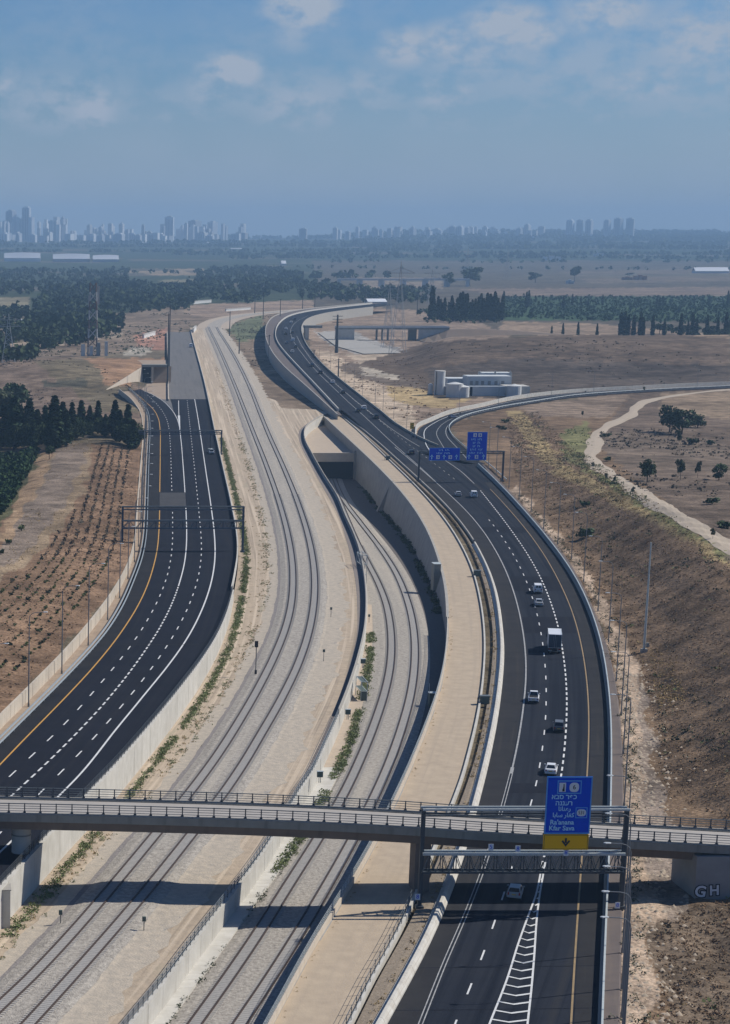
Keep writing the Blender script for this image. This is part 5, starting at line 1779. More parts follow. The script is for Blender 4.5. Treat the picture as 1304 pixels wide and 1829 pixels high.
# ------------------------------------------------------------------ tracks' far end, underpass, interchange, buildings
tf = polyline([(381, 587), (385, 580), (402, 571), (440, 563), (495, 557), (560, 552.5), (640, 546)], 60, .1)
n_ = normals(tf)
for o0, o1, m_, nm, lab, dz in ((-15, 15, M['sand'], 'dirt_track', 'pale earth shelf where the railway bends away to the right', 0), (-6, 6, M['ballast'], 'railway_ballast', 'gravel bed of the railway bending away to the right', .2)):
    a_, b_ = tf.copy(), tf.copy()
    a_[:, :2] += n_ * o0
    b_[:, :2] += n_ * o1
    strip(nm, [a_ + (0, 0, dz), b_ + (0, 0, dz)], m_, lab)

# left underpass: wing wall, near-black panel painted as the shade inside, deck
u0, u1, u2 = P(190, 699, .2), P(253.6, 685, .2), P(270, 685, .2)
Yu = u1[1]
zt_u = PY(254, 655, Yu)[2]
un = thing('underpass', 'small underpass with a pale wing wall beside the pale unfinished carriageway', 'underpass', (u1[0], Yu, 0))
MB().add([u0, u1, (u1[0], Yu, zt_u), (u0[0], u0[1], 1.2), u0 + (0, 1.2, 0), u1 + (0, 1.2, 0), (u1[0], Yu + 1.2, zt_u), (u0[0], u0[1] + 1.2, 1.2)], [(0, 1, 2, 3), (7, 6, 5, 4), (3, 2, 6, 7), (1, 5, 6, 2), (0, 3, 7, 4)]).build('wing_wall', M['concrete_cream'], un)
MB().box(((u1[0] + u2[0]) / 2 + .1, Yu + 4, zt_u / 2), (u2[0] - u1[0], 1, zt_u)).build('underpass_shade_panel', M['painted_dark'], un)
ue_ = PY(300, 656, Yu + 2)
MB().box(((u1[0] + ue_[0]) / 2, Yu + 2, zt_u + .5), (ue_[0] - u1[0], 6, 1.3)).build('deck', M['concrete_dark'], un)
MB().box((u2[0] + .6, Yu + 2, zt_u / 2), (1.0, 5, zt_u)).build('side_wall', M['concrete_cream'], un)
MB().add([(u2[0] + 1, Yu, 0), (ue_[0] + 2, Yu + 4, 0), (ue_[0] + 2, Yu + 4, zt_u), (u2[0] + 1, Yu + 3, zt_u), (u2[0] + 1, Yu + 6, 0), (ue_[0] + 2, Yu + 6, 0)], [(0, 1, 2, 3), (3, 2, 5, 4), (0, 3, 4), (1, 5, 2)]).build('earth_bank', M['dirt'], un)
xw0, xw1 = P(301, 716, .5), P(298.5, 594, .5)
wpath = np.array([xw0 + (xw1 - xw0) * t for t in np.linspace(0, 1, 40)])
wall('parapet', 'thin pale edge wall along the left of the unfinished carriageway', wpath + (0, 0, .9), wpath[:, 2] - 3, .5, M['concrete_cream'], 0, 0, None, 'parapet')

# overpass of the interchange in the distance
ov = [P(x, y, 9) for x, y in ((600, 592), (642, 585), (697, 583), (745, 578.5), (810, 578.5))]
YO = P(640, 607, 0)[1]
ovr = thing('overpass', 'white-railed overpass of the far interchange', 'bridge', (P(690, 607, 0)[0], YO, 0))
zo = PY(690, 586, YO)[2]
xa, xb_, xc, xd, xe = [PY(x, 590, YO)[0] for x in (600, 631, 731, 745, 800)]
MB().box(((xa + xe) / 2, YO, zo - .2), (xe - xa, 11, 1.3)).build('deck', M['concrete_dark'], ovr)
MB().box(((xa + xe) / 2, YO - 5.3, zo + 1.0), (xe - xa, .4, 1.1)).build('parapet', M['white_wall'], ovr)
MB().box(((xa + xe) / 2, YO + 5.3, zo + 1.0), (xe - xa, .4, 1.1)).build('parapet', M['white_wall'], ovr)
MB().box(((xa + xb_) / 2, YO - 1, zo / 2 - .6), (xb_ - xa, 9, zo - .4)).build('abutment', M['concrete_white'], ovr)
for x in (.42, .52, .62):
    MB().cyl((xb_ + (xc - xb_) * x, YO, 0), (xb_ + (xc - xb_) * x, YO, zo - .8), .8, n=10).build('pier', M['concrete_dark'], ovr)
MB().box(((xc + xd) / 2, YO + 3, zo / 2 - .6), (xd - xc, 4, zo - .4)).build('abutment', M['concrete_dark'], ovr)
MB().add([(xd, YO - 5, 0), (xe, YO - 5, zo * .7), (xe, YO - 5, zo - .2), (xd, YO - 5, zo - .2), (xd, YO - 2, 0), (xe, YO - 2, zo * .7)], [(0, 1, 2, 3), (0, 4, 5, 1)]).build('wing_wall', M['concrete_white'], ovr)
em = MB()
rgx = np.linspace(xd, xe + 150, 24)
prf = np.clip((rgx - xd) / (xe - xd), 0, 1) * (zo - .8) * np.clip((xe + 150 - rgx) / 120, 0, 1)
em.loft([np.stack([rgx, np.full_like(rgx, YO - 28), rgx * 0 - .4], 1), np.stack([rgx, np.full_like(rgx, YO - 5.6), prf], 1), np.stack([rgx, np.full_like(rgx, YO + 6), prf], 1), np.stack([rgx, np.full_like(rgx, YO + 30), rgx * 0 - .4], 1)])
tag(em.build('embankment', M['earth_brown'], None), 'brown embankment carrying the overpass road to the right', None, None, 'structure')
ps = [P(x, y, .4) for x, y in ((568, 594), (600, 592), (632, 606), (690, 622), (720, 630), (650, 632), (600, 618))]
tag(MB().add(ps, [tuple(range(6, -1, -1))]).build('paved_slope', M['concrete']), 'pale paved slope beside the far interchange', None, None, 'structure')
for (x0_, x1_, y0_, y1_, lab) in ((543, 574, 581, 592, 'short grey bridge slab beside the far highway bend'),):
    Yq = P(0, y1_, 6)[1]
    a, b = PY(x0_, y0_, Yq), PY(x1_, y1_, Yq)
    t = thing('bridge_slab', lab, 'bridge', ((a[0] + b[0]) / 2, Yq, 0))
    MB().box(((a[0] + b[0]) / 2, Yq, a[2] - 1), (b[0] - a[0], 8, 2)).build('deck', M['concrete_dark'], t)
    MB().box((a[0] + 2, Yq, a[2] / 2 - 1), (3, 7, a[2])).build('abutment', M['concrete_white'], t)

# pump house compound
YC = P(0, 708, 0)[1]


def house(root, name, m, x0_, x1_, y1_, y0_, dY=0, dep=8):
    a, b = PY(x0_, y0_, YC + dY), PY(x1_, y1_, YC + dY)
    return MB().box(((a[0] + b[0]) / 2, YC + dY + dep / 2, (a[2] - .6) / 2), (b[0] - a[0], dep, a[2] + .6)).build(name, m, root)


hs = thing('pump_house', 'pale concrete works compound with flat-roofed blocks right of the slip road', 'building', (PY(860, 708, YC)[0], YC, 0))
house(hs, 'wall', M['concrete_pale'], 800, 835, 706, 676, 30, 12)
house(hs, 'wall', M['concrete_pale'], 836, 912, 706, 672, 18, 12)
house(hs, 'upper_wall', M['concrete_pale'], 862, 913, 700, 666, 34, 10)
for x_, y_, r_, h_ in ((812, 698, 4.2, 6.5), (826, 700, 3.4, 5.0), (918, 702, 3.6, 5.5)):
    q_ = PY(x_, y_, YC - 3)
    MB().cyl((q_[0], YC - 3, -.4), (q_[0], YC - 3, h_), r_, n=20).cyl((q_[0], YC - 3, h_), (q_[0], YC - 3, h_ + .9), r_ + .05, .5, n=20).build('round_tank', M['white_wall'], hs)
house(hs, 'yard_wall', M['concrete_grey'], 793, 832, 706, 690, 10, 3)
house(hs, 'yard_wall', M['concrete_pale'], 832, 905, 712, 690, 4, 3)
house(hs, 'yard_wall', M['concrete_white'], 905, 946, 709, 690, 2, 14)
for x in (842, 852, 862, 874, 886, 898):
    a = PY(x, 684, YC + 17.9)
    MB().box((a[0], YC + 17.9, a[2]), (1.5, .2, 2.0)).build('window', M['concrete_grey'], hs)
for x in (857, 885, 912):
    a = PY(x, 669, YC + 33)
    MB().box((a[0], YC + 33.8, a[2]), (.8, .5, 3.4)).build('pilaster', M['concrete_white'], hs)
a = PY(839, 712, YC + 3.9)
MB().box((a[0], YC + 3.8, 2.2), (2.2, .3, 4.4)).build('door', M['painted_dark'], hs)
st = thing('silo', 'pale round tank beside the concrete works', 'tank', (PY(785, 690, YC + 12)[0], YC + 12, 0))
hh = PY(785, 663, YC + 12)[2]
MB().cyl((0, 0, 0), (0, 0, hh), 2.7, n=24).build('shell', M['white_wall'], st, local=True, smooth=False)
MB().cyl((0, 0, hh), (0, 0, hh + .3), 2.85, 2.6, n=24).build('roof', M['concrete_white'], st, local=True)
MB().bar((-2.2, -1.9, 0), (-2.2, -1.9, hh), .3).build('ladder', M['steel_dark'], st, local=True)
t2 = thing('tank', 'small white tank left of the round silo', 'tank', (PY(769, 686, YC + 14)[0], YC + 14, 0))
MB().cyl((0, 0, 0), (0, 0, 5.0), 1.3, n=14).cyl((0, 0, 5.0), (0, 0, 5.7), 1.3, .3, n=14).build('shell', M['white_wall'], t2, local=True)
MB().cyl((0, 0, 0), (0, 0, .4), 1.6, n=14).build('foot', M['concrete'], t2, local=True)

# cell mast on the left
cmb = P(165, 636, 0)
cmst = thing('radio_mast', 'grey-brown banded lattice radio mast with antennas, standing left of the unfinished carriageway', 'mast', cmb)
hm2 = PY(165, 505, cmb[1])[2]
wb, wt = 3.1, 2.0
nb = 8
for k in range(nb):
    za, zb2 = hm2 * k / nb, hm2 * (k + 1) / nb
    wa = wb + (wt - wb) * k / nb
    wb2 = wb + (wt - wb) * (k + 1) / nb
    mb = MB()
    for sx_, sy in ((-1, -1), (1, -1), (1, 1), (-1, 1)):
        mb.bar((sx_ * wa, sy * wa, za), (sx_ * wb2, sy * wb2, zb2), .55)
    for (s1, s2) in (((-1, -1), (1, -1)), ((1, -1), (1, 1)), ((1, 1), (-1, 1)), ((-1, 1), (-1, -1))):
        mb.bar((s1[0] * wa, s1[1] * wa, za), (s2[0] * wb2, s2[1] * wb2, zb2), .36)
        mb.bar((s2[0] * wa, s2[1] * wa, za), (s1[0] * wb2, s1[1] * wb2, zb2), .36)
    mb.build('lattice_section', M['mast_brown'] if k % 2 else M['mast_grey'], cmst, local=True)
for (dx, z, hgt) in ((wt + 1.6, hm2 - 8, 12), (-wt - .9, hm2 - 12, 7), (wt + .6, hm2 * .42, 5)):
    MB().box((dx, -1, z), (1.0, .8, hgt)).build('antenna', M['mast_grey'], cmst, local=True)
for k, (dx, w_, h_) in enumerate(((-6.5, 2.6, 8), (-1, 2.2, 7), (3.8, 2.4, 9), (9, 2.0, 10))):
    MB().box((dx, -3, h_ / 2), (w_, 2.2, h_)).build('equipment_cabin', M['white_wall'] if k != 2 else M['grey_box'], cmst, local=True)


# lattice pylons
def pylon(label, base, h, w, m, arms=2):
    t = thing('power_pylon', label, 'pylon', base)
    for sx_, sy in ((-1, -1), (1, -1), (1, 1), (-1, 1)):
        MB().bar((sx_ * w, sy * w, 0), (sx_ * w * .22, sy * w * .22, h * .72), .24).bar((sx_ * w * .22, sy * w * .22, h * .72), (0, 0, h), .2).build('leg', m, t, local=True)
    mb = MB()
    n = 7
    for k in range(n):
        f0, f1 = k / n, (k + 1) / n
        wa, wb3 = w * (1 - .78 * f0), w * (1 - .78 * f1)
        for sy in (-1, 1):
            mb.bar((-wa, sy * wa, h * .72 * f0), (wb3, sy * wb3, h * .72 * f1), .12).bar((wa, sy * wa, h * .72 * f0), (-wb3, sy * wb3, h * .72 * f1), .12)
    mb.build('lattice', m, t, local=True)
    for k in range(arms):
        z = h * (.74 + .13 * k)
        MB().bar((-w * 1.9, 0, z), (w * 1.9, 0, z), .3).bar((-w * 1.9, 0, z), (0, 0, z + h * .06), .2).bar((w * 1.9, 0, z), (0, 0, z + h * .06), .2).build('cross_arm', m, t, local=True)
    return t


for (px, yb, yt, w, lab) in ((710, 632, 466, 5, 'tall lattice power pylon above the interchange'), (692, 622, 500, 4, 'thinner lattice pylon just left of the tallest pylon'), (15, 660, 560, 4, 'lattice pylon at the far left edge near the brown hill'), (834, 500, 442, 7, 'distant lattice pylon left of the round-crowned trees'), (905, 500, 446, 7, 'distant lattice pylon over the far fields'), (770, 545, 480, 5, 'lattice pylon beside the cypress row')):
    b = P(px, yb, 0)
    b[2] = hz(b[0], b[1])
    pylon(lab, b, PY(px, yt, b[1])[2] - b[2], w, M['steel_hazed'])
sp = P(601, 630, 0)
sm = thing('monopole', 'single dark steel pole with short arms beside the far highway', 'pole', sp)
hsp = PY(601, 562, sp[1])[2]
MB().cyl((0, 0, 0), (0, 0, hsp), 1.3, .5, n=10).build('pole', M['steel_dark'], sm, local=True)
for z in (.8, .88, .96):
    MB().bar((-3.5, 0, hsp * z), (3.5, 0, hsp * z), .35).build('arm', M['steel_dark'], sm, local=True)
for i, (px, yb, yt) in enumerate([(299, 690, 560), (302, 660, 545), (470, 570, 520), (500, 580, 534), (410, 600, 556), (455, 560, 515), (540, 562, 510), (562, 556, 515), (652, 552, 505), (745, 560, 520), (480, 640, 598), (560, 660, 625), (604, 676, 640), (427, 632, 604)]):
    b = P(px, yb, 0)
    t = thing('catenary_pole', 'thin dark pole standing by the far railway and roads', 'pole', b, group='thin poles by the far railway and roads')
    h_ = PY(px, yt, b[1])[2]
    MB().cyl((0, 0, 0), (0, 0, h_), .42, .25, n=6).build('pole', M['steel_dark'], t, local=True)
    MB().bar((-2.2, 0, h_ - 1), (1.0, 0, h_ - .6), .25).build('arm', M['steel_dark'], t, local=True)

# pale retaining pieces and a red earth bank beyond the unfinished carriageway
for (px0, py0, px1, py1, h_, lab) in ((256, 604, 268, 594, 2.6, 'short white wall on the red earth bank'), (345, 594, 348, 588, 3, 'white block at the end of the unfinished carriageway'), (403, 556, 428, 548, 2.2, 'pale low wall beyond the railway bend'), (345, 543, 372, 539, 3, 'white flat roof beyond the railway')):
    a, b = P(px0, py0, 0), P(px1, py1, 0)
    b[1] = a[1] + min(b[1] - a[1], 60)
    t = thing('low_wall', lab, 'wall', ((a[0] + b[0]) / 2, (a[1] + b[1]) / 2, 0))
    q = np.array([a, (a + b) / 2, b])
    MB().sweep(q, [(-.6, -.3), (.6, -.3), (.6, h_), (-.6, h_)]).build('wall_body', M['white_wall'], t)
    MB().sweep(q, [(-.9, h_ + .01), (.9, h_ + .01), (.9, h_ + .4), (-.9, h_ + .4)]).build('coping', M['concrete_white'], t)

# ------------------------------------------------------------------ vegetation
def leaves(pts, size, up=.25, rng=nr):
    """one small leaf-clump quad at each point, turned at random"""
    n = len(pts)
    a = rng.normal(size=(n, 3))
    a /= np.linalg.norm(a, axis=1, keepdims=True)
    b = rng.normal(size=(n, 3))
    b[:, 2] *= 1 - up
    b -= (a * b).sum(1, keepdims=True) * a
    b /= np.linalg.norm(b, axis=1, keepdims=True)
    s = (size if np.ndim(size) else np.full(n, size)) * rng.uniform(.6, 1.25, n)
    a, b = a * s[:, None] * .5, b * s[:, None] * .5
    v = np.stack([pts - a - b * .7, pts + a - b * .5, pts + a * .6 + b, pts - a * .8 + b * .8], 1).reshape(-1, 3)
    f = np.arange(4 * n).reshape(n, 4)
    return v, f


def blob_points(blobs, n, rng=nr, shell=.45):
    w = np.array([b[3] * b[4] * b[5] for b in blobs]) ** .67
    k = rng.choice(len(blobs), n, p=w / w.sum())
    B = np.array(blobs)[k]
    d = rng.normal(size=(n, 3))
    d /= np.linalg.norm(d, axis=1, keepdims=True)
    r = rng.uniform(shell, 1.0, n)[:, None]
    return B[:, :3] + d * r * B[:, 3:6]


def qmesh(name, v, f, m):
    me = bpy.data.meshes.new(name)
    f = np.asarray(f)
    me.vertices.add(len(v))
    me.vertices.foreach_set('co', np.asarray(v, np.float32).ravel())
    k = f.shape[1]
    me.loops.add(f.size)
    me.loops.foreach_set('vertex_index', f.ravel().astype(np.int32))
    me.polygons.add(len(f))
    me.polygons.foreach_set('loop_start', np.arange(0, f.size, k, dtype=np.int32))
    me.polygons.foreach_set('loop_total', np.full(len(f), k, dtype=np.int32))
    me.update()
    me.validate()
    me.materials.append(m)
    return me


def cypress_mesh(k):
    rng = np.random.default_rng(100 + k)
    n = 620
    t = rng.uniform(.03, 1, n) ** .9
    rad = .105 * np.minimum(1, t * 7) * (1 - t) ** .55 * (1 + .12 * np.sin(t * 17 + k))
    a = rng.uniform(0, 2 * np.pi, n)
    r = rad * rng.uniform(.45, 1.05, n)
    p = np.stack([r * np.cos(a), r * np.sin(a), t], 1)
    v, f = leaves(p, .062, 0, rng)
    return qmesh('crown', v, f, M['leaf_cypress'])


def broad_mesh(k, m):
    rng = np.random.default_rng(200 + k)
    blobs = [(0, 0, .62, .30, .30, .26)]
    for i in range(7):
        a = rng.uniform(0, 2 * np.pi)
        d = rng.uniform(.16, .36)
        blobs.append((d * math.cos(a), d * math.sin(a), rng.uniform(.38, .84), rng.uniform(.13, .22), rng.uniform(.13, .22), rng.uniform(.10, .17)))
    p = blob_points(blobs, 760, rng)
    v, f = leaves(p, .085, .2, rng)
    return qmesh('crown', v, f, m)


def bush_mesh(k, m, n=110):
    rng = np.random.default_rng(300 + k)
    blobs = [(0, 0, .35, .42, .42, .38)] + [(rng.uniform(-.35, .35), rng.uniform(-.35, .35), rng.uniform(.25, .6), .25, .25, .25) for _ in range(4)]
    p = blob_points(blobs, n, rng, .3)
    p[:, 2] = np.abs(p[:, 2])
    v, f = leaves(p, .22, .2, rng)
    return qmesh('crown', v, f, m)


CYP = [cypress_mesh(k) for k in range(4)]
BRD = [broad_mesh(k, M['leaf_dark']) for k in range(4)]
def low_tree_mesh(k, m):
    rng = np.random.default_rng(400 + k)
    blobs = [(0, 0, .52, .34, .34, .36)]
    for i in range(9):
        a = rng.uniform(0, 2 * np.pi)
        d = rng.uniform(.12, .34)
        blobs.append((d * math.cos(a), d * math.sin(a), rng.uniform(.22, .82), rng.uniform(.14, .22), rng.uniform(.14, .22), rng.uniform(.12, .2)))
    p = blob_points(blobs, 900, rng)
    v, f = leaves(p, .078, .2, rng)
    return qmesh('crown', v, f, m)


BRL = [low_tree_mesh(k, M['leaf_dark']) for k in range(4)]
OLB = [bush_mesh(30 + k, M['leaf_olive']) for k in range(2)]
OLV = [broad_mesh(10 + k, M['leaf_olive']) for k in range(2)]
BSH = [bush_mesh(k, M['leaf_weed']) for k in range(3)]
BSD = [bush_mesh(10 + k, M['leaf_dark']) for k in range(2)]
GRV = [bush_mesh(20 + k, M['grove'], 150) for k in range(3)]
TRK = MB().cyl((0, 0, -.02), (0, 0, .5), .028, .014, n=7).bar((0, 0, .3), (.12, .05, .58), .016).bar((0, 0, .34), (-.11, .07, .6), .016).bar((0, 0, .36), (.02, -.13, .62), .014).mesh('trunk', M['bark'])
TRC = MB().cyl((0, 0, -.02), (0, 0, .6), .014, .008, n=6).mesh('trunk', M['bark'])


def tree(name, label, cat, p, h, meshes, trunk, wide=1.0, group=None):
    t = thing(name, label, cat, p, rnd.uniform(0, 6.28), group)
    inst('crown', rnd.choice(meshes), t, (0, 0, 0), (0, 0, rnd.uniform(0, 6.28)), (h * wide, h * wide, h))
    if trunk is not None:
        inst('trunk', trunk, t, (0, 0, 0), (0, 0, 0), (h * wide, h * wide, h))
    return t


def inp1(x, y, poly):
    return bool(inpoly(np.array([x]), np.array([y]), poly)[0])


# cypress row above the planted bank, left
cyp_top = [(25, 712, 12), (36, 728, 9), (52, 716, 9), (97, 712, 9), (112, 722, 8), (128, 722, 8), (145, 718, 9), (118, 735, 6), (175, 719, 8), (205, 718, 6), (214, 735, 6), (228, 726, 7), (188, 742, 6), (160, 727, 7), (135, 742, 8), (80, 728, 8), (66, 735, 9), (90, 742, 8), (104, 748, 8), (152, 748, 8), (168, 744, 7), (196, 748, 7), (221, 748, 7), (238, 752, 6), (8, 726, 9), (-10, 720, 9), (-26, 730, 9), (45, 745, 9), (16, 748, 8), (-4, 752, 8), (58, 752, 8), (74, 756, 7), (112, 758, 7), (126, 756, 7), (182, 757, 7), (208, 760, 7), (232, 766, 6), (243, 765, 6)]
for i, (px, pt, w) in enumerate(cyp_top):
    pb_ = 803 - 25 * math.exp(-((px - 170) / 45.0) ** 2) + rnd.uniform(-5, 3) + (6 if px > 225 else 0)
    if px < 110:
        pb_ = 800 + rnd.uniform(-6, 6)
    p = G(px, pb_ - rnd.uniform(0, 8))
    h = max(5.0, PY(px, pt, p[1])[2] - p[2])
    tree('cypress_tree', 'dark cypress in the dense row along the top of the planted bank on the left', 'cypress', p, h * 1.04, CYP, TRC, 1.55 + .25 * (w > 8), 'cypress row on the left bank')
for i in range(46):
    px = -20 + i * 5.9 + rnd.uniform(-2, 2)
    pb_ = 803 - 22 * math.exp(-((px - 170) / 45.0) ** 2) + rnd.uniform(-12, 2) + (5 if px > 225 else 0)
    p = G(px, pb_)
    tree('conifer_tree', 'dark bushy conifer filling the lower part of the cypress row on the left bank', 'tree', p, rnd.uniform(6.5, 10.5), BRL, None, .7, 'bushy conifers in the cypress row')
for (px, py, pt, lab, ms) in ((8, 770, 690, 'big pale green broad tree at the left edge behind the cypress row', OLV), (22, 740, 676, 'tall dark broad tree rising left of the brown hill', BRD), (38, 788, 735, 'dull olive tree in front of the cypress row near the left edge', OLV), (74, 792, 752, 'bare-looking grey-brown tree in front of the cypress row', OLV), (104, 800, 770, 'low green tree at the foot of the cypress row', BRD), (88, 820, 795, 'dark bush beside the grassy strip', BRD), (14, 972, 958, 'lone dark bush at the left edge below the grove', BSD), (3, 990, 977, 'second dark bush at the left edge below the grove', BSD), (38, 948, 934, 'pale green bush beside the grassy strip', BSH)):
    p = G(px, py)
    h = max(1.5, PY(px, pt, p[1])[2] - p[2])
    tree('broadleaf_tree' if h > 4 else 'bush', lab, 'tree' if h > 4 else 'bush', p, h, ms, TRK if h > 4 else None, 1.0)
# grove of dark green fruit trees at the left edge
gpoly = [(-60, 815), (66, 806), (62, 838), (26, 895), (0, 935), (-60, 1010)]
k = 0
for r_ in range(7):
    for s_ in range(34):
        base = P(62 - r_ * 15, 812, 1.5)
        q = base + np.array([-.115 * s_ * 7 * .8, -s_ * 7.0 * 1.0, 0]) * .85
        a, b = proj(q[0], q[1], np.array(1.5))
        if inp1(float(a), float(b), gpoly):
            z = hz(q[0], q[1])
            tree('fruit_tree', 'round dark green fruit tree in the grove at the left edge', 'fruit tree', (q[0] + rnd.uniform(-.5, .5), q[1] + rnd.uniform(-1, 1), z), rnd.uniform(3.2, 4.4), GRV, None, 1.15, 'fruit trees of the grove')
# trees on the right
for (px, py, pt, w, lab, ms) in ((1196, 772, 718, 1.0, 'left tree of the clump standing beside the winding dirt road', BRL), (1218, 776, 722, .9, 'middle tree of the clump beside the dirt road, with a long bare trunk', BRL), (1246, 764, 735, 1.25, 'right low tree of the clump beside the dirt road', BRL), (1213, 790, 762, .4, 'slim dark tree in front of the clump by the dirt road', BRL),
                                 (1156, 860, 814, .85, 'round dark tree left in the row of trees on the brown field', BRL), (1215, 857, 818, .55, 'narrow tree second in the row on the brown field', OLV), (1246, 853, 822, .45, 'thin greyish tree third in the row on the brown field', OLV), (1284, 858, 826, 1.15, 'wide dark tree right in the row on the brown field', BRL),
                                 (1235, 794, 776, 1.3, 'dark green bush left of two below the tree clump', BSD), (1270, 794, 783, 1.6, 'dark green bush right of two below the tree clump', BSD), (1274, 900, 885, 1.7, 'dark bush beside the dirt road at the right edge', BSD), (1296, 944, 925, 1.7, 'dark bush at the right edge where the dirt road leaves', BSD),
                                 (1083, 782, 771, 1.6, 'dark bush in the fork of the dirt road', BSD), (1085, 824, 812, 1.4, 'dark bush on the bank of the dirt road below the fork', BSD), (1095, 866, 860, 1.8, 'low grey bush at the edge of the dirt road', BSD), (903, 755, 746, 1.8, 'dark bush on the slope above the blue signs', BSD), (895, 768, 757, 1.5, 'smaller dark bush on the slope above the blue signs', BSD), (1048, 960, 938, 1.3, 'dark bush on the slope among the street lamps', BSD), (1043, 905, 890, 1.4, 'bush on the slope behind the street lamps', BSD)):
    p = G(px, py)
    h = max(1.2, PY(px, pt, p[1])[2] - p[2])
    tree('broadleaf_tree' if h > 4 else 'bush', lab, 'tree' if h > 4 else 'bush', p, h, ms, TRK if h > 4 else None, w)
for (px, py, pt) in ((1059, 838, 827), (1082, 858, 846), (1097, 864, 853), (1130, 884, 868), (1273, 963, 942), (1040, 745, 733), (1150, 700, 690)):
    p = G(px, py)
    tree('young_tree', 'thin young tree planted along the winding dirt road', 'young tree', p, max(2.5, PY(px, pt, p[1])[2] - p[2]), OLV, TRK, .5, 'young trees along the dirt road')
# far cypresses on the right
far_c = []
for i in range(26):
    px = 775 + i * 4.9 + rnd.uniform(-1.5, 1.5)
    far_c.append((px, 577 + rnd.uniform(-3, 1), 530 + rnd.uniform(-4, 14), 'tall dark cypress in the far row beyond the interchange', 'far cypress row beyond the interchange'))
for px, pt in ((771, 518), (899, 523), (940, 524), (944, 522), (1006, 530), (1022, 527), (1037, 530), (1050, 536), (1076, 528), (1133, 533), (1140, 536), (1173, 530), (1178, 532), (1184, 530), (1240, 530), (1268, 535), (1300, 522), (1292, 536)):
    far_c.append((px, 548 + rnd.uniform(-4, 3) + (25 if px < 780 else 0), pt, 'lone dark cypress standing over the far orchard', 'cypresses over the far orchard'))
for px, pt in ((1066, 580), (1108, 562), (1115, 560), (1121, 566), (1131, 566), (1143, 562), (1148, 570), (1215, 564), (1236, 563), (1243, 572), (1228, 576), (985, 584), (1005, 580), (1032, 578), (1165, 568), (1186, 572), (1262, 566), (1281, 570), (1296, 562), (1302, 574)):
    far_c.append((px, 602, pt, 'dark cypress just behind the brown hill on the right', 'cypresses behind the brown hill'))
for (px, pb_, pt, lab, grp) in far_c:
    p = P(px, pb_, 0)
    p[2] = hz(p[0], p[1])
    tree('cypress_tree', lab, 'cypress', p, (PY(px, pt, p[1])[2] - p[2]) * 1.1, CYP, None, 1.2, grp)
for (px, pb_, pt, w, lab) in ((800, 512, 484, 1.0, 'dark rounded tree left in the far clump behind the pylons'), (838, 510, 474, 1.6, 'wide rounded tree right in the far clump behind the pylons'), (956, 504, 484, 1.3, 'lone round tree on the far brown field'), (1026, 502, 473, .9, 'tall square-topped tree on the far brown field'), (1125, 492, 486, 3.0, 'low far clump of bushes beside the reddish ruins'), (1178, 597, 576, 1.2, 'grey-green tree beyond the brown hill'), (1265, 600, 580, 1.5, 'grey-green broad tree beyond the brown hill at the right'), (1290, 604, 584, 1.5, 'grey-green broad tree beyond the brown hill at the right edge'), (60, 622, 582, 1.2, 'dark tree in front of the white shed at the left'), (88, 628, 594, 1.2, 'dark round tree right of the white shed at the left'), (30, 612, 575, 1.3, 'dark tree at the left edge before the woods'), (116, 600, 572, 1.1, 'dark tree behind the white shed at the left')):
    p = P(px, pb_, 0)
    p[2] = hz(p[0], p[1])
    tree('broadleaf_tree', lab, 'tree', p, PY(px, pt, p[1])[2] - p[2], BRD, TRK, w)


# masses nobody could count
def woods(name, label, polys, n, hrange, m, quads=16, leaf=.42):
    V, F = [], []
    o = 0
    for poly, cnt in zip(polys, n):
        poly = np.array(poly, float)
        lo, hi = poly.min(0), poly.max(0)
        got = 0
        tries = 0
        while got < cnt and tries < cnt * 12:
            tries += 1
            # even over the ground: rows nearer the horizon hold more ground
            y = YHOR + 1 / (rnd.uniform(1 / (hi[1] - YHOR), 1 / (lo[1] - YHOR)))
            x = rnd.uniform(lo[0], hi[0])
            if not inp1(x, y, poly):
                continue
            p = P(x, y, 0)
            z = hz(p[0], p[1])
            h = rnd.uniform(*hrange) * (1.0 if rnd.random() < .8 else 1.35)
            pts = blob_points([(0, 0, h * .55, h * .42, h * .42, h * .45)], quads) + (p[0], p[1], z)
            v, f = leaves(pts, h * leaf)
            V.append(v)
            F.append(f + o)
            o += len(v)
            got += 1
    me = qmesh(name, np.vstack(V), np.vstack(F), m)
    ob = bpy.data.objects.new(name, me)
    COL.objects.link(ob)
    return tag(ob, label, 'woods', None, 'stuff')


woods('woods', 'dark woods and groves filling the plain on the left', [
    [(-60, 484), (230, 484), (230, 504), (200, 530), (60, 530), (-60, 530)], [(200, 505), (290, 512), (380, 505), (330, 556), (200, 560), (130, 610), (60, 612), (-60, 628), (-60, 560), (60, 556), (70, 532)],
    [(355, 488), (400, 480), (480, 480), (540, 492), (535, 515), (440, 545), (350, 535)], [(40, 596), (215, 566), (225, 596), (140, 618), (50, 630)], [(520, 500), (640, 520), (780, 520), (760, 545), (640, 540), (540, 535)],
    [(-60, 640), (70, 632), (50, 664), (-60, 668)]], [560, 1150, 600, 150, 260, 50], (6, 10), M['wood_far'], 18)
woods('orchard', 'dark green orchard rows on the far right', [[(895, 534), (1380, 530), (1380, 580), (1060, 574), (900, 570)]], [1700], (2.6, 4.2), M['grove'], 14)
woods('scrub_line', 'dark scrub in front of the far cypress row', [[(740, 556), (900, 556), (900, 582), (760, 580)], [(1160, 585), (1380, 596), (1380, 622), (1250, 610)]], [120, 110], (3, 5), M['wood_far'], 16)
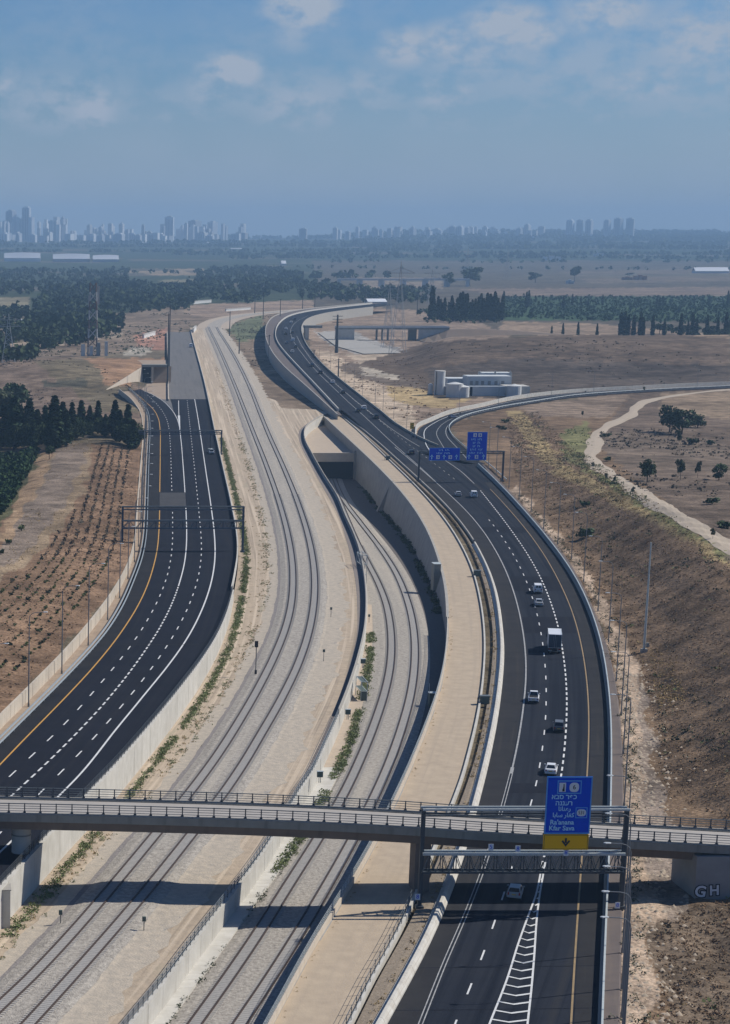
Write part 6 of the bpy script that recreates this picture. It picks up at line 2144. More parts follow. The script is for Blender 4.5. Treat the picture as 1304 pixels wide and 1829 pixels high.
# hedgerows and tree belts towards the horizon
V, F, o = [], [], 0
for (D, a0, a1, h, dens) in ((4300, 470, 720, 13, .9), (4700, -60, 500, 9, .5), (5200, 480, 1400, 8, .4), (6100, 560, 1400, 10, .7), (6700, 400, 1400, 11, 1.0), (7200, 300, 1400, 13, .9), (7800, -60, 800, 12, .9), (8400, 640, 1400, 16, 1.0), (8900, -60, 700, 14, 1.0), (9400, 600, 1400, 17, 1.0), (10000, -60, 800, 15, 1.0), (10600, 620, 1400, 18, 1.0), (11300, 640, 1400, 19, 1.0), (12000, 640, 1400, 19, 1.0), (12800, 500, 1400, 20, 1.0), (13600, -60, 1400, 20, 1.0)):
    x0_, x1_ = (a0 - PPX) / FPX * D, (a1 - PPX) / FPX * D
    n = int((x1_ - x0_) / (9 if D < 6500 else 5.5) * dens)
    xs = nr.uniform(x0_, x1_, n)
    ys = D + 60 * np.sin(xs * .004 + D) + nr.normal(0, 26, n)
    keep = np.sin(xs * .011 + D * .7) + np.sin(xs * .0037 + D) > (-1.0 if D < 6500 else -1.75)
    xs, ys = xs[keep], ys[keep]
    zs = hterr(xs, ys)
    for x, y, z in zip(xs, ys, zs):
        hh_ = h * rnd.uniform(.7, 1.15)
        pts = blob_points([(0, 0, hh_ * .5, hh_ * .6, hh_ * .6, hh_ * .5)], 7) + (x, y, z)
        v, f = leaves(pts, hh_ * .75)
        V.append(v)
        F.append(f + o)
        o += len(v)
me = qmesh('tree_belts', np.vstack(V), np.vstack(F), M['wood_far'])
ob = bpy.data.objects.new('tree_belts', me)
COL.objects.link(ob)
tag(ob, 'blue-green belts of trees far across the plain', 'woods', None, 'stuff')


def scatter(name, label, polys, dens, srange, m, quads=6, leaf=.55, flat=.6, cat='scrub', clump=None, maxn=40000):
    """low growth scattered over outlines traced on the ground"""
    V, F, o = [], [], 0
    for poly, dn in zip(polys, dens):
        poly = np.array(poly, float)
        c = np.array([P(x, y, 4 if False else 0)[:2] for x, y in poly])
        lo, hi = c.min(0) - (12, 60), c.max(0) + (12, 20)
        area = np.prod(hi - lo)
        n = int(min(area * dn, 400000))
        X, Y = nr.uniform(lo[0], hi[0], n), nr.uniform(lo[1], hi[1], n)
        Z = hterr(X, Y)
        px, py = proj(X, Y, Z)
        k = inpoly(px, py, poly) & (Z > -.4)
        if clump:
            f_ = np.sin(X * clump + 1.3 * np.sin(Y * clump * .31)) + np.sin(Y * clump * .45 + X * clump * .3 + 2) + nr.normal(0, .6, n)
            k &= f_ > 0.35
        X, Y, Z = X[k][:maxn], Y[k][:maxn], Z[k][:maxn]
        n = len(X)
        if not n:
            continue
        s = nr.uniform(*srange, n)
        d = nr.normal(size=(n, quads, 3))
        d /= np.linalg.norm(d, axis=2, keepdims=True)
        d[..., 2] = np.abs(d[..., 2]) * flat
        pts = np.stack([X, Y, Z], 1)[:, None, :] + d * (s[:, None, None] * nr.uniform(.3, .9, (n, quads, 1)))
        v, f = leaves(pts.reshape(-1, 3), np.repeat(s * leaf, quads))
        V.append(v)
        F.append(f + o)
        o += len(v)
    me = qmesh(name, np.vstack(V), np.vstack(F), m)
    ob = bpy.data.objects.new(name, me)
    COL.objects.link(ob)
    return tag(ob, label, cat, None, 'stuff')


SLOPE = [(905, 745), (960, 735), (1010, 790), (1304, 1000), (1360, 1050), (1360, 1900), (1180, 1900), (1175, 1640), (1250, 1600), (1250, 1450), (1185, 1420), (1150, 1200), (1060, 1040), (990, 930), (920, 850)]
SLOPE_A = [(905, 745), (960, 735), (1010, 790), (1304, 1000), (1360, 1050), (1360, 1300), (1170, 1300), (1150, 1200), (1060, 1040), (990, 930), (920, 850)]
SLOPE_B = [(1170, 1300), (1360, 1300), (1360, 1480), (1250, 1450), (1185, 1420)]
SLOPE_C = [(1170, 1650), (1245, 1620), (1360, 1590), (1360, 1900), (1185, 1900)]
scatter('dry_scrub', 'brown dry scrub covering the slope right of the highway', [SLOPE_A, SLOPE_B, SLOPE_C], [.45, .65, 1.6], (.3, .7), M['scrub_brown'], 9, .36, .5)
scatter('dark_scrub', 'dark grey-green scrub clumps on the slope right of the highway', [SLOPE_A, SLOPE_B, SLOPE_C], [.07, .07, .05], (.4, 1.1), M['scrub_dark'], 12, .32, .6, clump=.16)
scatter('olive_scrub', 'olive bushes in loose patches on the slope right of the highway', [SLOPE_A, SLOPE_B, SLOPE_C], [.05, .10, .16], (.5, 1.4), M['leaf_olive'], 14, .30, .7, clump=.12)
scatter('dry_grass', 'straw-yellow dry grass in patches on the slope and its crest', [SLOPE_A, SLOPE_B, SLOPE_C, [(1000, 790), (1304, 985), (1304, 1010), (1150, 935), (1000, 850)], [(1160, 1170), (1200, 1180), (1230, 1260), (1180, 1280)], [(1190, 1340), (1240, 1350), (1235, 1400), (1190, 1390)], [(1230, 1290), (1330, 1300), (1330, 1440), (1260, 1420)], [(1150, 1110), (1185, 1120), (1180, 1170), (1150, 1160)], [(1200, 1660), (1340, 1640), (1340, 1760), (1240, 1740)]], [.12, .18, .4, .4, 1.3, 1.3, .7, 1.2, .8], (.3, .9), M['scrub_yellow'], 10, .28, .8, clump=.11)
scatter('weeds', 'green weeds scattered on the slope and along the crest', [SLOPE_B, SLOPE_C, [(1000, 775), (1048, 752), (1060, 790), (1050, 812), (1110, 860), (1304, 985), (1304, 1000), (1080, 866), (1010, 822)], SLOPE_A], [.03, .14, .35, .015], (.4, 1.0), M['leaf_weed'], 7, .45, .8, clump=.2)
scatter('field_scrub', 'low brown scrub on the flat field beyond the crest', [[(1070, 770), (1380, 760), (1380, 990), (1304, 960), (1080, 840)], [(760, 616), (1000, 600), (1380, 615), (1380, 682), (950, 706), (780, 700)]], [.05, .012], (.6, 1.6), M['scrub_dark'], 7, .5, .6, clump=.05)
scatter('waste_scrub', 'brown scrub between the railway bend and the far highway', [[(395, 585), (470, 558), (500, 575), (480, 640), (590, 730), (505, 728), (470, 712), (440, 660), (410, 610)]], [.035], (.6, 1.5), M['scrub_dark'], 7, .5, .6, clump=.08)
scatter('waste_scrub', 'brown scrub on the waste ground right of the far highway', [[(560, 632), (800, 640), (900, 716), (745, 770), (690, 735), (600, 670)]], [.02], (.6, 1.5), M['scrub_brown'], 7, .5, .6, clump=.06)
scatter('hill_scrub', 'dark scrub and thistles on the earthworks before the left woods', [[(60, 600), (200, 575), (340, 548), (340, 585), (298, 610), (236, 640), (60, 640)]], [.02], (.8, 2.2), M['leaf_olive'], 8, .5, .7, clump=.05)
scatter('hill_scrub', 'low dark scrub on the brown hill left of the underpass', [[(-40, 640), (150, 642), (260, 690), (255, 740), (120, 740), (-40, 735)]], [.02], (.6, 1.5), M['scrub_dark'], 7, .5, .6, clump=.07)
scatter('bank_grass', 'pale dry grass on the strip beside the planted bank', [[(-40, 1062), (0, 1040), (80, 980), (150, 880), (165, 790), (110, 785), (70, 850), (40, 930), (0, 1000), (-40, 1020)]], [.12], (.3, .8), M['scrub_yellow'], 5, .4, .8, clump=.13)
# planted shrubs in rows on the left bank
BANK = [(-30, 1070), (60, 1010), (130, 920), (165, 850), (172, 795), (235, 800), (243, 880), (236, 970), (200, 1035), (110, 1150), (0, 1262), (-30, 1290)]
cand = []
for j, Yk in enumerate(np.arange(345, 900, 2.6)):
    xw = float(WTOP.X(Yk))
    for i in range(1, 24):
        x = xw - 2.4 - i * 2.45 + rnd.uniform(-.25, .25)
        y = Yk + rnd.uniform(-.6, .6)
        if rnd.random() < .27:
            continue
        z = hz(x, y)
        a, b = proj(x, y, np.array(z))
        if inp1(float(a), float(b), BANK):
            cand.append((y, x, z))
cand.sort()
for (y, x, z) in cand[:290]:
    s = rnd.uniform(.25, .95)
    t = inst('shrub', rnd.choice(BSH + OLB), None, (x, y, z - .05), (0, 0, rnd.uniform(0, 6)), (s * 1.1, s * 1.1, s))
    tag(t, 'small green shrub planted in rows on the brown bank left of the road', 'shrub', 'shrubs planted on the left bank')
V, F, o = [], [], 0
for (y, x, z) in cand[290:]:
    s = rnd.uniform(.5, 1.2)
    pts = blob_points([(0, 0, .4 * s, .5 * s, .5 * s, .45 * s)], 9) + (x, y, z)
    v, f = leaves(pts, .45 * s)
    V.append(v)
    F.append(f + o)
    o += len(v)
if V:
    ob = bpy.data.objects.new('far_shrubs', qmesh('far_shrubs', np.vstack(V), np.vstack(F), M['scrub_dark']))
    COL.objects.link(ob)
    tag(ob, 'farther rows of small shrubs on the brown bank', 'shrubs', None, 'stuff')
scatter('bank_scrub', 'low brown stubble between the planted shrubs of the left bank', [BANK], [.30], (.25, .6), M['scrub_brown'], 5, .5, .6)


# weeds along the walls and tracks
def edge_weeds(name, label, path, w, n, srange, m, gaps=.0, quads=13):
    d = np.concatenate([[0], np.cumsum(np.linalg.norm(np.diff(path, axis=0), axis=1))])
    s = nr.uniform(0, d[-1], n)
    g = np.sin(s * .21) + np.sin(s * .087 + 1) + np.sin(s * .6) * .5
    s = s[g > gaps * 3 - 2.4]
    q = np.stack([np.interp(s, d, path[:, k]) for k in range(3)], 1)
    q[:, 0] += nr.normal(0, w, len(s))
    sz_ = nr.uniform(*srange, len(s))
    dd = nr.normal(size=(len(s), quads, 3))
    dd /= np.linalg.norm(dd, axis=2, keepdims=True)
    dd[..., 2] = np.abs(dd[..., 2])
    pts = q[:, None, :] + dd * sz_[:, None, None] * nr.uniform(.3, .9, (len(s), quads, 1))
    v, f = leaves(pts.reshape(-1, 3), np.repeat(sz_ * .34, quads))
    ob = bpy.data.objects.new(name, qmesh(name, v, f, m))
    COL.objects.link(ob)
    return tag(ob, label, 'weeds', None, 'stuff')


rwd = rows(250, 900, .004, 3)
edge_weeds('weeds', 'green weeds growing along the foot of the tall white wall', REDGE.at(rwd, 2.2, z=0.0), .42, 3600, (.25, .8), M['leaf_weed'], .20)
edge_weeds('weeds', 'sparse brown-green weeds along the left of the upper tracks', RA1.at(rows(215, 900, .004, 3), -5.6), .7, 900, (.2, .55), M['leaf_weed'], .5)
edge_weeds('weeds', 'dry weeds along the left of the upper tracks', RA1.at(rows(215, 1400, .004, 3), -5.8), .9, 900, (.15, .5), M['scrub_yellow'], .40)
lw = LEDGE_R.at(rows(285, 470, .004, 3), -.3)
edge_weeds('weeds', 'green weeds between the white ledge and the lower tracks', lw, .4, 1300, (.25, .85), M['leaf_weed'], .45)
edge_weeds('weeds', 'sparse tufts at the edge of the white ledge near the bridge', LEDGE_R.at(rows(212, 285, .004, 3), 0), .2, 90, (.15, .6), M['leaf_olive'], .5)
rwb = rows(500, 830, .004, 3)
wb_ = RW_TOP.at(rwb, 0)
wb_[:, 0] -= .8 + 2.4 * ss((rwb - 450) / 150) * (1 - ss((rwb - 740) / 100))
wb_[:, 2] = zR(rwb) + .1
edge_weeds('weeds', 'dark bushes along the foot of the tall shaded wall', wb_, .35, 420, (.6, 1.5), M['leaf_dark'], .45)
edge_weeds('weeds', 'dry weeds on the stone strip behind the white barrier', RD_L.at(rows(212, 700, .004, 3), -1.7, dz=.1), .25, 420, (.2, .6), M['scrub_yellow'], .4)
edge_weeds('weeds', 'dry weeds along the edge of the tan strip', RW_TOP.at(rows(212, 520, .004, 3), .7), .2, 200, (.08, .3), M['scrub_yellow'], .5)
edge_weeds('weeds', 'tufts along the right edge of the roadside path', PATH_R.at(rows(212, 700, .004, 3), 1.6, dz=.0), .8, 700, (.25, .7), M['leaf_olive'], .35)
# stones and clods
V, F, o = [], [], 0
for k_ in range(1100):
    y = rnd.uniform(212, 420)
    x = float(PATH_R.X(y)) + .6 + abs(rnd.gauss(0, 3.5))
    s = rnd.uniform(.08, .34)
    mb = np.array([(-1, -1, 0), (1, -1, 0), (1, 1, 0), (-1, 1, 0), (0, 0, 1.1)]) * s * nr.uniform(.6, 1.3, (5, 3)) + (x, y, hz(x, y) - .03)
    V.append(mb)
    F += [[o, o + 1, o + 4], [o + 1, o + 2, o + 4], [o + 2, o + 3, o + 4], [o + 3, o, o + 4]]
    o += 5
ob = bpy.data.objects.new('stones', qmesh('stones', np.vstack(V), np.array(F), M['dirt_road']))
COL.objects.link(ob)
tag(ob, 'pale stones and clods on the dirt beside the roadside path', 'stones', None, 'stuff')

# winding dirt road on the right, draped on the field
dr = [(1420, 690), (1304, 696), (1198, 708), (1156, 716.6), (1135.5, 729), (1125, 743), (1094, 757), (1066, 777.6), (1062, 798), (1055, 818), (1073, 837), (1107.7, 857.7), (1163, 892.5), (1215.6, 924), (1261, 951.7), (1304, 976), (1400, 1035), (1560, 1140), (1760, 1290)]
dw = np.array([G(x, y) for x, y in dr])
d_ = np.concatenate([[0], np.cumsum(np.linalg.norm(np.diff(dw, axis=0), axis=1))])
fx, fy = pchip(d_, dw[:, 0]), pchip(d_, dw[:, 1])
s_ = np.linspace(0, d_[-1], 260)
c_ = np.stack([fx(s_), fy(s_), s_ * 0], 1)
n_ = normals(c_)
lines = []
wv = 2.7 + .5 * np.sin(s_ * .05) + .4 * np.sin(s_ * .13)
for t in (-1, -.5, 0, .5, 1):
    q = c_.copy()
    q[:, :2] += n_ * (wv * t)[:, None]
    q[:, 2] = hterr(q[:, 0], q[:, 1]) + .18 - .12 * abs(t)
    lines.append(q)
strip('dirt_road', lines, M['dirt_road'], 'pale dirt road winding over the brown field on the right')

# ------------------------------------------------------------------ vehicles
CARPAINT = {}


def paint(name, col, rough=.35):
    if name not in CARPAINT:
        m = mat('paint_' + name, col, rough, spec=.5)
        CARPAINT[name] = m
    return CARPAINT[name]


def body_loft(secs):
    """secs: (y, half width low, half width high, z low, z mid, z high) cross-sections along the car"""
    lines = []
    prof = []
    for (y, wl_, wm, wh, zl, zm, zh) in secs:
        prof.append([(-wl_, y, zl), (-wm, y, zm), (-wh * .96, y, zh - .03), (-wh * .82, y, zh), (wh * .82, y, zh), (wh * .96, y, zh - .03), (wm, y, zm), (wl_, y, zl)])
    A = np.array(prof)
    return MB().loft([A[:, k] for k in range(8)], closed=True, caps=True)


def car(kind, label, p, head, m, cat='car', sc=1.0, group=None):
    t = thing({'sedan': 'car', 'hatch': 'car', 'suv': 'car', 'van': 'van', 'pickup': 'pickup_truck'}[kind], label, cat, p, head, group)
    W_ = .90
    if kind == 'sedan':
        L = 2.28
        body = [(-L, .74, .78, .70, .35, .62, .86), (-L + .12, .84, .90, .80, .25, .62, .98), (-1.3, .88, .92, .82, .22, .62, 1.02), (.9, .88, .92, .82, .22, .62, .98), (1.7, .86, .90, .78, .22, .60, .88), (L - .1, .80, .84, .70, .26, .55, .74), (L, .70, .74, .6, .35, .52, .64)]
        cab = [(-1.75, .66, 1.0), (-1.05, .60, 1.44), (.25, .60, 1.46), (1.15, .68, .96)]
    elif kind in ('hatch', 'suv'):
        L = 2.05 if kind == 'hatch' else 2.3
        hh_ = 1.5 if kind == 'hatch' else 1.72
        zb = 1.0 if kind == 'hatch' else 1.1
        body = [(-L, .78, .82, .74, .38, .65, zb - .1), (-L + .1, .86, .91, .82, .26, .65, zb), (.75, .88, .93, .83, .24, .65, zb), (1.4, .86, .90, .78, .24, .62, zb - .1), (L - .1, .80, .84, .70, .28, .58, .80), (L, .70, .74, .6, .36, .55, .68)]
        cab = [(-L + .08, .72, zb), (-L + .42, .63, hh_ - .03), (.1, .62, hh_), (.95, .70, zb - .02)]
    elif kind == 'van':
        L = 2.5
        body = [(-L, .84, .90, .86, .35, .8, 1.15), (-L + .06, .90, .96, .90, .28, .8, 1.2), (1.2, .92, .97, .9, .26, .8, 1.2), (1.9, .90, .94, .84, .26, .7, 1.05), (L, .76, .8, .7, .36, .6, .8)]
        cab = [(-L + .03, .86, 1.18), (-L + .12, .78, 1.98), (.9, .78, 2.0), (1.75, .76, 1.1)]
    else:
        L = 2.6
        body = [(-L, .86, .90, .86, .45, .8, 1.05), (-L + .06, .88, .93, .88, .35, .8, 1.08), (-.3, .90, .94, .88, .32, .8, 1.08), (1.0, .90, .94, .86, .30, .75, 1.08), (1.9, .88, .92, .80, .30, .7, 1.0), (L, .74, .78, .68, .4, .62, .82)]
        cab = [(-.65, .72, 1.06), (-.45, .64, 1.74), (.5, .63, 1.76), (1.25, .70, 1.06)]
    body_loft(body).build('body', m, t, local=True)
    c = np.array(cab)
    yb0, wb0, zb0 = c[0]
    y1, w1, z1 = c[1]
    y2, w2, z2 = c[2]
    y3, w3, z3 = c[3]
    wb0, w3 = max(wb0, .70), max(w3, .70)
    wsh = wb0 + .08
    # cabin shell: pillars and roof
    V = [(-wsh, yb0, zb0 - .03), (wsh, yb0, zb0 - .03), (w1, y1, z1), (-w1, y1, z1), (w2, y2, z2), (-w2, y2, z2), (wsh, y3, z3 - .03), (-wsh, y3, z3 - .03)]
    MB().add(V, [(0, 1, 2, 3), (3, 2, 4, 5), (5, 4, 6, 7), (1, 6, 4, 2), (0, 3, 5, 7)]).build('roof', m, t, local=True)

    def pane(name, a, b, c_, d_, ins=.10, off=(0, 0, 0)):
        q = np.array([a, b, c_, d_], float)
        ctr = q.mean(0)
        q = ctr + (q - ctr) * (1 - ins) + np.array(off)
        nrm = np.cross(q[1] - q[0], q[3] - q[0])
        nrm /= np.linalg.norm(nrm)
        if np.dot(nrm, ctr - np.array([0, (yb0 + y3) / 2, .9])) < 0:
            nrm = -nrm
        q2 = q + nrm * .015
        MB().add(np.vstack([q, q2]), [(4, 5, 6, 7), (0, 1, 5, 4), (1, 2, 6, 5), (2, 3, 7, 6), (3, 0, 4, 7)]).build(name, M['glass'], t, local=True)
    if kind != 'van':
        pane('rear_window', V[0], V[1], V[2], V[3], .16)
    else:
        pane('rear_window', (-.6, yb0 + .02, 1.35), (-.04, yb0 + .02, 1.35), (-.04, y1 - .02, 1.85), (-.55, y1 - .02, 1.85), .05)
        pane('rear_window', (.04, yb0 + .02, 1.35), (.6, yb0 + .02, 1.35), (.55, y1 - .02, 1.85), (.04, y1 - .02, 1.85), .05)
    pane('windscreen', V[7], V[6], V[4], V[5], .14)
    for s in (-1, 1):
        a = V[1] if s > 0 else V[0]
        b = V[6] if s > 0 else V[7]
        u = V[4] if s > 0 else V[5]
        w_ = V[2] if s > 0 else V[3]
        if kind == 'van':
            a = (s * wsh, .35, zb0)
            w_ = (s * w1, .35, z1)
        pane('side_window', a, b, u, w_, .2)
        yb_ = -L
        MB().box((s * .66, yb_ + .03, .80 if kind != 'van' else 1.0), (.20, .10, .16 if kind in ('sedan', 'pickup') else .34)).build('tail_light', M['red_light'], t, local=True)
        MB().box((s * .58, L - .06, .62), (.30, .12, .14)).build('headlight', M['white_light'], t, local=True)
        MB().box((s * (wsh + .16), y3 - .25, z3 + .06), (.22, .12, .15)).build('mirror', m, t, local=True)
        for yy in (-L * .62, L * .62):
            MB().cyl((s * .66, yy, .32), (s * .91, yy, .32), .32, n=14).build('wheel', M['tyre'], t, local=True)
    MB().box((0, -L + .0, .42), (1.5, .10, .16)).build('bumper', M['tyre'] if kind in ('suv', 'pickup', 'van') else m, t, local=True)
    MB().box((0, -L - .02, .70), (.50, .05, .12)).build('number_plate', M['plate_yellow'], t, local=True)
    if kind == 'pickup':
        MB().box((0, -1.6, 1.085), (1.5, 1.75, .03)).build('load_bed', M['tyre'], t, local=True)
    if sc != 1:
        t.scale = (sc, sc, sc)
    return t


def heading(cv, Y):
    p = cv.at([Y - 4, Y + 4])
    d = p[1] - p[0]
    return math.atan2(-d[0], d[1])


WHITE, SILVER, GREY, BLACK, DBLUE = paint('white', (.70, .71, .72)), paint('silver', (.38, .40, .42)), paint('grey', (.13, .135, .14)), paint('black', (.02, .021, .024)), paint('blue', (.03, .05, .10))
LIST = [
    (920, 1600, 0, 'hatch', SILVER, 'silver hatchback driving away under the sign gantry', SOLL),
    (984, 1380, 0, 'sedan', WHITE, 'white saloon car just above the big blue sign', RDENSE),
    (998, 1304, 0, 'suv', GREY, 'dark grey estate car beside the dense dashed line', RDENSE),
    (953, 1252, 0, 'pickup', WHITE, 'white pickup truck in the left lane behind the lorry', SOLL),
    (962, 1081, 0, 'sedan', SILVER, 'pale silver saloon ahead of the lorry, nearer of two', RDENSE),
    (960, 1058, 0, 'van', WHITE, 'white van ahead of the lorry, farther of two', RDENSE),
    (818, 886, 0, 'hatch', SILVER, 'pale grey hatchback below the wide blue sign', SOLL),
    (846, 888, 0, 'van', WHITE, 'white van below the tall blue sign', RDENSE),
]
for (px, py, z, kind, m, lab, cv) in LIST:
    p = P(px, py, z)
    p[2] = .03
    t = car(kind, lab, p, heading(cv, p[1]), m, 'van' if kind == 'van' else ('pickup' if kind == 'pickup' else 'car'))
FAR = [(734, 812, 'hatch', BLACK, 'black car with pale roof beside the far gantry post'), (671, 748, 'suv', BLACK, 'black car on the far highway above the tunnel pit'), (650, 731, 'hatch', WHITE, 'white car on the far highway right of a dark one'), (639, 736, 'sedan', BLACK, 'dark car on the far highway left of a white one'),
       (612, 703, 'sedan', BLACK, 'dark car alone midway along the far highway'), (594, 685, 'hatch', WHITE, 'white car alone midway along the far highway'), (572, 668, 'suv', BLACK, 'larger dark car on the far highway, lower of two'), (557, 655, 'suv', DBLUE, 'dark blue car on the far highway, upper of two'),
       (522, 630, 'hatch', WHITE, 'white car in the far queue, nearest of the queue'), (528, 621, 'sedan', BLACK, 'dark car in the far queue beside the nearest white one'), (512, 614, 'sedan', DBLUE, 'dark car on the left in the far queue'), (523, 610, 'van', WHITE, 'white van in the middle of the far queue'), (510, 598, 'sedan', BLACK, 'dark car far up the queue on the left'), (522, 596, 'suv', BLACK, 'dark car far up the queue on the right'), (511, 589, 'hatch', WHITE, 'white car far up the queue on the left'), (520, 577, 'sedan', WHITE, 'white car at the head of the far queue'), (526, 572, 'suv', DBLUE, 'dark car at the head of the far queue')]
for (px, py, kind, m, lab) in FAR:
    z = 0.0
    for _ in range(6):
        p = P(px, py, z)
        z = float(zH(p[1]))
    p = P(px, py, z)
    p[2] = z + .06
    car(kind, lab, p, heading(hm_, min(p[1], hm_.Y[-1] - 5)), m, 'van' if kind == 'van' else 'car', 1.2)
p = P(808, 747, .15)
car('hatch', 'dark blue car turning on the right slip road', p, -.95, DBLUE)
p = P(378, 810, .6)
p[2] = float(zL(p[1]))
car('pickup', 'white works pickup parked on the right shoulder of the new left road', p, heading(LSOL, p[1]), WHITE, 'pickup')
tb = thing('light_tower', 'dark lighting tower on a trailer parked beside the white works pickup', 'light tower', (p[0], p[1] + 4.5, p[2]))
MB().box((0, 0, .9), (1.6, 3.0, 1.2)).build('trailer', M['grey_box'], tb, local=True)
MB().bar((0, 0, 1.5), (0, 0, 7.5), .25).build('mast', M['steel_dark'], tb, local=True)
MB().box((0, 0, 7.6), (1.9, .4, .9)).build('lamp_panel', M['gantry_blue'], tb, local=True)
p = P(341, 620, .6)
p[2] = float(zL(p[1]))
car('van', 'white works van parked at the far end of the unfinished carriageway', p, heading(LSOL, 900), WHITE, 'van', 1.3)

# lorry
p = P(990, 1168, 0)
p[2] = .03
lo = thing('lorry', 'white box lorry driving away on the highway, the shade of its rear painted into dark doors', 'lorry', p, heading(RDENSE, p[1]))
MB().box((0, 3.4, 2.5), (2.5, 7.0, 2.7)).build('cargo_box', WHITE, lo, local=True)
for s in (-1, 1):
    MB().box((s * .60, -.14, 2.5), (1.14, .06, 2.5)).build('rear_door', M['lorry_rear_shade'], lo, local=True)
    MB().box((s * .30, -.19, 2.3), (.05, .05, 2.2)).build('door_bar', M['steel'], lo, local=True)
    MB().box((s * .95, -.10, .95), (.35, .1, .2)).build('tail_light', M['red_light'], lo, local=True)
    for yy in (.9, 2.0, 7.6):
        MB().cyl((s * .75, yy, .5), (s * 1.2, yy, .5), .5, n=14).build('wheel', M['tyre'], lo, local=True)
    MB().box((s * 1.42, 8.3, 2.1), (.18, .15, .6)).build('mirror', M['tyre'], lo, local=True)
    MB().box((s * 1.26, 3.4, 3.87), (.06, 7.0, .08)).build('roof_edge', M['steel_light'], lo, local=True)
MB().box((0, 3.6, .85), (.9, 8.6, .4)).build('chassis', M['tyre'], lo, local=True)
MB().box((0, -.05, .62), (2.3, .12, .22)).build('bumper', M['steel'], lo, local=True)
MB().loft([[(-1.2, 7.1, .6), (-1.2, 9.1, .6)], [(-1.2, 7.1, 2.9), (-1.1, 8.7, 2.8)], [(1.2, 7.1, 2.9), (1.1, 8.7, 2.8)], [(1.2, 7.1, .6), (1.2, 9.1, .6)]], closed=True, caps=True).build('cab', WHITE, lo, local=True)
MB().add([(-1.0, 9.02, 1.6), (1.0, 9.02, 1.6), (.95, 8.82, 2.55), (-.95, 8.82, 2.55)], [(0, 1, 2, 3)]).build('windscreen', M['glass'], lo, local=True)

# ------------------------------------------------------------------ far buildings
def tower(px, ytop, w, m, label, group, D=None, yb=None, crown=0):
    D = D or rnd.uniform(10900, 11600)
    x = (px - PPX) / FPX * (D * CT + 40 * ST)
    z = hz(x, D)
    ztop = PY(px, ytop, D)[2]
    h = max(12.0, ztop - z)
    ww = w / FPX * D
    t = thing('tower_block', label, 'building', (x, D, z - 2), rnd.uniform(-.95, -.25), group)
    mb = MB().box((0, 0, h / 2), (ww, ww * rnd.uniform(.7, 1.0), h))
    mb.build('wall', m, t, local=True)
    f = MB()
    if crown or rnd.random() < .5:
        f.box((0, 0, h + 2.0), (ww * .55, ww * .5, 4.0 + rnd.uniform(0, 4)))
    else:
        f.box((0, 0, h + .6), (ww * 1.02, ww * .9, 1.2))
    f.build('roof', M['city_pale'], t, local=True)
    if w >= 9:
        g = MB()
        n = 3
        for k in range(n):
            xx = -ww / 2 + ww * (k + .5) / n
            g.box((xx, -ww * .52, h * .52), (ww / n * .38, .8, h * .86))
        g.build('window_band', M['city_blue'] if m is M['city_pale'] else M['city_dark'], t, local=True)
    return t


B_, P_ = M['city_blue'], M['city_pale']
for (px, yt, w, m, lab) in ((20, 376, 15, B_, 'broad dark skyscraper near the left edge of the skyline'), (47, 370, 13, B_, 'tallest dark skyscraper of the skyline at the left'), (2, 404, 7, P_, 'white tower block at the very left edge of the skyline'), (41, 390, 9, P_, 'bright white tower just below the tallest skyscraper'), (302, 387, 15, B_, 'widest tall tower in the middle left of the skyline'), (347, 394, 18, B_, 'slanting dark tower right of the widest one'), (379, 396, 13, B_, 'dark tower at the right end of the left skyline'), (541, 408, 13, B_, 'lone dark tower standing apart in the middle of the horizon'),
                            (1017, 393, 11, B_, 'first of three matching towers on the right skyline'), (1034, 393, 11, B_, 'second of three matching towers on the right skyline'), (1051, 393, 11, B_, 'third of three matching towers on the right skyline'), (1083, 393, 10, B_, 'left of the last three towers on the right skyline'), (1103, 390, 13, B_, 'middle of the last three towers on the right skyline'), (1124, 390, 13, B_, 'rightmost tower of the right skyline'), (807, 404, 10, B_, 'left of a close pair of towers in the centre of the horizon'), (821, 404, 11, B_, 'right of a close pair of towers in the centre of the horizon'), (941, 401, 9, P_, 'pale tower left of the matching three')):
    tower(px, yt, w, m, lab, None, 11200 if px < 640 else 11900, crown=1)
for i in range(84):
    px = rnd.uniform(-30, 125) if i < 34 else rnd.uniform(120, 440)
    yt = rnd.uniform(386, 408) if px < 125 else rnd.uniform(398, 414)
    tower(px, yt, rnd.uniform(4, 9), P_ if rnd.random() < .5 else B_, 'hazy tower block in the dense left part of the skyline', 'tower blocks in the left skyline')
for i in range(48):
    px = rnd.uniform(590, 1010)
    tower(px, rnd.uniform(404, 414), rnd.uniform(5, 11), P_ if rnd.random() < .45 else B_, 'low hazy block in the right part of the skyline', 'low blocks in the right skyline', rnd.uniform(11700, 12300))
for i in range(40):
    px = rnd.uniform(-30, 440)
    tower(px, rnd.uniform(414, 421), rnd.uniform(7, 16), P_ if rnd.random() < .6 else B_, 'low pale block under the left skyline', 'low blocks under the left skyline', rnd.uniform(10300, 10900))

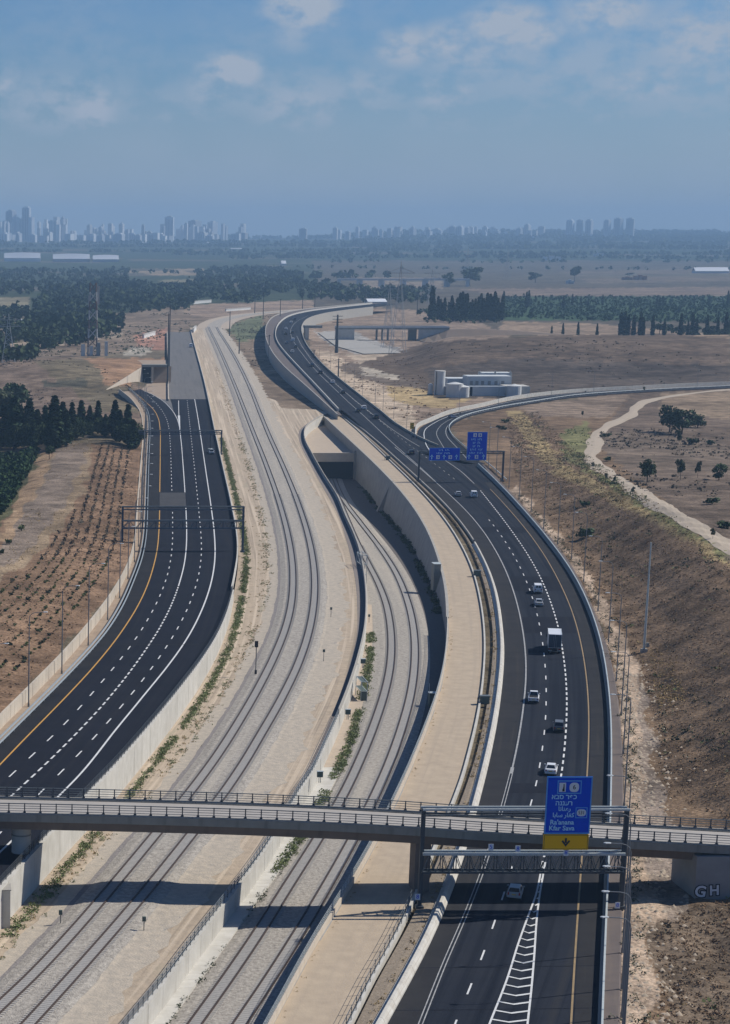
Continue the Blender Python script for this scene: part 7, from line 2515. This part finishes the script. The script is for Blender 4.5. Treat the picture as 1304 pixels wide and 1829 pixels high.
# long white sheds on the plain
for (x0_, x1_, yt, yb_, lab, arch) in ((8, 72, 452, 467, 'long white shed at the left edge of the plain', 2), (95, 160, 454, 468, 'white arched greenhouse in the middle of three', 2), (166, 212, 456, 468, 'white arched greenhouse, right of three', 2), (175, 248, 439, 446, 'long white roof behind the greenhouses, left of two', 1), (268, 330, 440, 447, 'long white roof behind the greenhouses, right of two', 1), (253, 264, 444, 450, 'small white house between the two long roofs', 1), (362, 384, 445, 450, 'white roofs right of the long sheds', 1), (412, 432, 450, 455, 'pale roofs far right of the sheds', 1),
                                       (38, 70, 571, 585, 'white shed among dark trees at the left', 1), (502, 511, 466, 474, 'small bright white hut on the plain left of the centre', 1), (655, 690, 534, 542, 'white canopy roof beyond the far highway', 1), (1240, 1300, 478, 488, 'pale long buildings on the far right plain', 1), (835, 865, 427, 436, 'pale block below the centre towers', 1)):
    a = P((x0_ + x1_) / 2, yb_, 0)
    for _ in range(6):
        z = hz(a[0], a[1])
        a = P((x0_ + x1_) / 2, yb_, z)
    D = a[1]
    w = (x1_ - x0_) / FPX * D
    h = PY(0, yt, D)[2] - hz(a[0], D)
    h = max(4.0, h * 1.25)
    t = thing('shed', lab, 'shed', (a[0], D, hz(a[0], D)))
    MB().box((0, 4, h * .16 - 1), (w, 22, h * .32 + 2)).build('wall', M['city_pale'], t, local=True)
    n = 1
    mb = MB()
    for k in range(n):
        xa_ = -w / 2 + w * k / n
        xb2 = xa_ + w / n - .8
        hk = h * (.86 + .14 * ((k * 7) % 3) / 2)
        xs_ = np.linspace(xa_, xb2, 9)
        bow = 1 - (.12 if arch == 2 else .04) * ((xs_ - (xa_ + xb2) / 2) / ((xb2 - xa_) / 2)) ** 2
        L = []
        for (y, f) in ((-8.5, .33), (-2, .66), (4, 1.0), (10, .66), (16.5, .33)):
            L.append(np.stack([xs_, np.full(9, y), h * .33 + (hk - h * .33) * (f - .33) / .67 * bow], 1))
        mb.loft(L)
    mb.build('roof', M['roof_white'], t, local=True)
# reddish ruins and arches in the far fields
for (px, yb_, w, h, m, lab) in ((1120, 500, 14, 6, 'rust', 'reddish ruin on the far field, left block'), (1143, 500, 18, 9, 'rust', 'reddish ruin on the far field, taller right block'), (985, 470, 26, 14, 'pale', 'pale concrete frame building far on the plain'), (1018, 506, 10, 7, 'pale', 'small pale hut beside the tall square-topped tree'), (1068, 466, 14, 12, 'pale', 'pale far building left of the forest edge')):
    a = P(px, yb_, 0)
    a[2] = hz(a[0], a[1])
    ww = w / FPX * a[1]
    t = thing('ruin' if m == 'rust' else 'far_house', lab, 'building', a)
    mm = M['ruin_red'] if m == 'rust' else M['concrete_pale']
    for k in (-.5, 0, .5):
        MB().box((ww * k * .9, 0, h * (.5 - .2 * abs(k))), (ww * .3, 9, h * (1 - .4 * abs(k)))).build('wall', mm, t, local=True)
    MB().box((0, 0, h * .55), (ww, 8, 1.0)).build('slab', mm, t, local=True)
ar = P(720, 512, 0)
t = thing('arched_wall', 'row of pale arches across the far dirt beyond the pylons', 'wall', ar)
for k in range(6):
    x = (k - 2.5) * 34
    MB().box((x - 15, 0, 5), (5, 4, 10)).box((x + 15, 0, 5), (5, 4, 10)).box((x, 0, 11), (35, 4, 3)).build('arch', M['concrete_pale'], t, local=True)
